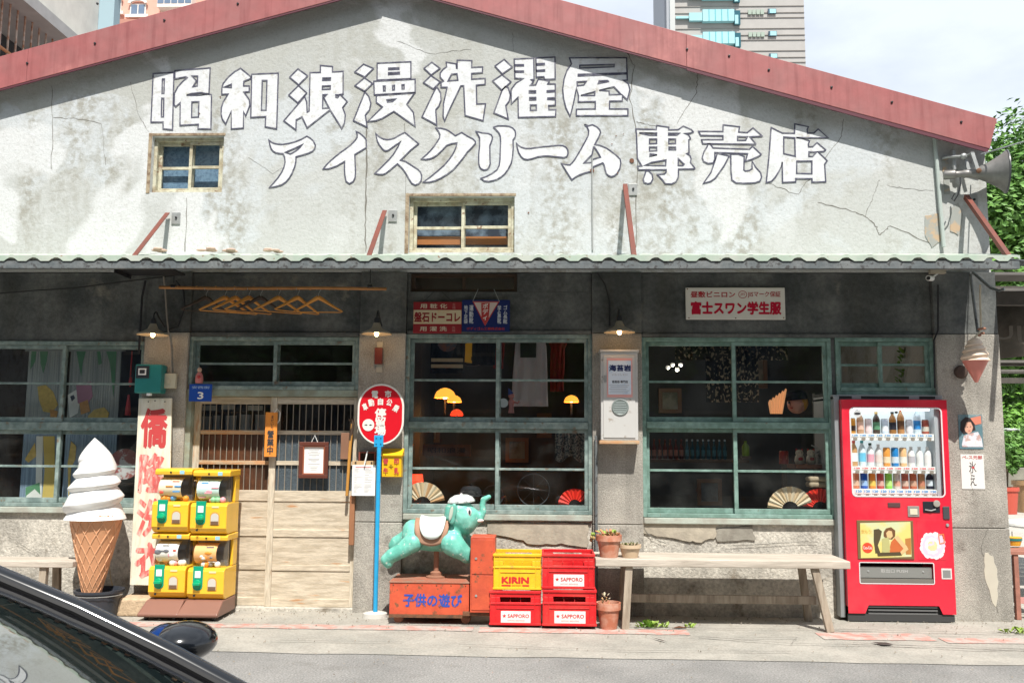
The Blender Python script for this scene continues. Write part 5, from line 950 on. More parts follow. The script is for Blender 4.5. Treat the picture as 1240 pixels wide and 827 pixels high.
limb([(532,190,0,84),(548,208,0,84),(562,236,0,74),(592,215,-.0,60)])                       # head
limb([(602,232,0,44),(628,226,0,31),(652,214,0,21),(667,182,0,18),(662,147,0,17),(668,114,0,17),(698,99,0,14)])   # raised trunk
limb([(285,345,-.10,54),(225,388,-.12,42),(172,415,-.12,39),(142,438,-.12,33),(152,458,-.12,27)])  # near hind leg
limb([(270,310,.10,54),(215,340,.12,42),(172,360,.12,36),(155,380,.12,30)])
limb([(500,350,-.10,66),(535,378,-.12,54),(565,400,-.12,44),(582,422,-.12,36)])
limb([(510,330,.10,60),(560,360,.12,50),(600,390,.12,42),(612,410,.12,36)])
body = remesh(m, .0085, 'elephant_body', MINT, t, 3)
# ears: thick flaps
for dy in (-.140, .140):
    m = MB(); c_ = E(506,180)+Vector((0,dy*.95,0)); m.ell(c_, (.035,.018,.082), 14, 10, Matrix.Rotation(.18,3,'Y')); m.ell(c_+Vector((-.006,0,-.05)), (.030,.016,.05), 12, 8)
    remesh(m, .007, 'ear', mk('ear_green', (.13,.40,.32), .4, var=.15), t, 3)
m = MB(); m.ell(E(498,182)+Vector((0,-.155,0)), (.015,.004,.06), 12, 8, Matrix.Rotation(.18,3,'Y')); build('ear_inner', m, mk('ear_pink', (.45,.50,.42), .6), t)
m = MB(); c_ = E(545,122); m.lathe([(.116,-.012),(.118,0),(.098,.030),(.055,.052),(0,.058)], c_, 24, (-.08,0,1)); m.ell(c_+Vector((0,0,.055)),.012,10,6); build('cap', m, mk('worn_white_cap', (.66,.68,.66), .6, col2=(.30,.34,.33), sc=22, th=(.5,.6)), t)
m = MB(); m.ell(E(640,222)+Vector((0,-.03,-.01)), (.05,.024,.016), 12, 8); build('lip', m, mk('lip_white', (.75,.74,.68), .5), t)
for dy in (-1, 1):
    c_ = E(592,178); m = MB(); m.ell((c_.x, -dE+dy*.098, c_.z), (.022,.010,.034), 12, 8); e = build('eye', m, WHITE, t); m = MB(); m.ell((c_.x+.006, -dE+dy*.106, c_.z), (.010,.006,.020), 10, 6); build('pupil', m, INK, e)
# saddle cloth: bent shell over the back
def shell(cx0, cy0, rx, rz0, th, name, mat, lift, grow=0):
    m = MB(); vs = []; n = 22; k_ = 14; c0 = E(cx0,cy0)
    for i in range(n+1):
        a = -2.05+4.1*i/n; hang = max(0, abs(a)-1.35); ac = max(-1.35, min(1.35, a))
        for j in range(k_+1):
            u = -1+2*j/k_; w_ = rx*math.sqrt(max(0,1-(abs(a)/2.2)**4)); rr = .122+lift
            vs.append((c0.x+u*w_, -dE+rr*1.06*math.sin(ac), c0.z-.012+rr*1.0*math.cos(ac) - hang*rr + .016*u*u))
    fs = [(i*(k_+1)+j, i*(k_+1)+j+1, (i+1)*(k_+1)+j+1, (i+1)*(k_+1)+j) for i in range(n) for j in range(k_)]; m.add(vs, fs, True)
    o = build(name, m, mat, t); s = o.modifiers.new('s','SOLIDIFY'); s.thickness = .012; s.offset = 1; return o
shell(388,312,.148,0,0,'saddle_cloth', mk('brown_cloth', (.36,.20,.13), .8, var=.2), .010)
m = MB(); c0 = E(392,312)
vs = []; n = 18; kk = 12
for i in range(n+1):
    a = -1.62+3.24*i/n; hang = max(0, abs(a)-1.35); ac = max(-1.35, min(1.35, a))
    for j in range(kk+1):
        u = -1+2*j/kk; w_ = .112*math.sqrt(max(0,1-(abs(a)/1.75)**4)); rr = .150
        vs.append((c0.x+u*w_, -dE+rr*1.05*math.sin(ac), c0.z-.012+rr*math.cos(ac)-hang*rr+.018*u*u))
m.add(vs, [(i*(kk+1)+j, i*(kk+1)+j+1, (i+1)*(kk+1)+j+1, (i+1)*(kk+1)+j) for i in range(n) for j in range(kk)], True); o = build('saddle', m, mk('saddle_white', (.64,.72,.68), .5, var=.08), t); s = o.modifiers.new('s','SOLIDIFY'); s.thickness = .016; s.offset = 1
# ---- crates
def crate(px0,py0,px1,py1, mat, word, lab, d=.62):
    x0,x1,z0,z1 = RC(px0,py0,px1,py1,d); D = .34; t = thing('beer_crate', lab, 'crate', ((x0+x1)/2,-d+D/2,z0), 'plastic beer crates stacked two by two')
    yf, yb = -d, -d+D; w = .012; H = z1-z0; m = MB(); zt = z1-.002
    hw = (x1-x0)*.30; cx = (x0+x1)/2
    # front with a hand slot
    s0, s1 = z0+H*.66, z0+H*.80
    m.box(x0,x1,yf,yf+w,z0,s0).box(x0,x1,yf,yf+w,s1,zt).box(x0,cx-hw,yf,yf+w,s0,s1).box(cx+hw,x1,yf,yf+w,s0,s1)
    s0b = z0+H*.70
    m.box(x0,x1,yb-w,yb,z0,s0b).box(x0,x1,yb-w,yb,z1-.03,zt).box(x0,cx-hw*.95,yb-w,yb,s0b,z1-.03).box(cx+hw*.95,x1,yb-w,yb,s0b,z1-.03)
    m.box(x0,x0+w,yf+w,yb-w,z0,zt).box(x1-w,x1,yf+w,yb-w,z0,zt).box(x0+w,x1-w,yf+w,yb-w,z0+.004,z0+.016)
    build('crate_shell', m, mat, t, bevel=.003)
    m = MB()
    for zq, hh, o in ((zt-.020,.018,.010),(z0+H*.60,.010,.007),(z0+.004,.016,.006)): m.box(x0-.004,x1+.004,yf-o,yf-.0005,zq,zq+hh)
    for xq in (x0+.004, x1-.052): m.box(xq,xq+.006,yf-.006,yf-.0005,z0+.022,zt-.024); m.box(xq+.042,xq+.048,yf-.006,yf-.0005,z0+.022,zt-.024)
    for xq in (x0-.004,x1+.0005): m.box(xq,xq+.0035,yf,yb,zt-.02,zt-.002)
    m.box(x0+.055,x1-.055,yf-.007,yf-.0005,z0+H*.48,z0+H*.50)
    build('rib', m, mat, t, bevel=.0015)
    m = MB()
    for i in range(1,5): xq = x0+(x1-x0)*i/5; m.box(xq-.002,xq+.002,yf+w,yb-w,z0+.017,z0+H*.72)
    for i in range(1,4): yq = yf+D*i/4; m.box(x0+w,x1-w,yq-.002,yq+.002,z0+.017,z0+H*.715)
    build('divider', m, mat, t)
    wd = x1-x0
    if word == 'KIRIN':
        build('lettering', txtmb('KIRIN', x0+wd*.17,x0+wd*.74,z0+H*.175,z0+H*.36,yf-.0022,.05), mk('crate_print_red', (.55,.02,.02), .5), t); build('underline', MB().box(x0+wd*.17,x0+wd*.36,yf-.002,yf-.0006,z0+H*.10,z0+H*.14).box(x0+wd*.60,x0+wd*.74,yf-.002,yf-.0006,z0+H*.10,z0+H*.14), MATS['crate_print_red'], t)
        build('underline_text', txtmb('BREWERY', x0+wd*.385,x0+wd*.585,z0+H*.105,z0+H*.135,yf-.0022,.02), MATS['crate_print_red'], t)
    else:
        a0,a1,b0,b1 = x0+wd*.22, x0+wd*.80, z0+H*.08, z0+H*.41; pl = build('label_plate', MB().box(a0,a1,yf-.004,yf-.0006,b0,b1), mk('label_white', (.72,.68,.66), .5), t, bevel=.001)
        build('lettering', txtmb('SAPPORO', a0+(a1-a0)*.23,a1-.012,b0+(b1-b0)*.42,b0+(b1-b0)*.75,yf-.0052,.02), MATS.get('crate_print_red') or mk('crate_print_red', (.55,.02,.02), .5), pl)
        sx_, sz_ = a0+(a1-a0)*.115, b0+(b1-b0)*.58; build('star', MB().prism([(sx_+(.017 if i%2==0 else .007)*math.sin(i*math.pi/5), sz_+(.017 if i%2==0 else .007)*math.cos(i*math.pi/5)) for i in range(10)], yf-.0055,yf-.0042), MATS['crate_print_red'], pl)
        build('small_lettering', txtmb('SAPPORO BREWERIES', a0+(a1-a0)*.22,a1-(a1-a0)*.2,b0+(b1-b0)*.13,b0+(b1-b0)*.26,yf-.0052,.0), mk('pink_small_print', (.55,.25,.22), .6), pl)
    return t
mk('crate_print_red', (.55,.02,.02), .5)
crate(593,714.5,655,757, CRATE_R, 'S', 'red SAPPORO beer crate under the yellow crate', .60); crate(657,713.5,722,758, CRATE_R, 'S', 'red SAPPORO beer crate at the bottom of the all red stack', .64)
crate(597.5,670,656,714, CRATE_Y, 'KIRIN', 'yellow KIRIN beer crate on top of a red crate', .60); crate(656.5,670,720,713, CRATE_R, 'S', 'red SAPPORO beer crate on top of another red crate', .64)
# ---- plants on and under the bench
def pot(px, pyb, wpx, hpx, d, lab, mat=TERRA, name='flower_pot', cat='flower pot', zb=None):
    p = V(px, pyb, d); z = p.z if zb is None else zb; R = wpx/2/146; H = hpx/146; c_ = Vector((p.x,-d,z)); t = thing(name, lab, cat, c_)
    build('pot', MB().lathe([(0,0),(R*.68,0),(R*.88,H*.72),(R,H*.74),(R,H),(R*.88,H),(R*.84,H*.85),(0,H*.85)], c_, 28), mat, t); build('soil', MB().lathe([(R*.86,H*.86),(0,H*.90)], c_, 20, cap=False), SOIL, t); return t, c_, R, H
def leaves(t, c_, n, rad, h, s, mats, name='leaf', seed=1, up=.5):
    rr = random.Random(seed)
    for k in range(n):
        a = rr.uniform(0,6.28); r = rad*math.sqrt(rr.random()); p = c_+Vector((r*math.cos(a), r*math.sin(a), h*rr.random())); sz = s*rr.uniform(.7,1.3)
        q = Vector((math.cos(a)*rr.uniform(.2,1), math.sin(a)*rr.uniform(.2,1), rr.uniform(up*.3,1))).normalized(); m = MB(); m.ell(p, (sz*.35,sz*.16,sz*.6), 6, 5, q.to_track_quat('Z','Y').to_matrix()); build(name, m, mats[k % len(mats)], t)
zs = VZ(880,678,.62)
t, c_, R, H = pot(737.5,683,31,26,.50,'terracotta pot of drying succulents on the bench', zb=zs+.001); leaves(t, c_+Vector((0,0,H*.9)), 46, R*.9, .05, .03, [SUCC,LEAFY,SUCC,mk('pink_leaf',(.50,.22,.12),.7)], seed=2)
for k in range(7): rr = random.Random(k); m = MB(); p = c_+Vector((-R*1.1-rr.uniform(0,.03), rr.uniform(-.04,.04), H*rr.uniform(.7,1.1))); m.ell(p,(.012,.009,.014),6,5); build('leaf', m, (SUCC,LEAFY)[k%2], t)
t, c_, R, H = pot(763,682,27,15,.50,'small cream bowl with moss on the bench', mk('bowl_cream', (.56,.42,.28), .6), 'moss_bowl', 'bowl', zb=zs+.001); leaves(t, c_+Vector((0,0,H*.85)), 40, R*.75, .025, .018, [mk('moss', (.10,.11,.03), .9, var=.3)], 'moss_tuft', seed=4)
t, c_, R, H = pot(737,752,29,30,.58,'terracotta pot with a shrivelled plant under the bench end', zb=.005); leaves(t, c_+Vector((-.03,0,H*.9)), 16, R*.5, .09, .022, [SUCC, mk('pale_dry',(.50,.44,.30),.8)], seed=6)
def weed(px, py, d, n, s, lab, mats, seed):
    p = V(px,py,d); p.z = .005; t = thing('weed', lab, 'weed', p); rr = random.Random(seed)
    for k in range(n):
        a = rr.uniform(0,6.28); l = s*rr.uniform(.5,1.2); q = p+Vector((rr.uniform(-s,s)*.7, rr.uniform(-s,s)*.3, 0)); e = q+Vector((math.cos(a)*l*.6, math.sin(a)*l*.4, l*rr.uniform(.2,.7))); w = Vector((-math.sin(a), math.cos(a), 0))*l*.22; mid = q.lerp(e,.5)+Vector((0,0,l*.15))
        m = MB(); m.add([q, mid+w, e, mid-w], [(0,1,2,3)]); build('leaf', m, mats[k%len(mats)], t)
weed(785,753,.52,34,.11,'bright green weed growing at the kerb under the bench',[LEAFY,mk('fresh_green',(.22,.42,.05),.6)],1); weed(804,754,.5,12,.06,'small weed sprouting near the bench middle',[LEAFY],2); weed(832,753,.5,14,.06,'tiny weed near the dry leaves under the bench',[LEAFY],3)
weed(1228,742,.55,16,.10,'pale weed at the pavement edge right of the pillar',[LEAFY],5)
p = V(822,749,.54); t = thing('dry_leaf', 'curled orange dry leaf lying under the bench', 'leaf', (p.x,-.54,.006)); m = MB(); m.add([(p.x-.06,-.54,.008),(p.x,-.56,.03),(p.x+.07,-.53,.01),(p.x+.01,-.50,.012)], [(0,1,2,3)]); build('blade', m, mk('dry_leaf', (.50,.18,.07), .8), t)
# ================================================================ INTERIOR THINGS SEEN THROUGH THE WINDOWS
def glow(px, py, d, w, mat, lab, energy, col, dome=True, name='table_lamp'):
    p = V(px,py,d); s = (8.1-d)/1100; R = w/2*s; t = thing(name, lab, 'lamp', p)
    prof = [(R,0),(R*.97,R*.25),(R*.8,R*.6),(R*.45,R*.85),(R*.12,R*.95),(0,R*.95)] if dome else [(R,0),(R*.78,R*1.6)]
    build('lamp_shade', MB().lathe(prof, p, 20, cap=False), mat, t); build('lamp_stem', MB().tube([p+Vector((0,0,R*.3)), p+Vector((0,0,-R*1.6))], .012), BLACKM, t)
    build('bulb', MB().ell(p+Vector((0,0,.01)), R*.2, 10, 7), BULB, t)
    l = bpy.data.lights.new('lamp_light', 'POINT'); l.energy = energy; l.color = col; l.shadow_soft_size = .05; lo = bpy.data.objects.new('lamp_light', l); COL.objects.link(lo); lo.parent = t; lo.location = (0,0,R*.2)
glow(539,482,-2.2,26,GLOWO,'large glowing orange dome lamp inside the middle window',13,(1,.5,.15)); glow(550,487,-1.9,18,GLOWO,'smaller glowing orange lamp just below the large dome lamp',4,(1,.5,.15))
glow(692,487,-2.2,18,GLOWO,'glowing orange lamp at the right side of the middle window',4,(1,.5,.15)); glow(553,503,-1.6,16,GLOWR,'small glowing red lamp behind the middle window transom',2,(1,.15,.05))
glow(505,588,-.22,17,GLOWR,'red fabric lampshade in the lower left of the middle window',1,(1,.15,.05),dome=False)
glow(781,600,-.25,11,GLOWO,'red orange lampshade at the left edge of the right window',1,(1,.3,.05),dome=False)
def garment(px0,py0,px1,py1,d,mat,lab,cat='shirt',name='hanging_shirt',extra=None):
    x0,x1,z0,z1 = RC(px0,py0,px1,py1,d); w=x1-x0; h=z1-z0; cx=(x0+x1)/2; t = thing(name, lab, cat, (cx,-d,z1)); vs=[]; n=16; m_=10
    for j in range(m_+1):
        v=j/m_; ww = w*(.34 if v>.25 else .5) if extra!='apron' else w*(.40+.10*v)
        for i in range(n+1): u=-1+2*i/n; vs.append((cx+u*ww, -d+.02*math.sin(u*9+v*3)+.02*u*u, z1-h*v-.02*abs(u)*(v<.2)*3))
    mb=MB(); mb.add(vs,[(j*(n+1)+i,(j+1)*(n+1)+i,(j+1)*(n+1)+i+1,j*(n+1)+i+1) for j in range(m_) for i in range(n)],True); o=build('garment_body', mb, mat, t); s=o.modifiers.new('s','SOLIDIFY'); s.thickness=.012; return t,x0,x1,z0,z1
NAVYC = mk('navy_cloth', (.012,.014,.02), .9); GREYC = mk('grey_cloth', (.68,.66,.70), .9, var=.1)
t,x0,x1,z0,z1 = garment(512,400,572,452,-.9,NAVYC,'black jersey with cream hem bands hung in the middle window','jersey','hanging_jersey')
for k in (.12,.26): build('hem_band', MB().box(x0+(x1-x0)*.18,x1-(x1-x0)*.18,.865,.875,z0+(z1-z0)*k,z0+(z1-z0)*(k+.08)), mk('cream_band', (.70,.58,.38), .8), t)
build('round_badge', MB().lathe([(.0,0),(.10,0)],((x0+x1)/2-.0,.86,z0+(z1-z0)*.72),20,(0,-1,0),cap=False), mk('badge', (.25,.10,.07), .8, col2=(.08,.10,.12), sc=20), t)
t,_,_,_,_ = garment(566,396,606,442,-.85,NAVYC,'second black cloth hung in front of the yellow clock','cloth','hanging_cloth')
t,x0,x1,z0,z1 = garment(620,400,664,492,-1.0,GREYC,'long grey apron with a black chest print in the middle window','apron','hanging_apron','apron'); build('chest_print', MB().box((x0+x1)/2-.10,(x0+x1)/2+.06,.955,.965,z1-.28,z1-.06), NAVYC, t)
garment(664,400,686,474,-1.1,mk('dark_red_cloth', (.34,.035,.03), .9, var=.2),'dark red garment right of the grey apron','garment','hanging_garment'); garment(596,400,612,446,-1.1,MATS['dark_red_cloth'],'dark red cloth left of the window mullion','cloth','hanging_cloth')
p = V(572,410,-1.6); t = thing('round_clock', 'big round yellow wall clock high in the middle window', 'clock', p); build('clock_face', MB().lathe([(0,0),(.27,0),(.27,.03)],p,40,(0,-1,0)), mk('clock_yellow', (.55,.30,.02), .5, emis=(.9,.45,.03), es=.08), t); build('clock_rim', MB().lathe([(.27,0),(.30,0),(.30,.05),(.27,.05)],p,40,(0,-1,0),cap=False), BLACKM, t)
for k in range(12): a=k*math.pi/6; q=p+Vector((.22*math.sin(a),-.035,.22*math.cos(a))); build('hour_mark', MB().box(q.x-.008,q.x+.008,q.y,q.y+.002,q.z-.02,q.z+.02), BLACKM, t)
for a,L_ in ((2.4,.13),(-.6,.2)): build('clock_hand', MB().bar(p+Vector((0,-.04,0)),p+Vector((L_*math.sin(a),-.04,L_*math.cos(a))),.012,.004), BLACKM, t)
# folding fans on the window ledges
def fan(px, pyb, R_px, lab, ribs, mats, inner, a0=-80, a1=80, d=-.14):
    p = V(px,pyb,d); R = R_px/133; t = thing('folding_fan', lab, 'fan', p); n = ribs
    for k in range(n):
        b0 = math.radians(a0+(a1-a0)*k/n); b1 = math.radians(a0+(a1-a0)*(k+1)/n); bm=(b0+b1)/2; m = MB(); r0 = R*.36
        P = [(p.x+r*math.sin(b), -d+dy, p.z+r*math.cos(b)) for r,b,dy in ((r0,b0,0),(R,b0,0),(R,bm,-.012),(R,b1,0),(r0,b1,0),(r0,bm,-.006))]; m.add(P,[(0,1,2,5),(5,2,3,4)]); build('fan_leaf', m, mats[k%len(mats)], t)
        m = MB(); m.bar((p.x,-d,p.z),(p.x+r0*math.sin(bm),-d,p.z+r0*math.cos(bm)),.006,.003); build('fan_rib', m, inner, t)
    return t
FB = [mk('fan_beige', (.66,.47,.27), .7), mk('fan_pale', (.72,.60,.42), .7), mk('fan_tan', (.60,.34,.16), .7), mk('fan_pale2', (.72,.60,.42), .7)]; FR = [mk('fan_red', (.85,.035,.012), .6), mk('fan_red2', (.78,.025,.010), .6)]
fan(512,611,27,'cream and tan folding fan in the middle window beside the red lampshade',11,FB,BLACKM,-62,78); fan(696,612,20,'red folding fan in the lower right of the middle window',9,FR,BLACKM,-85,60)
fan(957,617,27,'cream folding fan in the right window beside a red fan',12,FB[:2],BLACKM,-85,70); fan(993,616,24,'red folding fan in the right window next to the cream one',9,FR,BLACKM,-80,40,-.18)
p = V(570,601,-.3); t = thing('black_hat', 'black felt hat standing in the middle window behind the elephant head', 'hat', p); build('hat_crown', MB().lathe([(.13,0),(.135,.01),(.10,.015),(.095,.06),(.07,.09),(0,.10)],p,24), mk('felt', (.015,.016,.018), .8), t); build('hat_knob', MB().ell(p+Vector((0,0,.105)),.012,8,6), BLACKM, t)
build('hat_band', MB().lathe([(.098,.02),(.097,.04)],p,24,cap=False), GREYM, t)
for px,r,lab in ((646,19,'thin wire wheel rim leaning inside the lower middle window'),(597,12,'small wire ring standing behind the elephant trunk')):
    p = V(px,612-r,-.35); R=r/130; t = thing('wire_wheel', lab, 'wheel', p); build('rim', MB().tube([(p.x+R*math.cos(a),.35,p.z+R*math.sin(a)) for a in [i*math.pi/16 for i in range(33)]],.004,5,cap=False), mk('dull_wire', (.10,.11,.12), .5), t)
    for k in range(4): a=k*math.pi/4; build('spoke', MB().tube([(p.x-R*math.cos(a),.35,p.z-R*math.sin(a)),(p.x+R*math.cos(a),.35,p.z+R*math.sin(a))],.0015,4), MATS['dull_wire'], t)
x0,x1,z0,z1 = RC(512,538,570,552,-1.3); t = thing('wood_sign', 'dim brown wooden board with carved characters inside the middle window', 'sign', ((x0+x1)/2,1.3,z0)); build('board', MB().box(x0,x1,1.3,1.33,z0,z1), mk('dim_brown', (.20,.09,.04), .7, var=.2), t); build('characters', txtmb('昭和浪漫', x0+.05,x1-.05,z0+.03,z1-.03,1.298,.02), DARKWOOD, t)
p = V(619,500,-.2); t = thing('pink_figure', 'small pink clown figure standing on the middle window transom', 'figurine', p); PKD = mk('pink_figure_skin', (.50,.20,.18), .6)
build('body', MB().lathe([(0,0),(.028,0),(.020,.06),(.030,.10),(.012,.13),(0,.13)],p,12), PKD, t); build('head', MB().ell(p+Vector((0,0,.155)),.028,12,8), PKD, t); build('pointed_hat', MB().lathe([(.028,0),(.002,.06)],p+Vector((-.004,0,.17)),12,(-.4,0,1)), mk('blue_hat', (.05,.08,.30), .6), t); build('left_arm', MB().tube([p+Vector((.02,0,.10)),p+Vector((.06,-.01,.09)),p+Vector((.075,-.01,.11))],.009), PKD, t)
build('white_disc', MB().lathe([(0,0),(.042,0),(.042,.01),(0,.01)],p+Vector((-.07,-.01,.09)),18,(0,-1,0)), mk('pale_disc', (.6,.62,.6), .5), t)
x0,x1,z0,z1 = RC(672,524,708,556,-.5); t = thing('lace_cloth', 'patterned lace cloth hanging in the lower middle window', 'cloth', ((x0+x1)/2,.5,z1)); m=MB(); vs=[]; n=18
for i in range(n+1):
    x=x0+(x1-x0)*i/n
    for z in (z1,z0-.03*math.sin(i*.5)): vs.append((x,.5+.02*math.sin(i*1.3),z))
m.add(vs,[(2*i,2*i+1,2*i+3,2*i+2) for i in range(n)],True); build('cloth_panel', m, mk('lace', (.30,.28,.24), .8, col2=(.06,.07,.07), sc=55, th=(.48,.52), det=2), t)
t = thing('notice_row', 'row of pale paper notices hanging inside the upper left door panes', 'notices', (VX(270,510,-.3),.3,VZ(270,521,-.3)))
for px0,px1,py0,py1 in ((241,256,504,521),(258,266,503,521),(273,286,503,521),(291,303,502,521),(309,323,502,521),(243,262,491,497),(268,284,490,496),(300,318,491,497)):
    a=RC(px0,py0,px1,py1,-.3); build('notice', MB().box(a[0],a[1],.300,.304,a[2],a[3]), mk('notice_paper', (.55,.53,.48), .7), t)
build('notice_rail', MB().tube([V(238,500,-.31),V(326,499,-.31)],.012,8), DARKWOOD, t)
# right window
def noren(px0,py0,px1,py1,d,lab):
    x0,x1,z0,z1 = RC(px0,py0,px1,py1,d); t = thing('patterned_curtain', lab, 'curtain', ((x0+x1)/2,-d,z1)); m=MB(); vs=[]; n=20
    for i in range(n+1):
        x=x0+(x1-x0)*i/n
        for z in (z1,z0): vs.append((x,-d+.02*math.sin(i*.9),z))
    m.add(vs,[(2*i,2*i+1,2*i+3,2*i+2) for i in range(n)],True); o=build('curtain_cloth', m, mk('dotted_cloth', (.02,.02,.018), .9, col2=(.34,.27,.18), sc=38, th=(.60,.62), det=0), t); s=o.modifiers.new('s','SOLIDIFY'); s.thickness=.004
noren(818,415,854,436,-.5,'short dotted dark curtain at the top left of the right window'); noren(855,415,886,487,-.45,'long dotted dark curtain beside the right window mullion'); noren(893,415,918,487,-.45,'long dotted dark curtain just right of the right window mullion'); noren(918,415,953,436,-.5,'short dotted dark curtain at the top right of the right window')
p = V(820,445,-1.6); t = thing('ceiling_bulbs', 'cluster of small white bulbs hanging inside the right window', 'light', p)
for k,(a,b) in enumerate(((-.10,0),(0,-.02),(.04,.03),(-.05,.03))): build('bulb', MB().ell(p+Vector((a,0,b)),.022,10,7), mk('white_bulb', (.8,.8,.75), .3, emis=(1,.95,.8), es=.8 if k==1 else .25), t)
p = V(940,501,-.2); t = thing('paper_lantern', 'glowing orange pleated paper fan lamp on the right window transom', 'lamp', p); m=MB(); n=12; vs=[]
for i in range(n+1): u=i/n; x=-.07+.14*u; vs += [(p.x+x*.8,.2-.01*(i%2),p.z),(p.x+x+.03*u,.2-.01*(i%2),p.z+.10+.12*u+(.02 if i%2 else 0))]
m.add(vs,[(2*i,2*i+1,2*i+3,2*i+2) for i in range(n)]); build('pleated_paper', m, mk('lit_paper', (.8,.42,.22), .7, emis=(1,.42,.16), es=.35), t)
# doll
p = V(965,501,-.3); t = thing('boy_doll', 'blond boy doll head with a black cap inside the right window', 'doll', p); SK=mk('doll_face', (.55,.25,.17), .5); HR=mk('doll_hair', (.60,.27,.03), .6)
build('head', MB().ell(p+Vector((0,0,.09)),(.085,.08,.09),18,12), SK, t); build('hair', MB().ell(p+Vector((.022,.012,.10)),(.085,.084,.088),18,12), HR, t); build('cap_crown', MB().lathe([(.098,-.005),(.10,.02),(.085,.065),(.04,.085),(0,.088)],p+Vector((.0,0,.13)),22,(-.1,0,1)), NAVYC, t); build('cap_visor', MB().ell(p+Vector((-.10,-.02,.135)),(.06,.06,.010),16,6), NAVYC, t)
for s in (-1,1): build('eye', MB().ell(p+Vector((-.055,-.05*1+.0,.10+.0*s))+Vector((.03*(s+1)/2*-1,-.012*s,0)),(.010,.010,.012),8,6), INK, t)
build('nose', MB().ell(p+Vector((-.075,-.045,.078)),.010,8,6), SK, t); build('mouth', MB().ell(p+Vector((-.062,-.055,.05)),(.014,.008,.005),8,5), REDINK, t); build('ear', MB().ell(p+Vector((.02,-.083,.085)),(.014,.010,.020),8,6), SK, t)
l = bpy.data.lights.new('bulb_cluster_light', 'POINT'); l.energy = 16; l.color = (1,.9,.75); l.shadow_soft_size = .12; lo = bpy.data.objects.new('bulb_cluster_light', l); COL.objects.link(lo); lo.parent = bpy.data.objects['ceiling_bulbs']; lo.location = (0,0,-.06)
PF = mk('picture_frame_wood', (.20,.11,.06), .5)
for k,(px0,py0,px1,py1,c_,lab) in enumerate(((508,505,532,536,(.45,.40,.30),'small cream picture on the back wall behind the lower left middle pane'),(612,530,640,560,(.20,.28,.34),'blue grey picture on the back wall behind the lower right middle pane'),(650,500,668,530,(.42,.18,.12),'reddish picture on the back wall right of the grey apron'),(798,470,826,500,(.34,.36,.30),'wide pale picture on the back wall behind the upper left right-window pane'),(905,430,930,470,(.30,.26,.20),'brown picture on the back wall behind the dotted curtain'),(845,580,875,612,(.16,.20,.24),'dim picture low on the back wall of the right window'))):
    x0,x1,z0,z1 = RC(px0,py0,px1,py1,-3.9); tt = thing('wall_picture', lab, 'picture', ((x0+x1)/2,3.9,z0)); build('picture_frame', ring(MB(),x0,x1,3.93,3.985,z0,z1,.05), PF, tt); build('picture_print', MB().box(x0+.04,x1-.04,3.96,3.98,z0+.04,z1-.04), mk('print_%d'%k, c_, .6, col2=tuple(q*.4 for q in c_), sc=5), tt)
for k,(px,y_,lab) in enumerate(((520,1.6,'round wooden cafe table deep inside the middle window'),(668,1.9,'round wooden cafe table deep inside the right half of the middle window'),(850,1.7,'round wooden cafe table deep inside the right window'))):
    q=V(px,600,-y_); tt=thing('cafe_table', lab, 'table', (q.x,y_,.06)); build('table_top', MB().lathe([(0,0),(.36,0),(.37,.02),(.36,.035),(0,.035)],(q.x,y_,.74),30), mk('cafe_wood', (.30,.17,.08), .35), tt); build('table_leg', MB().tube([(q.x,y_,.08),(q.x,y_,.739)],.03,10).lathe([(0,0),(.2,0),(.18,.02),(0,.03)],(q.x,y_,.061),20), BLACKM, tt)
    for sgn in (-1,1):
        t2=thing('cafe_chair', ('dark chair left of ' if sgn<0 else 'dark chair right of ')+'the '+lab.replace('round wooden cafe ','').replace(' deep',' deep',1), 'chair', (q.x+sgn*.62,y_,.06)); cx_=q.x+sgn*.62; build('seat', MB().box(cx_-.19,cx_+.19,y_-.19,y_+.19,.48,.52), mk('chair_wood', (.16,.09,.05), .5), t2, bevel=.01); build('backrest', MB().box(cx_+sgn*.16,cx_+sgn*.19,y_-.19,y_+.19,.62,.92), MATS['chair_wood'], t2, bevel=.01)
        for a_ in (-.16,.16):
            for b_ in (-.16,.16): build('leg', MB().box(cx_+a_-.015,cx_+a_+.015,y_+b_-.015,y_+b_+.015,.061,.479 if a_*sgn<0 else .92), MATS['chair_wood'], t2)
# bottles on a shelf
x0,x1,z0,z1 = RC(785,552,880,556,-.9); tag(build('shelf_board', MB().box(x0,x1+.2,.82,1.1,z0-.03,z0), DARKWOOD), 'dark shelf board carrying bottles inside the right window', 'shelf')
zsh = z0+.001
for k in range(15):
    px = 786+k*6.6; q = V(px,552,-.9); red = k < 7; tt = thing('bottle', ('red labelled' if red else 'blue capped clear')+' bottle on the shelf inside the right window', 'bottle', (q.x,.92,zsh), ('red labelled' if red else 'blue capped')+' bottles on the inner shelf')
    build('bottle_glass', MB().lathe([(0,0),(.019,0),(.019,.11),(.008,.15),(.008,.18),(0,.18)],(q.x,.92,zsh),12), mk('bottle_red_glass' if red else 'bottle_blue_glass', (.12,.03,.02) if red else (.03,.10,.14), .15), tt)
    build('bottle_label', MB().lathe([(.0195,.03),(.0195,.09)],(q.x,.92,zsh),12,cap=False), mk('bottle_red_label' if red else 'bottle_blue_label', (.30,.14,.10) if red else (.05,.16,.20), .6), tt)
    build('bottle_cap', MB().lathe([(.010,.175),(.010,.192),(0,.193)],(q.x,.92,zsh),10), mk('bottle_cap_pale' if not red else 'bottle_cap_red', (.35,.42,.48) if not red else (.15,.03,.02), .5), tt)
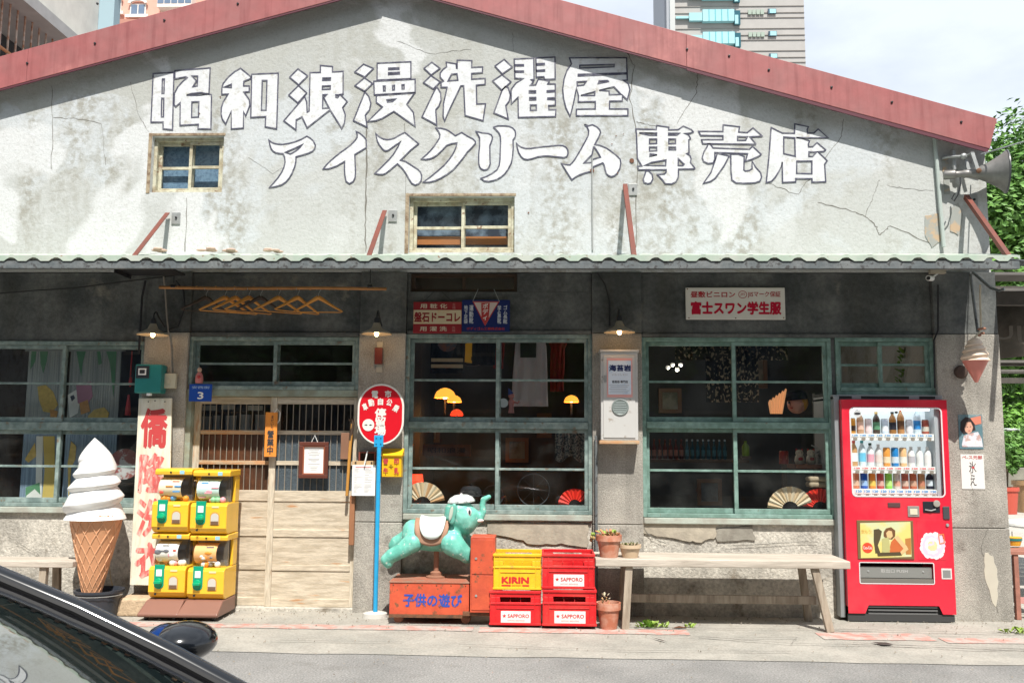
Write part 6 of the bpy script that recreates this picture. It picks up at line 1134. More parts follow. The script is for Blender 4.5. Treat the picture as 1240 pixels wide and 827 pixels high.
# low shelf with two lucky dolls and clutter
x0,x1,z0,z1 = RC(960,562,1000,567,-.4); tag(build('shelf_board', MB().box(x0,x1,.30,.60,z0-.0,z1), mk('brown_shelf', (.16,.06,.03), .6)), 'brown shelf carrying two white dolls inside the right window', 'shelf'); zt3 = z1+.001
for px,lab in ((969,'round white lucky doll with red marks on the brown shelf, near the mullion'),(983,'round white lucky doll with red marks on the brown shelf, near the kettle')):
    q=V(px,560,-.4); q.z=zt3; t=thing('round_doll', lab, 'doll', (q.x,.42,q.z)); c_=Vector((q.x,.42,q.z)); build('body', MB().lathe([(0,0),(.035,0),(.046,.03),(.040,.065),(.030,.08),(.036,.10),(.028,.125),(0,.135)],c_,18), mk('doll_cream', (.55,.48,.38), .5), t)
    build('bib', MB().ell(c_+Vector((0,-.038,.045)),(.022,.010,.020),10,6), REDINK, t)
    for s in (-1,1): build('eye', MB().ell(c_+Vector((s*.012,-.033,.105)),(.004,.003,.004),6,5), INK, t); build('ear', MB().ell(c_+Vector((s*.024,0,.13)),(.010,.006,.012),6,5), REDINK, t)
q=V(950,560,-.4); t=thing('red_tin', 'dark red patterned tin left of the two lucky dolls', 'tin', (q.x,.42,zt3)); q.z=zt3; build('tin_body', MB().lathe([(0,0),(.042,0),(.042,.11),(.036,.12),(0,.12)],(q.x,.42,zt3-.0),18), mk('tin_red', (.25,.03,.02), .3, col2=(.45,.35,.2), sc=30, th=(.6,.65)), t); build('shelf_leg', MB().box(q.x-.02,q.x+.02,.40,.44,zt3-.25,zt3-.002), DARKWOOD, t)
q=V(903,552,-.6); t=thing('green_bottle', 'lime green bottle inside the right window beside the mullion', 'bottle', (q.x,.6,q.z)); build('bottle_body', MB().lathe([(0,0),(.035,0),(.035,.09),(.014,.12),(.014,.14),(0,.14)],q,14), mk('lime', (.14,.22,.01), .4), t); build('stand', MB().box(q.x-.05,q.x+.05,.57,.63,q.z-.03,q.z-.001), DARKWOOD, t)
x0,x1,z0,z1 = RC(980,577,1006,590,-.16); t=thing('folded_cloth', 'stack of folded beige cloth above the red fan', 'cloth', ((x0+x1)/2,.2,z0)); build('cloth_stack', MB().box(x0,x1,.15,.30,z0,z0+(z1-z0)*.5), mk('beige_cloth', (.42,.33,.22), .9), t, bevel=.02, seg=3); build('cloth_top', MB().box(x0,x1,.15,.30,z0+(z1-z0)*.52,z1), MATS['beige_cloth'], t, bevel=.02, seg=3)
build('stand', MB().box(x0+.02,x1-.02,.2,.26,z0-.25,z0-.001), DARKWOOD, t)
# right transom: kettle, lamp
x0,x1,z0,z1 = RC(988,530,1003,560,-.35); t=thing('metal_kettle', 'tangle of shiny metal utensils at the right edge of the right window', 'utensils', ((x0+x1)/2,.35,z0)); rr=random.Random(4)
for k in range(9): a=rr.uniform(0,3.1); q=Vector((x0+rr.random()*(x1-x0),.35,z0+rr.random()*(z1-z0))); build('utensil', MB().tube([q,q+Vector((.05*math.cos(a),.02,.05*math.sin(a)))],.006,6), GREYM, t)
# small window: pale things through to the yard
x0,x1,z0,z1 = RC(1086,428,1102,470,-1.5); t=thing('green_curtain', 'light green plant seen through the small window over the vending machine', 'plant', ((x0+x1)/2,1.5,z0)); leaves(t, Vector(((x0+x1)/2,1.5,z0)), 40, .09, .40, .05, [mk('plant_lit', (.16,.32,.06), .6, emis=(.3,.6,.15), es=.0)], seed=8)
glow(1111,432,-1.2,5,GLOWO,'tiny warm lamp in the small window over the vending machine',.8,(1,.5,.2),dome=False)
# left window: reed blinds with goldfish
REED = mk('reed_blind', (.42,.44,.41), .8, col2=(.25,.28,.27), sc=60, stretch=(1,1,.02), th=(.4,.6), var=.12); REEDB = mk('reed_blue', (.28,.38,.48), .8, col2=(.17,.24,.32), sc=60, stretch=(1,1,.02), th=(.4,.6))
FISHY = mk('fish_yellow', (.62,.44,.12), .8, var=.2, vsc=30); FISHO = mk('fish_orange', (.58,.30,.10), .8, var=.2, vsc=30); FISHP = mk('fish_mauve', (.42,.20,.27), .8, var=.2); GRNB = mk('blind_green', (.10,.26,.13), .8, var=.2); PALEB = mk('blind_pale', (.75,.76,.70), .8, var=.15)
def blind(px0,px1,lab,shapes,d=-.30):
    x0,x1,z0,z1 = RC(px0,423,px1,618,d); t = thing('reed_blind', lab, 'blind', ((x0+x1)/2,.3,z1)); n = int((x1-x0)/.022)
    for k in range(n): xx=x0+(x1-x0)*(k+.5)/n; zm=z0+(z1-z0)*.55; hw=(x1-x0)/n/2-.0008; build('reed', MB().box(xx-hw,xx+hw,.30,.304,zm,z1-.02), REED, t); build('reed', MB().box(xx-hw,xx+hw,.30,.304,z0,zm-.001), REEDB, t)
    build('top_rail', MB().box(x0-.03,x1+.03,.285,.315,z1-.02,z1), mk('pale_rail', (.28,.30,.28), .6), t)
    for i,(m_,P) in enumerate(shapes): W_=[V(a,b,d+.006) for a,b in P]; build('painted_shape', MB().prism([(p.x,p.z) for p in W_],.2975-.0006*i,.2995), m_, t)
def sh(P): return P
blind(29,73,'reed blind painted with yellow goldfish in the left window, nearer the frame edge',[(GRNB,[(38,425),(44,424),(42,438),(36,448)]),(GRNB,[(48,424),(58,424),(56,438),(52,452),(49,440)]),(FISHY,[(45,468),(55,466),(64,474),(70,490),(62,500),(52,498),(47,484)]),(FISHO,[(60,495),(70,498),(68,506),(61,506)]),(FISHY,[(26+4,556),(42,536),(44,552),(34,560)]),(mk('gold_ochre',(.62,.46,.12),.8),[(52,528),(66,528),(66,612),(50,612),(54,570)]),(PALEB,[(44,528),(52,528),(50,612),(43,612)]),(GRNB,[(31,590),(48,584),(49,600),(31,606)]),(PALEB,[(32,600),(42,592),(50,600),(50,612),(31,612)])])
blind(80,142,'reed blind painted with purple and yellow fish in the left window, behind the cone',[(GRNB,[(92,424),(104,424),(100,438),(98,456),(95,440)]),(GRNB,[(117,424),(121,424),(123,440),(119,442)]),(GRNB,[(128,424),(141,424),(139,460),(137,480),(133,440)]),(PALEB,[(82,478),(92,472),(97,484),(94,500),(84,506)]),(FISHP,[(92,466),(110,462),(112,480),(104,492),(94,488)]),(FISHO,[(96,488),(106,484),(109,498),(98,502)]),(FISHY,[(106,504),(114,496),(126,493),(132,500),(130,507),(108,507)]),(FISHY,[(82,560),(86,534),(92,540),(91,556),(86,566),(83,610)]),(mk('fish_eye',(.04,.05,.08),.6),[(85,480),(89,478),(91,482),(87,486)]),(GRNB,[(118,560),(124,540),(126,560),(120,590)])])
p = V(157,455,-.2); t = thing('red_tassel', 'red knotted tassel hanging in the left window near the pillar', 'tassel', p); build('cord', MB().tube([V(160,425,-.2),V(158,455,-.2)],.006,5), REDINK, t); build('knot', MB().ell(V(158,462,-.2),(.016,.014,.05),10,7), REDINK, t); build('tassel_skirt', MB().lathe([(.010,0),(.024,-.14),(.026,-.19)],V(156,478,-.2),12), REDINK, t)
p = V(151,562,-.2); t = thing('koi_plate', 'round red and white fish plate behind the cone in the left window', 'plate', p); build('plate_disc', MB().lathe([(0,0),(.13,0),(.14,.02),(.12,.02),(0,.008)],p,28,(.25,-1,.1)), mk('koi_glaze', (.28,.07,.06), .4, col2=(.5,.48,.46), sc=9, th=(.52,.58)), t); build('plate_shelf', MB().box(p.x-.14,p.x+.14,.18,.30,p.z-.19,p.z-.17), DARKWOOD, t)
# ================================================================ VENDING MACHINE
x0,x1 = VX(1023,610,.16), VX(1152,610,.16); z0,z1 = VZ(1090,741,.16), VZ(1085,484,.16); yf = -.16; H = z1-z0; Wd = x1-x0
t = thing('vending_machine', 'red drinks vending machine with three rows of cans and bottles behind glass', 'vending machine', ((x0+x1)/2,.1,0)); VM = t
X = lambda px, py=610: VX(px,py,.16); Z = lambda py: VZ(1088,py,.16)
wx0,wx1,wz0,wz1 = X(1030.5,540),X(1141.5,540),Z(601),Z(494)
bz0,bz1 = Z(706.5), Z(681)        # pick up bay
bx0,bx1 = X(1041,694),X(1131,694)
rq = .035
def rrect(a,b,c,e,r,n=5):
    P=[]
    for (cx,cz,s) in ((b-r,e-r,0),(a+r,e-r,1),(a+r,c+r,2),(b-r,c+r,3)):
        for i in range(n+1): an=math.pi/2*(s+i/n); P.append((cx+r*math.cos(an),cz+r*math.sin(an)))
    return P
zf0 = Z(743); zn0 = Z(733)
mb = flatmb([[(x0,zf0+.0),(x0+.14,zf0),(x0+.17,zn0),(x1-.14,zn0),(x1-.11,zf0),(x1,zf0),(x1,z1),(x0,z1)], rrect(wx0,wx1,wz0,wz1,rq), rrect(bx0,bx1,bz0,bz1,.012)], yf)
for loop in (rrect(wx0,wx1,wz0,wz1,rq), rrect(bx0,bx1,bz0,bz1,.012)):
    n=len(loop); vs=[(a,yf,c) for a,c in loop]+[(a,yf+.03,c) for a,c in loop]; mb.add(vs,[(i,(i+1)%n,(i+1)%n+n,i+n) for i in range(n)])
mb.box(x0,x0+.02,yf+.0005,.5,z0+.04,z1-.001).box(x1-.02,x1,yf+.0005,.5,z0+.04,z1-.001).box(x0+.02,x1-.02,yf+.0005,.5,z1-.022,z1-.001)
build('cabinet', mb, VRED, t)
GM = mk('grey_side_panel', (.30,.32,.33), .5, .3, var=.1)
build('side_panel', MB().box(x0-.045,x0-.002,-.10,.5,.03,z1+.03), GM, t, bevel=.004); build('side_panel', MB().box(x1+.002,x1+.02,-.02,.5,.03,z1+.0), GM, t, bevel=.003); build('top_panel', MB().box(x0-.045,x1,-.08,.5,z1+.004,z1+.045), GM, t, bevel=.004)
for a,b in ((.01,.13),(.22,.68),(.78,.93)): build('top_slot', MB().box(x0+Wd*a,x0+Wd*b,-.084,-.0801,z1+.012,z1+.034), BLACK, t)
build('rear_board', MB().box(x0+.02,x1-.02,.45,.5,z0+.04,z1-.022), GM, t)
LIT = mk('showcase_white_glow', (.62,.65,.65), .5, emis=(.85,.95,1.0), es=.42)  # panels given a glow of their own to brighten the showcase
build('showcase_back', MB().box(wx0-.01,wx1+.01,.06,.075,wz0-.02,wz1+.01), LIT, t); build('showcase_side', MB().box(wx0-.012,wx0,yf+.03,.06,wz0-.02,wz1+.01), LIT, t); build('showcase_side', MB().box(wx1-.012-.035,wx1-.0,yf+.035,.06,wz0-.02,wz1+.01), mk('showcase_grey', (.40,.43,.45), .5), t); build('showcase_top', MB().box(wx0,wx1,yf+.03,.06,wz1,wz1+.01), LIT, t)
build('window_trim', outline([rrect(wx0,wx1,wz0,wz1,rq)], yf-.003, .012), mk('pale_trim', (.62,.60,.60), .4), t); build('bay_trim', outline([rrect(bx0,bx1,bz0,bz1,.012)], yf-.003, .008), MATS['pale_trim'], t)
build('showcase_glass', MB().box(wx0,wx1,yf+.008,yf+.012,wz0,wz1), glassmat('showcase_glass', (.97,.98,.98), 1.3), t)
rows = [(Z(531.5),Z(525),'blue'),(Z(571.5),Z(565),'red'),(Z(601),Z(592.5),'blue')]
BLT = mk('price_blue', (.05,.30,.65), .5); RDT = mk('price_red', (.75,.04,.06), .5)
dx = (wx1-wx0-.075)/10
shelfz = []
for ri,(a,b,c) in enumerate(rows):
    xo = wx0+.018+.008*ri; sf = build('shelf', MB().box(wx0+.002,wx1-.05,yf+.045,.058,a-.012,b-.001), WHITE, t); shelfz.append(b)
    for k in range(10):
        xq = xo+dx*k; build('price_tag', MB().box(xq+.004,xq+dx-.006,yf+.041,yf+.0445,a+(b-a)*.35,b-.004), WHITE, t); mm = txtmb('120', xq+.010,xq+dx-.012,a+(b-a)*.5,b-.008,yf+.0405,.05); build('price_print', mm, BLT if c=='blue' else RDT, t)
        build('select_button', MB().lathe([(.017,0),(.017,.006),(0,.007)],(xq+dx/2,yf+.044,a+.0),12,(0,-1,0)), mk('button_brown', (.30,.26,.22), .4), t)
def drink(ri, k, kind_, col, lab, cap=None, h=None, lbl=None):
    xq = wx0+.018+.008*ri+dx*(k+.5); z = shelfz[ri]+.0005; r = dx*.43; hh = h or (.125 if kind_=='can' else .185); y=-.045; c_=(xq,y,z)
    m_ = mk('drink_%d_%d'%(ri,k), col, .3, var=.0); tt = thing('drink_'+kind_, lab, kind_, c_)
    if kind_=='can':
        build('can_body', MB().lathe([(0,0),(r*.9,0),(r,.008),(r,hh-.010),(r*.86,hh),(0,hh)],c_,18), m_, tt); build('can_lid', MB().lathe([(r*.84,hh+.0005),(r*.84,hh+.004),(0,hh+.003)],c_,16), GREYM, tt)
    else:
        build('bottle_body', MB().lathe([(0,0),(r*.9,0),(r,.008),(r,hh*.62),(r*.85,hh*.72),(r*.40,hh*.86),(r*.38,hh*.92),(0,hh*.92)],c_,18), m_, tt); build('bottle_cap', MB().lathe([(r*.46,hh*.90),(r*.46,hh),(0,hh)],c_,14), mk('cap_'+str(cap), cap or (.7,.7,.7), .4), tt)
    if lbl: build('label_band', MB().lathe([(r*1.012,hh*.18),(r*1.012,hh*.52)],c_,18,cap=False), mk('lbl_%d_%d'%(ri,k), lbl, .4), tt)
Wc=(.75,.75,.73)
D0=[('can',(.60,.27,.03),'golden can, first in the top row of the vending machine',None,.13,(.06,.03,.02)),('bottle',(.45,.27,.16),'amber bottle with a pale label beside the golden can',(.55,.4,.2),.19,(.70,.45,.35)),('can',(.62,.52,.52),'pale pink can in the top row left of a black bottle',None,.125,(.75,.6,.6)),('bottle',(.05,.03,.02),'black bottle with a gold cap in the top row',(.55,.35,.12),.19,(.10,.25,.14)),('can',(.55,.62,.72),'white and blue can between two dark bottles in the top row',None,.125,(.72,.74,.78)),
 ('bottle',(.30,.13,.03),'dark brown bottle with a black label in the top row centre',(.02,.02,.02),.19,(.02,.02,.03)),('bottle',(.42,.20,.07),'tall copper brown bottle in the top row',(.50,.30,.12),.215,(.12,.05,.02)),('can',(.62,.62,.66),'white patterned can beside the big blue bottle',None,.12,(.70,.68,.70)),('bottle',(.55,.65,.72),'large clear water bottle with a bright blue label',(.75,.8,.85),.22,(.03,.22,.55)),('can',(.35,.08,.05),'dark red can at the right end of the top row',None,.12,(.55,.50,.42))]
D1=[('bottle',(.50,.28,.12),'orange tea bottle with a white label and red cap in the middle row',(.6,.08,.05),.22,Wc),('bottle',(.62,.74,.78),'clear bottle with light blue label and teal cap in the middle row',(.05,.35,.40),.22,(.15,.50,.70)),('bottle',(.70,.72,.72),'clear bottle with pink label and dark cap in the middle row',(.03,.08,.06),.20,(.75,.35,.42)),('bottle',(.66,.64,.62),'slim white bottle left of the orange can in the middle row',(.7,.7,.7),.19,(.70,.60,.55)),
 ('can',(.72,.30,.06),'tall orange can in the middle row',None,.16,(.78,.60,.40)),('can',(.02,.20,.50),'tall blue can with teal foot in the middle row',None,.16,(.55,.62,.70)),('can',(.75,.45,.22),'tall pale orange can in the middle row',None,.16,(.78,.72,.62)),('bottle',Wc,'white bottle with a grey band in the middle row',(.72,.72,.72),.17,(.45,.42,.45)),('bottle',Wc,'plain white bottle second from the right end of the middle row',(.75,.75,.75),.17,None),('bottle',(.74,.73,.72),'white bottle with red speck at the right end of the middle row',(.75,.75,.75),.17,(.78,.74,.73))]
D2=[('can',(.55,.17,.08),'copper coloured can, first in the bottom row',None,.135,(.62,.40,.28)),('can',(.01,.08,.40),'deep blue can in the bottom row',None,.135,(.30,.45,.70)),('can',(.75,.25,.04),'orange can beside the deep blue can in the bottom row',None,.13,(.75,.5,.1)),('can',(.50,.07,.07),'red can with pale print beside the lime can in the bottom row',None,.135,(.62,.35,.30)),('can',(.25,.60,.08),'lime green can in the bottom row',None,.135,(.45,.72,.20)),
 ('can',(.60,.52,.48),'silver floral can right of the lime can',None,.13,(.62,.30,.22)),('can',(.40,.10,.06),'reddish brown can with white sleeve in the bottom row',None,.135,(.58,.40,.32)),('can',(.50,.13,.06),'reddish brown can between two brown ones in the bottom row',None,.135,(.55,.32,.22)),('can',(.42,.22,.10),'golden brown can beside the black bottle in the bottom row',None,.135,(.50,.20,.12)),('bottle',(.02,.02,.04),'black bottle with white label at the right end of the bottom row',(.05,.2,.3),.15,(.6,.65,.7))]
for ri,DD in enumerate((D0,D1,D2)):
    for k,(kd,cl,lab,cap,h,lb) in enumerate(DD): drink(ri,k,kd,cl,lab,cap,h,lb)
p=V(1038,500.5,.15); q = build('round_sticker', MB().lathe([(0,0),(.035,0)],(p.x,yf+.006,p.z),20,(0,-1,0),cap=False), mk('pale_sticker', (.55,.56,.56), .5), t); build('sticker_print', MB().ell((p.x,yf+.003,p.z),(.028,.002,.010),12,6), INK, t)
p=V(1085,499,.15); build('logo_dots', MB().ell((p.x,yf+.004,p.z),(.014,.002,.014),10,6), INK, t); build('logo_dot', MB().ell((p.x+.035,yf+.004,p.z+.014),(.009,.002,.009),10,6), REDINK, t)
# coin area
def plate(px0,py0,px1,py1,mat,th=.006,nm='plate',y=None,bev=.002,par=None): a=RC(px0,py0,px1,py1,.16); y=yf if y is None else y; return build(nm, MB().box(a[0],a[1],y-th,y-.0005,a[2],a[3]), mat, par or t, bevel=bev)
plate(1075,608.5,1090,614,mk('dark_display', (.10,.05,.05), .3),nm='display'); plate(1099,612.5,1113,625.5,mk('note_bezel', (.25,.23,.21), .5),nm='banknote_slot'); plate(1101.5,616,1110.5,623,mk('note_face', (.62,.56,.42), .4),.010,nm='banknote_flap')
plate(1117.5,607,1138,620.5,mk('coin_black', (.015,.018,.025), .35),nm='coin_panel'); p=V(1134,609.5,.17); build('coin_knob', MB().lathe([(.028,0),(.028,.012),(.014,.016),(0,.016)],(p.x,yf-.007,p.z),20,(0,-1,0)), mk('knob_silver', (.50,.48,.42), .35, .5), t)
a=V(1120,617,.17); build('coin_slide', MB().tube([(a.x,yf-.012,a.z),(a.x+.05,yf-.012,a.z-.008),(a.x+.09,yf-.012,a.z+.004)],.006,6), GREYM, t)
plate(1141.5,613,1149.5,628.5,mk('reader_dark', (.06,.06,.065), .4),.010,nm='card_reader',bev=.006); p=V(1147,635.5,.16); build('key_lock', MB().lathe([(.013,0),(.013,.008),(.006,.010),(0,.006)],(p.x,yf-.001,p.z),16,(0,-1,0)), GREYM, t)
ad = plate(1038,630,1106,676.5,mk('ad_frame', (.16,.10,.04), .5),.008,nm='advert_panel'); ya = yf-.0085
def adp(P, mat, off, nm='print'): W_=[V(a,b,.17) for a,b in P]; return build(nm, MB().prism([(q.x,q.z) for q in W_], ya-off, ya-off+.0008), mat, ad)
adp([(1041.5,633),(1102.5,631.5),(1104,674),(1042.5,675.5)], mk('ad_yellow', (.66,.56,.17), .5, col2=(.55,.58,.35), sc=4, th=(.5,.65)), .001)
adp([(1058,641),(1064,640),(1068,643),(1066,652),(1063,660),(1066,669),(1060,670),(1058,655)], mk('ad_dark', (.07,.05,.02), .6), .002); 
adp([(1070,644),(1073,639.5),(1079,638),(1084,642),(1084,649),(1080,653),(1073,652),(1070,649)], mk('ad_hair', (.14,.06,.02), .6), .002); adp([(1073,645),(1076,642),(1080,643),(1081,649),(1078,652),(1074,650)], mk('ad_skin', (.62,.42,.20), .6), .003)
adp([(1077,665),(1079,656),(1084,650),(1092,656),(1096,662),(1093,670),(1078,671)], mk('ad_red_dress', (.50,.12,.03), .6), .003); adp([(1083,651),(1087,648),(1098,661),(1100,665),(1092,671),(1086,672),(1094,664)], MATS['ad_skin'], .004)
adp([(1068,652),(1076,650),(1078,665),(1075,670),(1068,668)], mk('ad_olive', (.42,.40,.16), .6), .0032); adp([(1062,669),(1090,668),(1092,672),(1063,673)], MATS['ad_dark'], .0045); adp([(1096,652),(1103,651),(1103.5,671),(1097,671)], mk('ad_brown', (.42,.17,.04), .6), .0018)
p=V(1050.5,663,.17); build('print', MB().prism([(p.x+.043*math.cos(a),p.z+.043*math.sin(a)) for a in [i*math.pi/14 for i in range(28)]],ya-.003,ya-.0012), mk('ad_disc', (.68,.06,.02), .5), ad); build('print', txtmb('Coca-Cola', p.x-.036,p.x+.036,p.z-.012,p.z+.014,ya-.0036,.01), WHITE, ad)
a = RC(1043,641,1056,646,.17); build('print', txtmb('飲もう!', a[0],a[1],a[2],a[3],ya-.0022,.0), mk('ad_orange', (.62,.32,.06), .6), ad)
p=V(1129.5,661,.17); rr=random.Random(3); m=[mk('petal_white', (.78,.66,.70), .6), mk('petal_pink', (.72,.52,.62), .6), mk('petal_yellow', (.78,.58,.30), .6)]
fl = plate(1111,629,1145,678,VRED,.002,nm='flower_panel')
for ring_,(n,r,s,mi) in enumerate(((15,.088,.030,0),(14,.064,.028,1),(12,.045,.024,0),(9,.024,.020,2),(4,.008,.014,2))):
    for k in range(n): a=2*math.pi*k/n+ring_*.3; rq_=r*rr.uniform(.85,1.12); q=Vector((p.x+rq_*math.cos(a),0,p.z+rq_*math.sin(a))); o_=yf-.0032-.0007*ring_-.00004*k; build('petal', MB().prism([(q.x+s*math.cos(b)*rr.uniform(.8,1.15),q.z+s*math.sin(b)*rr.uniform(.8,1.15)) for b in [i*math.pi/4 for i in range(8)]],o_,o_+.0005), m[mi if rr.random()<.75 else 1], fl)
build('small_emblem', outline([[(p.x+.06,p.z+.02),(p.x+.10,p.z+.03),(p.x+.095,p.z+.10),(p.x+.055,p.z+.095)]], yf-.008, .006), mk('ad_orange2', (.85,.22,.06), .6), fl)
# pick-up bay
build('bay_box', MB().box(bx0-.01,bx1+.01,.10,.11,bz0-.01,bz1+.01), mk('bay_dark', (.10,.085,.07), .6), t); build('bay_flap', MB().box(bx0+.004,bx1-.004,yf+.022,yf+.028,bz0+(bz1-bz0)*.25,bz0+(bz1-bz0)*.78), mk('flap_grey', (.24,.245,.23), .35, .2), t, bevel=.002); build('bay_sill', MB().box(bx0+.004,bx1-.004,yf+.005,.09,bz0,bz0+(bz1-bz0)*.22), mk('bay_sill', (.16,.15,.13), .5), t)
for u in (.13,.87): build('flap_rivet', MB().lathe([(.010,0),(.007,.004),(0,.005)],(bx0+(bx1-bx0)*u,yf+.022,bz0+(bz1-bz0)*.55),12,(0,-1,0)), GREYM, t)
build('flap_print', txtmb('取出口 PUSH', bx0+(bx1-bx0)*.30,bx0+(bx1-bx0)*.66,bz0+(bz1-bz0)*.50,bz0+(bz1-bz0)*.68,yf+.0212,.0), mk('flap_print', (.5,.5,.48), .5), t)
plate(1140,688,1152.5,701,mk('pale_trim2', (.62,.58,.56), .4),.003,nm='coin_return'); plate(1141.5,690,1151,699.5,mk('return_grey', (.22,.22,.21), .4),.004,nm='coin_return_flap')
build('foot_grille', MB().box(x0+.02,x1-.02,-.13,.4,.02,zn0-.001), BLACK, t); build('kick_panel', MB().box(x0+.0,x1-.01,-.148,-.132,.012,zf0-.006), mk('kick_grey', (.045,.045,.045), .5), t)
for k in range(3): build('grille_bar', MB().box(x0+.17,x1-.15,-.150,-.131,zn0-.075+k*.028,zn0-.063+k*.028), mk('bar_grey', (.12,.12,.12), .5), t)
build('foot', MB().box(x0+.05,x0+.12,-.1,.0,.0,z0-.02), BLACKM, t); build('foot', MB().box(x1-.12,x1-.05,-.1,.0,.0,z0-.02), BLACKM, t)
build('added_light_tube', MB().tube([(wx0+.05,yf+.05,wz1-.012),(wx1-.08,yf+.05,wz1-.012)],.008,8), mk('added_tube_glow', (.9,.9,.9), .4, emis=(.9,.97,1.0), es=4), VM)  # unseen tube added to brighten the drinks
# ================================================================ RIGHT PILLAR THINGS
t = thing('security_camera', 'small white security camera under the awning at the right pillar', 'camera', V(1130,333,.1)); a=RC(1127,324,1146,331,.09); build('junction_box', MB().box(a[0],a[1],-.09,-.04,a[2],a[3]), mk('beige_box', (.42,.37,.29), .6), t, bevel=.003)
p=V(1126,337,.14); build('camera_barrel', MB().lathe([(0,-.055),(.024,-.055),(.024,.045),(.020,.05),(.018,.035),(0,.035)],p,18,(-.75,-.9,-.12)), WHITE, t); build('lens', MB().lathe([(0,.036),(.017,.036)],p,14,(-.75,-.9,-.12),cap=False), BLACK, t); build('camera_arm', MB().tube([p+Vector((.03,.03,.01)),V(1136,331,.06)],.008,8), WHITE, t)
p=V(1181,463,.35); pt=V(1182,408,.35); pm=V(1181,437,.35); t = thing('hanging_cone', 'small soft serve cone model hanging by a strap at the right pillar', 'ice cream model', (pm.x,-.35,p.z)); R=.107; Lc=pm.z-p.z; build('cone', MB().lathe([(0,0),(.012,.0),(R*.95,Lc)],(pm.x,-.35,p.z),28), mk('pink_cone', (.58,.20,.16), .5, var=.06), t)
zz = lambda u: pm.z+(pt.z-pm.z)*u; coil((pm.x,-.35),[zz(0),zz(.30),zz(.54),zz(.74)],[.120,.105,.085,.062],zz(1),.004,t,'soft_serve', mk('peach_cream', (.66,.52,.40), .5), 48, 90)
top=V(1187,345,.35); build('strap', MB().tube([(pm.x,-.35,pt.z-.01),V(1186,403,.35),V(1188,395,.35),V(1187,368,.35),top],.0085,6), mk('pale_strap', (.50,.44,.33), .7), t); m=MB(); 
for k in range(5): m.ell(V(1187+random.uniform(-5,5),402+random.uniform(-5,4),.35),(.02,.012,.012),8,5)
build('bow_knot', m, mk('brown_knot', (.30,.14,.09), .8), t)
t = thing('bracket_arm', 'bent grey steel tube bracket under the awning corner holding the small cone', 'bracket', V(1178,333,.2)); build('long_arm', MB().tube([V(1175,332,.2),V(1179,365,.25),V(1184,402,.3)],.012), DGREY, t); build('bent_arm', MB().tube([V(1178,330,.2),V(1192,342,.4),V(1200,349,.5),V(1210,352,.6),V(1216,350,.65)],.012), DGREY, t)
p=V(1166,450,.1); tag(build('round_vent_cap', MB().lathe([(0,0),(.055,0),(.06,.02),(.045,.04),(0,.045)],(p.x,-.046,p.z),20,(0,-1,0)), mk('dark_rust_cap', (.06,.035,.025), .7)), 'dark round pipe cap on the right pillar behind the hanging cone', 'pipe cap')
x0,x1,z0,z1 = RC(1161,502,1190,543.5,.05); t = thing('poster', 'faded photo poster of a dark haired woman on the right pillar', 'poster', ((x0+x1)/2,-.05,z0)); build('sheet', MB().box(x0,x1,-.050,-.0455,z0,z1), mk('poster_teal', (.10,.19,.22), .5, col2=(.30,.36,.36), sc=5, th=(.5,.62)), t)
w=x1-x0; h=z1-z0; P=lambda u,v:(x0+w*u,z0+h*v)
build('hair_print', MB().prism([P(.06,.55),P(.10,.80),P(.30,.93),P(.52,.90),P(.66,.74),P(.70,.55),P(.50,.50),P(.20,.42)],-.0515,-.0502), mk('poster_hair', (.03,.02,.02), .5), t); build('face_print', MB().prism([P(.24,.60),P(.34,.78),P(.52,.78),P(.60,.64),P(.54,.50),P(.40,.44),P(.28,.50)],-.0525,-.0516), mk('poster_skin', (.62,.34,.24), .5), t)
build('dress_print', MB().prism([P(.10,.12),P(.20,.38),P(.44,.45),P(.80,.50),P(.94,.30),P(.98,.06),P(.12,.06)],-.0515,-.0502), mk('poster_dress', (.62,.62,.66), .5, col2=(.50,.33,.30), sc=14, th=(.5,.55)), t); build('red_print', MB().prism([P(.50,.90),P(.95,.97),P(.96,.74),P(.70,.70)],-.0528,-.0517), mk('poster_red', (.60,.20,.13), .5), t)
for u,v in ((.36,.64),(.50,.65)): build('eye_print', MB().prism([P(u-.03,v),P(u,v+.015),P(u+.03,v),P(u,v-.015)],-.0533,-.0526), INK, t)
build('mouth_print', MB().prism([P(.38,.53),P(.44,.545),P(.50,.53),P(.44,.515)],-.0533,-.0526), REDINK, t)
m=MB(); 
for k in range(3): m.box(x0+w*.30,x1-w*.1,-.0525,-.0516,z0+h*(.10+.05*k),z0+h*(.125+.05*k))
build('print_line', m, WHITE, t)
x0,x1,z0,z1 = RC(1164,550,1192,592,.05); t = thing('poster', 'white paper poster with red heading and black brush strokes on the right pillar', 'poster', ((x0+x1)/2,-.05,z0)); build('sheet', MB().box(x0,x1,-.0495,-.0455,z0,z1), mk('poster_paper', (.70,.67,.63), .7), t); w=x1-x0; h=z1-z0; P=lambda u,v:(x0+w*u,z0+h*v)
build('heading', txtmb('ペ-ス元部', x0+w*.06,x1-w*.06,z0+h*.86,z0+h*.97,-.0505,.02), REDINK, t); build('brush_characters', txtmb('氷え', x0+w*.34,x0+w*.66,z0+h*.10,z0+h*.80,-.0505,.0,vert=True), INK, t); build('red_dot', MB().prism([P(.45,.62),P(.52,.66),P(.60,.62),P(.52,.58)],-.0512,-.0506), REDINK, t)
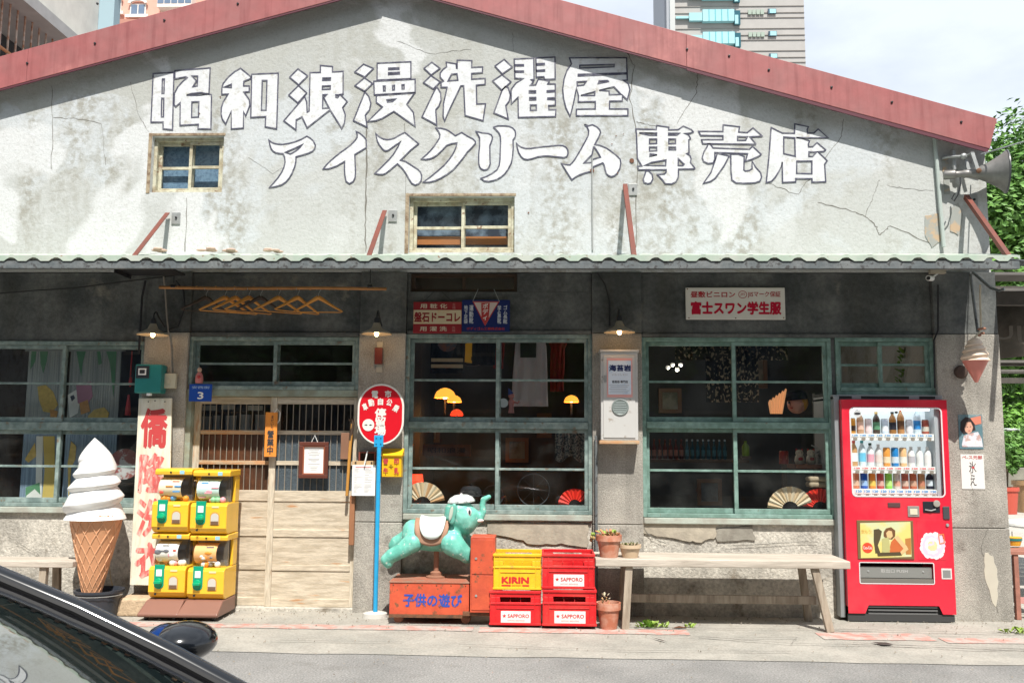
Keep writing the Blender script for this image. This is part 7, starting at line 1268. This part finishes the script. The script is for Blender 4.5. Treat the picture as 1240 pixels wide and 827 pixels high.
# ================================================================ LOUDSPEAKER
p = V(1204,212,.12); c0 = V(1165,211,.12); ax = Vector((1,-.28,-.02)).normalized()
t = thing('horn_loudspeaker', 'grey horn loudspeaker mounted high at the right end of the gable', 'loudspeaker', c0); HG = mk('horn_grey', (.15,.148,.14), .5, .2, col2=(.20,.195,.185), sc=9, var=.1); m = MB()
prof = [(.030,.02),(.036,.06),(.055,.13),(.085,.20),(.12,.26),(.155,.31),(.185,.345)]; build('horn', m.lathe(prof, c0, 40, ax, cap=False).lathe([(r-.004,h+.002) for r,h in prof], c0, 40, ax, cap=False), HG, t)
build('horn_rim', MB().lathe([(.180,.340),(.190,.345),(.190,.355),(.180,.352)], c0, 40, ax, cap=False), mk('rim_dark', (.07,.075,.08), .4), t); build('driver', MB().lathe([(0,-.15),(.036,-.15),(.042,-.14),(.042,-.06),(.03,-.05),(.03,-.0),(.036,.01),(.036,.05),(0,.05)], c0, 26, ax), mk('driver_metal', (.22,.21,.20), .45, .5, var=.1), t); build('horn_core', MB().lathe([(0,.05),(.03,.08),(.024,.20),(0,.24)], c0, 18, ax), BLACKM, t)
m = MB(); m.bar(c0+ax*.10+Vector((0,-.07,.0)), c0+ax*.06+Vector((0,-.07,.17)), .03,.008,up=(0,1,0)); m.bar(c0+ax*.10+Vector((0,.07,.0)), c0+ax*.06+Vector((0,.07,.17)), .03,.008,up=(0,1,0)); m.bar(c0+ax*.06+Vector((0,-.075,.17)), c0+ax*.06+Vector((0,.075,.17)), .03,.008); build('u_bracket', m, GREYM, t)
build('pivot_bolt', MB().lathe([(.022,0),(.022,.012),(.010,.02),(0,.02)], c0+ax*.10+Vector((0,-.075,0)), 12,(0,-1,0)), RUST, t); q = c0+ax*.02+Vector((0,0,.16)); m = MB()
m.tube([q, (q.x-.10,-.05,q.z+.02), (q.x-.14,-.01,q.z+.02)], .014, 8).tube([(q.x-.05,-.05,q.z-.10),(q.x-.05,-.05,q.z+.08)], .016, 8).ell(q,.03,8,6); build('wall_mount', m, GREYM, t)
build('signal_wire', MB().tube([c0+ax*-.03+Vector((0,-.03,-.04)), c0+Vector((-.03,-.03,-.10)), c0+Vector((-.06,-.03,-.20)), c0+Vector((-.09,-.02,-.25)), c0+Vector((-.11,-.02,-.23)), c0+Vector((-.08,-.02,-.18))], .006, 6), BLACKM, t)
a, b = V(1188,187,.15), V(1280,160,1.2); o = build('overhead_wire', MB().tube([a,b],.006,5), mk('wire_grey', (.30,.33,.34), .5), loc=a); tag(o,'thin overhead wire running right from the loudspeaker mount','wire')
for (pts,nm) in (([(1152,252),(1160,246),(1166,262),(1160,285),(1150,280)],'plaster_scar'),([(1140,190),(1148,190),(1150,235),(1143,236)],'plaster_scar'),([(1120,262),(1138,258),(1142,290),(1128,300),(1120,285)],'plaster_scar')):
    blob(pts, -.006, .006, mk('scar_grey', (.30,.31,.29), .9, col2=(.45,.33,.22), sc=11, th=(.5,.6)), nm, .6)
# ================================================================ YARD ON THE RIGHT
# lean-to behind the pillar
t = thing('lean_to_roof', 'dark slatted lean-to roof over the yard beside the shop', 'canopy', (4.2,.3,0)); DW = mk('grey_timber', (.085,.075,.065), .8, var=.2, vsc=10)
for k in range(9): y=.15+k*.42; build('roof_board', MB().box(4.03,6.6,y,y+.34,3.02-.075*k,3.045-.075*k), mk('pale_underside', (.15,.14,.13), .8, var=.2), t)
for k in range(5): y=.62+k*.85; build('rafter', MB().box(4.02,6.6,y,y+.08,2.93-.155*k,3.0-.155*k), DW, t)
build('front_beam', MB().box(4.02,6.6,.50,.58,2.80,2.92), DW, t); build('side_beam', MB().box(6.62,6.7,.3,4.2,2.3,3.0), DW, t)
for (x,y) in ((6.5,.3),(6.5,3.9)): build('post', MB().box(x,x+.09,y,y+.09,0,2.9), DW, t)
x0,x1,z0,z1 = RC(1196,386,1300,437,-.9); x0 = 4.06; t = thing('canvas_banner', 'dusty brown canvas banner hanging under the lean-to roof with faint lettering', 'banner', ((x0+x1)/2,.9,z1)); CV = mk('dusty_canvas', (.095,.085,.07), .9, col2=(.14,.12,.10), sc=5, var=.15)
m = MB(); vs=[]; n=24
for i in range(n+1): x=x0+(x1-x0)*i/n; s=.03*math.sin(i*.9); vs += [(x,.9+s,z1+.12+.10*i/n),(x,.9+s*1.4,z0-.02+.11*i/n)]
m.add(vs,[(2*i,2*i+1,2*i+3,2*i+2) for i in range(n)],True); o=build('canvas_sheet', m, CV, t); s=o.modifiers.new('s','SOLIDIFY'); s.thickness=.004
mm = txtmb('TJUZ', x0+.30,x1-.1,z0+.14,z0+.32,.862,.01,M=Matrix.Translation((x0+x1,0,.02)) @ Matrix.Scale(-1,4,(1,0,0))); mm.f=[f[::-1] for f in mm.f]; build('faint_lettering', mm, mk('dull_letter', (.17,.15,.125), .9), t)
build('valance_pole', MB().tube([(x0,.9,z1+.12),(x1,.9,z1+.24)],.014,8), BLACKM, t)
# hedge, rails, low wall
def leafmass(name, c_, r, n, s, mat, par=None, seed=0, flat_=1.0, shell_=.55):
    rr = random.Random(seed); m = MB(); c_ = Vector(c_); cl = []
    for k in range(max(6, n//60)):
        v = Vector((rr.gauss(0,1),rr.gauss(0,1),rr.gauss(0,1))).normalized()*rr.uniform(shell_,1); cl.append((Vector((v.x*r[0],v.y*r[1],v.z*r[2])), rr.uniform(.18,.36)))
    vs=[]; fs=[]
    R=max(r)
    for k in range(n):
        cc, cr_ = cl[rr.randrange(len(cl))]; g = Vector((rr.gauss(0,1),rr.gauss(0,1),rr.gauss(0,1))).normalized()*cr_*R*rr.uniform(.5,1)
        p_ = c_+cc+g; nrm = (g.normalized()+Vector((rr.uniform(-.5,.5),rr.uniform(-.5,.5),rr.uniform(0,.8)))).normalized(); u = nrm.cross(Vector((rr.random(),rr.random(),rr.random()+.1))).normalized(); w = nrm.cross(u); sz = s*rr.uniform(.6,1.3)
        o=len(vs); vs += [p_-u*sz*.5, p_+w*sz*.28+nrm*sz*.08, p_+u*sz*.6, p_-w*sz*.28+nrm*sz*.08]; fs.append((o,o+1,o+2,o+3))
    m.v=vs; m.f=fs; m.sm=[False]*len(fs); return build(name, m, mat, par)
def tree(x,y,h,r,n,s,lab,mat,seed,trunk_r=.13,lean_=0):
    rr=random.Random(seed); t=thing('tree', lab, 'tree', (x,y,0)); hc=h-r[2]; P=[Vector((x+lean_*math.sin(k*1.3)*.3+lean_*k*.15,y,hc*k/5*1.1)) for k in range(6)]
    build('trunk', MB().tube(P,[trunk_r*(1-.12*k) for k in range(6)],10), BARK, t)
    for k in range(6):
        a=rr.uniform(0,6.28); q=P[3+k%3]; e=q+Vector((math.cos(a)*r[0]*.6,math.sin(a)*r[1]*.6,r[2]*rr.uniform(.1,.7))); build('limb', MB().tube([q,q.lerp(e,.5)+Vector((0,0,.15)),e],[trunk_r*.5,trunk_r*.35,trunk_r*.15],7), BARK, t)
    build('crown', None, mat, t, mesh=leafmass('tmp', (x,y,hc), r, n, s, mat, None, seed).data) if False else None
    o=leafmass('crown',(x,y,hc+.1),r,n,s,mat,t,seed); return t
tree(15.6,20.0,11.6,(3.5,3.0,4.3),52000,.21,'tall bright green tree rising behind the loudspeaker',LEAF,11,.26,.3)
tree(19.5,25.0,11.0,(4.5,3.5,4.2),30000,.26,'broad dark tree farther right behind the yard',LEAF2,12,.28,-.3)
tree(16.0,30.0,8.5,(5.0,3.0,3.2),26000,.26,'dark tree deep behind the yard seen under the canvas banner',LEAF2,13,.22,.5)
tree(22.5,20.0,12.5,(4.0,3.5,4.5),24000,.26,'large green tree at the far right of the yard',LEAF,14,.3,.1)
for k,(x,y,z,r,lab,mt) in enumerate(((14.6,18.6,1.75,(3.2,.8,.95),'trimmed bright green hedge behind the railing',mk('hedge_bright', (.16,.34,.04), .6, col2=(.10,.24,.03), sc=3, var=.35, vsc=12)),(20.5,19.5,2.0,(3.0,.9,1.1),'trimmed green hedge farther right behind the railing',LEAF))):
    t=thing('hedge',lab,'hedge',(x,y,.6)); leafmass('hedge_leaves',(x,y,z),r,16000,.13,mt,t,20+k,shell_=.3)
t=thing('bank_of_undergrowth','dark green undergrowth filling the background below the trees','undergrowth',(20,34,0)); leafmass('undergrowth_leaves',(20,34,3.0),(13,2.2,3.6),42000,.34,LEAF2,t,31,shell_=.2); t['kind']='stuff'
t=thing('low_wall','low grey concrete retaining wall behind the potted plants','wall',(15,16.5,0)); build('wall_face', MB().box(6,32,16.4,16.7,0,.95), mk('yard_concrete', (.22,.21,.17), .9, var=.2, bump=.4), t, bevel=.01)
t=thing('yard_railing','thin white metal railing in front of the hedge','railing',(15,16.5,.95)); RL=mk('rail_white', (.45,.48,.47), .5)
for z in (1.45,1.95): build('rail', MB().tube([(6,16.5,z),(32,16.5,z)],.035,8), RL, t)
for k in range(10): build('rail_post', MB().tube([(7+k*2.6,16.5,.951),(7+k*2.6,16.5,1.95)],.035,8), RL, t)
def yardpot(px,py0,py1,w,lab,mat,seed,hgt,rad,stem=True):
    y_ = 1.465*1100/(py1-541)-8.1; pb=V(px,py1,-y_); R=w/2*(8.1+y_)/1100; pb.z=.006; Hh=VZ(px,py0,-y_); t=thing('potted_plant',lab,'potted plant',pb); build('pot', MB().lathe([(0,0),(R*.75,0),(R*.95,Hh*.85),(R*1.05,Hh*.86),(R*1.05,Hh),(R*.92,Hh),(R*.88,Hh*.9),(0,Hh*.9)],pb,26), mat, t); build('soil', MB().lathe([(R*.88,Hh*.905),(0,Hh*.93)],pb,20,cap=False), SOIL, t)
    if stem: build('stem', MB().tube([pb+Vector((0,0,Hh*.9)),pb+Vector((.05,0,Hh+hgt*.5)),pb+Vector((0,0,Hh+hgt*.9))],[.04,.03,.02],8), BARK, t)
    leafmass('leaves',(pb.x,pb.y,Hh+hgt*.70),(rad,rad,hgt*.40),2600,.10,LEAF,t,seed,shell_=.2); return t
yardpot(1220,590,618,26,'red plastic pot with a small leafy tree in the yard',mk('red_pot', (.48,.08,.05), .6),41,1.05,.42); yardpot(1247,582,616,34,'wide tan ceramic pot with a round bush at the picture edge',mk('tan_pot', (.42,.27,.14), .6),42,1.2,.75)
# white table, stools
pt = V(1222,636,-.6); zt_=V(1222,640,-.6).z; t=thing('white_table','white round topped table in the yard beside the pillar','table',(5.0,.9,0)); build('table_top', MB().lathe([(0,0),(.55,0),(.56,.015),(.55,.035),(0,.035)],(4.98,.85,zt_),40), WHITE, t); build('table_leg', MB().tube([(4.98,.85,.02),(4.98,.85,zt_-.001)],.035,12), GREYM, t); build('table_foot', MB().lathe([(0,0),(.26,0),(.24,.03),(0,.05)],(4.98,.85,.005),26), GREYM, t)
p=V(1226,654,-.35); t=thing('yellow_bowl','small yellow and teal bowl hanging below the white table edge','bowl',p); build('bowl_body', MB().lathe([(0,-.05),(.06,-.045),(.075,.0),(.078,.03),(.07,.03),(0,.0)],p,22), mk('bowl_yellow', (.75,.42,.04), .5), t); build('bowl_band', MB().lathe([(.0775,.0),(.080,.022)],p,22,cap=False), METER, t); build('bowl_hook', MB().tube([p+Vector((0,0,.03)),(p.x,p.y,zt_-.002)],.006,6), GREYM, t)
sx=VX(1232,665,-.2); t=thing('wooden_stool','reddish brown wooden stool beside the pillar','stool',(sx,.2,0)); zs_=VZ(1225,666,-.1)
RBW=mk('red_brown_timber', (.33,.14,.10), .7, var=.2, vsc=12); 
for k in range(5): build('slat', MB().box(sx-.17,sx+.30,.02+k*.075,.085+k*.075,zs_-.03,zs_), RBW, t, bevel=.003)
for x in (sx-.1,sx+.25):
    for y in (.05,.35): build('leg', MB().box(x-.02,x+.02,y-.02,y+.02,.005,zs_-.031), RBW, t, bevel=.003)
build('stretcher', MB().box(sx-.079,sx+.229,.04,.07,.14,.19), mk('pink_timber', (.52,.25,.22), .7, var=.1), t)
# ================================================================ BACKGROUND BUILDINGS
def far(px,py,Y): return V(px,py,-Y)
# pink apartment block
t=thing('pink_apartment_block','salmon pink apartment block with arched white framed windows behind the roof','building',(-40,62,0)); PK=mk('salmon_wall', (.66,.36,.28), .9, var=.05); Y=62
xa,xb=far(108,20,Y).x,far(262,20,Y).x; build('wall', MB().box(xa,xb,Y,Y+12,0,far(150,-60,Y).z), PK, t); zc=far(150,27,Y).z; build('cornice', MB().box(xa-.3,xb,Y-.5,Y-.01,zc-.6,zc), mk('salmon_dark', (.42,.20,.15), .9), t)
WF=mk('white_surround', (.75,.68,.62), .6); PG=mk('blue_pane', (.14,.19,.27), .15, var=.1)
for row in (0,1,2):
    for (u0,u1,v0,v1,arch) in ((129,148,1,16,True),(159,178,6,20,True),(101,116,-2,14,False)):
        dv=row*-36 if row<2 else 36; X0,X1=far(u0,0,Y).x,far(u1,0,Y).x; Z0,Z1=far(150,v1+dv,Y).z,far(150,v0+dv,Y).z
        w=build('window', MB().box(X0,X1,Y-.12,Y-.01,Z0,Z1), WF, t); xm_=(X0+X1)/2
        build('pane', MB().box(X0+.1,xm_-.05,Y-.15,Y-.121,Z0+.1,Z1-.1), PG, w); build('pane', MB().box(xm_+.05,X1-.1,Y-.15,Y-.121,Z0+.1,Z1-.1), PG, w); build('sill', MB().box(X0-.3,X1+.3,Y-.35,Y-.121,Z0-.25,Z0-.0), WF, w)
        if arch: R=(X1-X0)/2+.15; build('arch', MB().prism([(xm_+R*math.cos(a),Z1+R*.55*math.sin(a)) for a in [i*math.pi/12 for i in range(13)]]+[(xm_+(R-.25)*math.cos(a),Z1+(R*.55-.22)*math.sin(a)) for a in [math.pi-i*math.pi/12 for i in range(13)]],Y-.3,Y-.121), WF, w)
for row in (-36,0,36):
    X0,X1=far(197,0,Y).x,far(238,0,Y).x; Z0,Z1=far(150,12+row,Y).z,far(150,-2+row,Y).z; w=build('window', MB().box(X0,X1,Y-1.0,Y-.01,Z0-.3,Z1+.3), WF, t)
    for k in range(5): a=X0+(X1-X0)*(k+.06)/5; b=X0+(X1-X0)*(k+.94)/5; build('pane', MB().box(a,b,Y-1.03,Y-1.001,Z0,Z1), PG, w)
# tiled tower with teal glass bays
t=thing('tiled_tower','tall beige tiled tower with bright teal window bays','building',(20,120,0)); Y=120; TW=mk('beige_tile', (.37,.355,.335), .8, var=.06, vsc=.6); TG=mk('teal_glass', (.33,.58,.61), .25, var=.06, vsc=.3); TD=mk('deep_teal', (.01,.09,.12), .3)
Xf=lambda u:far(u,40,Y).x; Zf=lambda v:far(890,v,Y).z
build('wall', MB().box(Xf(817),Xf(974.5),Y,Y+20,0,Zf(-60)), TW, t); m=MB(); m.box(Xf(806),Xf(817)-.01,Y+1,Y+14,0,Zf(-60)); build('side_wing', m, mk('grey_wing', (.32,.34,.37), .6), t)
for v in range(-40,110,27):
    for o_,hh in ((2,.25),(8,.25),(-6,.12)): build('tile_band', MB().box(Xf(817),Xf(974.5),Y-.12,Y-.01,Zf(v+o_+.6),Zf(v+o_)), mk('band_dark', (.28,.26,.24), .8), t)
for r,v in enumerate((-12,15,42,69)):
    w=build('window', MB().box(Xf(850),Xf(888),Y-.9,Y-.13,Zf(v+14),Zf(v)), TG, t)
    for k in range(1,5): x=Xf(850+7.6*k); build('mullion', MB().box(x-.06,x+.06,Y-.96,Y-.901,Zf(v+14),Zf(v)), mk('mullion_teal', (.10,.38,.42), .4), w)
    build('window', MB().box(Xf(834),Xf(849.8),Y-.7,Y-.13,Zf(v+12.5),Zf(v+3)), TG, t); build('window', MB().box(Xf(818),Xf(833.8),Y-.5,Y-.13,Zf(v+9),Zf(v+6.5)), TG, t)
    build('balcony_recess', MB().box(Xf(888.3),Xf(896),Y-.5,Y-.13,Zf(v+17),Zf(v)), TD, t); build('balcony_glass', MB().box(Xf(889),Xf(893),Y-.8,Y-.51,Zf(v+17),Zf(v+6.5)), TG, t)
    for k in range(4): build('window', MB().box(Xf(906+5*k),Xf(910.2+5*k),Y-.3,Y-.13,Zf(v+4),Zf(v-1.5)), mk('olive_pane', (.30,.36,.30), .4), t)
    w=build('window', MB().box(Xf(930),Xf(940),Y-.3,Y-.13,Zf(v+3.5),Zf(v-2.5)), mk('dark_frame', (.02,.06,.10), .5), t); build('pane', MB().box(Xf(932),Xf(939.5),Y-.35,Y-.301,Zf(v+3),Zf(v-2)), TG, w)
t=thing('roof_vents','tall grey vent mast and small rail on the roof left of the tower','mast',(12,118,0)); build('mast', MB().box(Xf(808),Xf(814),Y-3,Y-2,0,Zf(-60)), GREYM, t)
# near pale building on the left with barred openings
t=thing('pale_corner_building','pale concrete building with rusty barred openings rising left of the roof','building',(-10,8,0)); PB=mk('pale_stucco', (.72,.71,.64), .9, var=.08, col2=(.62,.61,.56), sc=1.2)
build('wall', MB().box(-18,-10.25,4.5,11.2,0,6.6), PB, t); build('parapet', MB().box(-18,-10.1,4.5,11.2,10.0,12.9), PB, t); build('ledge', MB().box(-18,-9.85,4.4,11.25,9.75,9.99), mk('grey_ledge', (.40,.41,.40), .8, var=.1), t); build('recess_wall', MB().box(-18,-11.1,4.5,11.0,6.61,9.74), mk('recess_dark', (.05,.055,.06), .9), t)
GR=mk('rusty_white_bar', (.50,.44,.36), .7, col2=(.32,.15,.07), sc=6)
for k in range(26): y=4.6+k*.25; build('bar', MB().tube([(-10.2,y,6.6),(-10.2,y,9.75)],.022,6), GR, t)
for z in (7.8,8.8): build('cross_bar', MB().tube([(-10.2,4.5,z),(-10.2,11.1,z)],.035,6), mk('rust_bar', (.42,.20,.09), .8), t)
build('blue_panel', MB().box(-10.15,-9.75,11.21,11.5,8.6,11.9), mk('pale_blue_panel', (.30,.42,.47), .7), t); gc=build('green_canopy', MB().box(-10.4,-8.9,11.0,11.9,12.1,12.2), mk('green_glass', (.18,.34,.30), .3), t)
for k in range(8): build('canopy_bar', MB().box(-10.4+k*.2,-10.37+k*.2,10.98,11.92,12.02,12.099), BLACKM, gc)
# ================================================================ ACROSS THE STREET (behind the viewer, mirrored in the glass)
t=thing('added_opposite_building','unseen dark building added across the street to dim the front and tint its glass','building',(0,-19,0)); OB=mk('opposite_wall', (.07,.12,.18), .8, var=.2, vsc=2)  # unseen block added: its height cuts fill light, its blue tints the panes
build('wall', MB().box(-40,40,-26,-19,0,13.5), OB, t)
for k in range(14):
    for z in (1.0,4.1,7.2,10.3): x=-23+k*3.4; w=build('window', MB().box(x,x+1.7,-19.0+.001,-18.93,z,z+1.5), mk('opp_frame', (.30,.30,.28), .6), t); build('pane', MB().box(x+.1,x+1.6,-18.929,-18.91,z+.1,z+1.4), mk('opp_pane', (.04,.06,.08), .1), w)
for k,(x,lab) in enumerate(((-7,'street tree across the road near the left end'),(1.5,'street tree across the road facing the door'),(9,'street tree across the road near the right end'))): tree(x,-16.2,6.0,(2.6,1.8,1.9),7000,.22,lab,LEAF2,50+k,.14,.1)
# ================================================================ PARKED CAR (near left)
CP=mk('black_car_paint', (.005,.006,.008), .18, coat=.6, spec=.4); RUB=mk('black_rubber', (.012,.012,.013), .6); t=thing('parked_car','black car parked close at the lower left with the shop mirrored in its windscreen','car',(-1.8,-6.8,0))
pT, pB_ = V(-115,652,5.86), V(318,860,5.86)
yFar, yNear = -5.86, -7.60
xb, zb, xt, zt = pB_.x, pB_.z, pT.x, pT.z
def wsp(u, v, off=0):      # u across 0 near..1 far, v 0 base..1 top
    bul = 4*u*(1-u); y = yNear+(yFar-yNear)*u; k = (v*.06)
    y = (yNear+k)+(yFar-yNear-2*k)*u; x = xb+(xt-xb)*v + .16*bul*(1-.35*v); z = zb+(zt-zb)*v + .025*math.sin(math.pi*v)+.03*bul*v
    n = Vector((-(zt-zb), 0, (xt-xb))).normalized(); n = -n if n.z < 0 else n
    return Vector((x,y,z)) + n*off
def wsgrid(u0,u1,v0,v1,nu,nv,off): 
    vs=[wsp(u0+(u1-u0)*i/nu, v0+(v1-v0)*j/nv, off) for i in range(nu+1) for j in range(nv+1)]
    return vs, [(i*(nv+1)+j,(i+1)*(nv+1)+j,(i+1)*(nv+1)+j+1,i*(nv+1)+j+1) for i in range(nu) for j in range(nv)]
WG=mk('windscreen_glass', (.010,.016,.016), .02, spec=1.0, ior=3.0); m=MB(); m.add(*wsgrid(0,1,0,1,28,14,0),True); ws=build('windscreen', m, WG, t, smooth_angle=180)
m=MB(); m.add(*wsgrid(.925,1,0,1,3,14,.0015),True); m.add(*wsgrid(0,.06,0,1,3,14,.0015),True); m.add(*wsgrid(.06,.925,0,.04,28,2,.0015),True); m.add(*wsgrid(.06,.925,.95,1,28,2,.0015),True); build('frit_band', m, mk('frit_black', (.004,.004,.005), .06, coat=.5), ws, smooth_angle=180)
for k in range(34):
    v=.02+k*.029; c_=wsp(.9225,v,.0018); m=MB(); e1=(wsp(.9225,v+.006,.0018)-c_); e2=(wsp(.915,v,.0018)-c_); m.add([c_-e1*1.2+Vector((0,.004,0)),c_+e1*1.2+Vector((0,.004,0)),c_+e1*.8+e2,c_-e1*.8+e2],[(0,1,2,3)]); build('frit_dot', m, MATS['frit_black'], ws)
# pillars, roof, side glass
def pill(u, sgn):
    pts=[wsp(u,v) for v in (-.02,.25,.5,.75,1.0)]; m=MB()
    for a,b in zip(pts,pts[1:]): pass
    m.tube([p+Vector((0,sgn*.022,.004)) for p in pts], .026, 12); o=build('pillar_trim', m, CP, t); m=MB(); m.tube([p+Vector((0,sgn*-.006,.012)) for p in pts], .010, 8); build('windscreen_seal', m, RUB, t); m=MB(); m.tube([p+Vector((0,sgn*.050,.010)) for p in pts], .013, 8); build('drip_moulding', m, mk('satin_black', (.02,.03,.045), .5), t)
pill(1,1); pill(0,-1)
m=MB(); nu=14; nx=12; vs=[]
for i in range(nx+1):
    f=i/nx; x=xt-1.9*f
    for j in range(nu+1): u=j/nu; y=(yNear+.06)+(yFar-yNear-.12)*u; vs.append((x,y,zt+.05*math.sin(math.pi*u)+.05*math.sin(math.pi*(.15+f*.85))-.02))
m.add(vs,[(i*(nu+1)+j,i*(nu+1)+j+1,(i+1)*(nu+1)+j+1,(i+1)*(nu+1)+j) for i in range(nx) for j in range(nu)],True); o=build('roof', m, CP, t); s=o.modifiers.new('s','SOLIDIFY'); s.thickness=.03
xrear=xt-2.6
for y,sg in ((yFar,1),(yNear,-1)):
    yy=y-sg*.01; m=MB(); m.prism([(xb+.02,zb-.02),(xt-.02,zt-.06),(xt-1.85,zt-.05),(xrear+.05,zb-.02)],min(yy,yy-sg*.006),max(yy,yy-sg*.006)); build('side_window', m, glassmat('car_side_glass', (.18,.20,.21), 1.5), t); m=MB()
    for xx in (xt-.75,): m.box(xx-.035,xx+.035,min(yy,yy+sg*.012),max(yy,yy+sg*.012),zb-.02,zt-.05)
    m.bar((xt-1.85,yy,zt-.03),(xrear,yy,zb-.02),.04,.04,up=(0,1,0)); m.bar((xt-.0,yy,zt-.02),(xt-1.87,yy,zt-.02),.04,.03,up=(0,1,0)); build('window_pillar', m, CP, t)
m=MB(); m.add([(xt-1.87,yNear+.05,zt),(xt-1.87,yFar-.05,zt),(xrear-.0,yFar-.0,zb),(xrear-.0,yNear+.0,zb)],[(0,1,2,3)]); build('rear_window', m, WG, t)
# body shell by cross sections along x
sec=[(xb+1.02,.40,.66,.62),(xb+.95,.25,.74,.72),(xb+.7,.22,.80,.80),(xb+.2,.20,.875,.85),(xb-.02,.20,zb-.015,.87),(xb-1.2,.18,zb-.01,.87),(xrear,.20,zb-.0,.87),(xrear-.5,.24,zb-.03,.84),(xrear-.75,.30,zb-.12,.76)]
yc=(yFar+yNear)/2; vs=[]; n=20
for (x,z0_,z1_,hw) in sec:
    for k in range(n):
        a=2*math.pi*k/n; c_,s_=math.cos(a),math.sin(a); e=.32; vs.append((x,yc+hw*math.copysign(abs(c_)**e,c_),(z0_+z1_)/2+(z1_-z0_)/2*math.copysign(abs(s_)**e,s_)))
m=MB(); m.add(vs,[(i*n+k,(i+1)*n+k,(i+1)*n+(k+1)%n,i*n+(k+1)%n) for i in range(len(sec)-1) for k in range(n)]+[tuple(range(n)),tuple(range((len(sec)-1)*n,len(sec)*n))[::-1]],True); build('car_body', m, CP, t, smooth_angle=50)
for wx in (xb+.45,xb-2.1):
    for y,sg in ((yFar,1),(yNear,-1)):
        c_=(wx,y-sg*.03,.31); w=build('wheel', MB().lathe([(0,-.09),(.28,-.09),(.31,-.06),(.31,.06),(.28,.09),(0,.09)],c_,30,(0,1,0)), RUB, t); build('rim', MB().lathe([(.20,-.012),(.19,.0),(.05,.012),(0,.014)],(wx,y+sg*.065,.31),24,(0,sg,0)), GREYM, w)
for y,sg in ((yFar,1),(yNear,-1)): build('headlight', MB().ell((xb+.93,y-sg*.2,.62),(.09,.14,.07),16,10), mk('lamp_glass', (.5,.5,.5), .1), t)
# far side mirror
pm=V(219,776,5.60); c_=Vector((pm.x,pm.y,pm.z)); m=MB(); m.ell(c_+Vector((.01,0,0)),(.085,.10,.052),24,14); mr=build('side_mirror', m, CP, t); m=MB(); m.ell(c_+Vector((-.045,0,.004)),(.045,.082,.042),20,12); build('mirror_face', m, mk('blue_mirror', (.02,.08,.30), .05, 1.0), mr); build('mirror_arm', MB().tube([c_+Vector((.02,-.06,-.03)),(c_.x+.10,yFar+.02,c_.z-.09)],[.025,.03],10), CP, mr)
m=MB(); m.ell(Vector((pm.x+.01,yNear-.24,pm.z)),(.085,.10,.052),24,14); mr=build('side_mirror', m, CP, t); build('mirror_arm', MB().tube([(pm.x+.03,yNear-.18,pm.z-.03),(c_.x+.10,yNear-.02,c_.z-.09)],[.025,.03],10), CP, mr)
c_=wsp(.955,.10,.003); st=build('inspection_sticker', MB().lathe([(0,0),(.05,0)],c_,24,Vector((-(zt-zb),0,xt-xb))*-1,cap=False), mk('sticker_maroon', (.22,.02,.03), .4), ws)
m=MB()
for k in range(3): q=wsp(.945+.01*k,.085+.012*k,.0045); m.ell(q,(.008,.005,.002),6,4)
build('sticker_mark', m, WHITE, st)
build('seat_back', MB().box(xt-.75,xt-.55,-6.5,-6.05,.6,1.12), RUB, t, bevel=.05, seg=3); build('dashboard', MB().box(xb-.5,xb-.1,yNear+.1,yFar-.1,.6,zb-.06), RUB, t, bevel=.03)
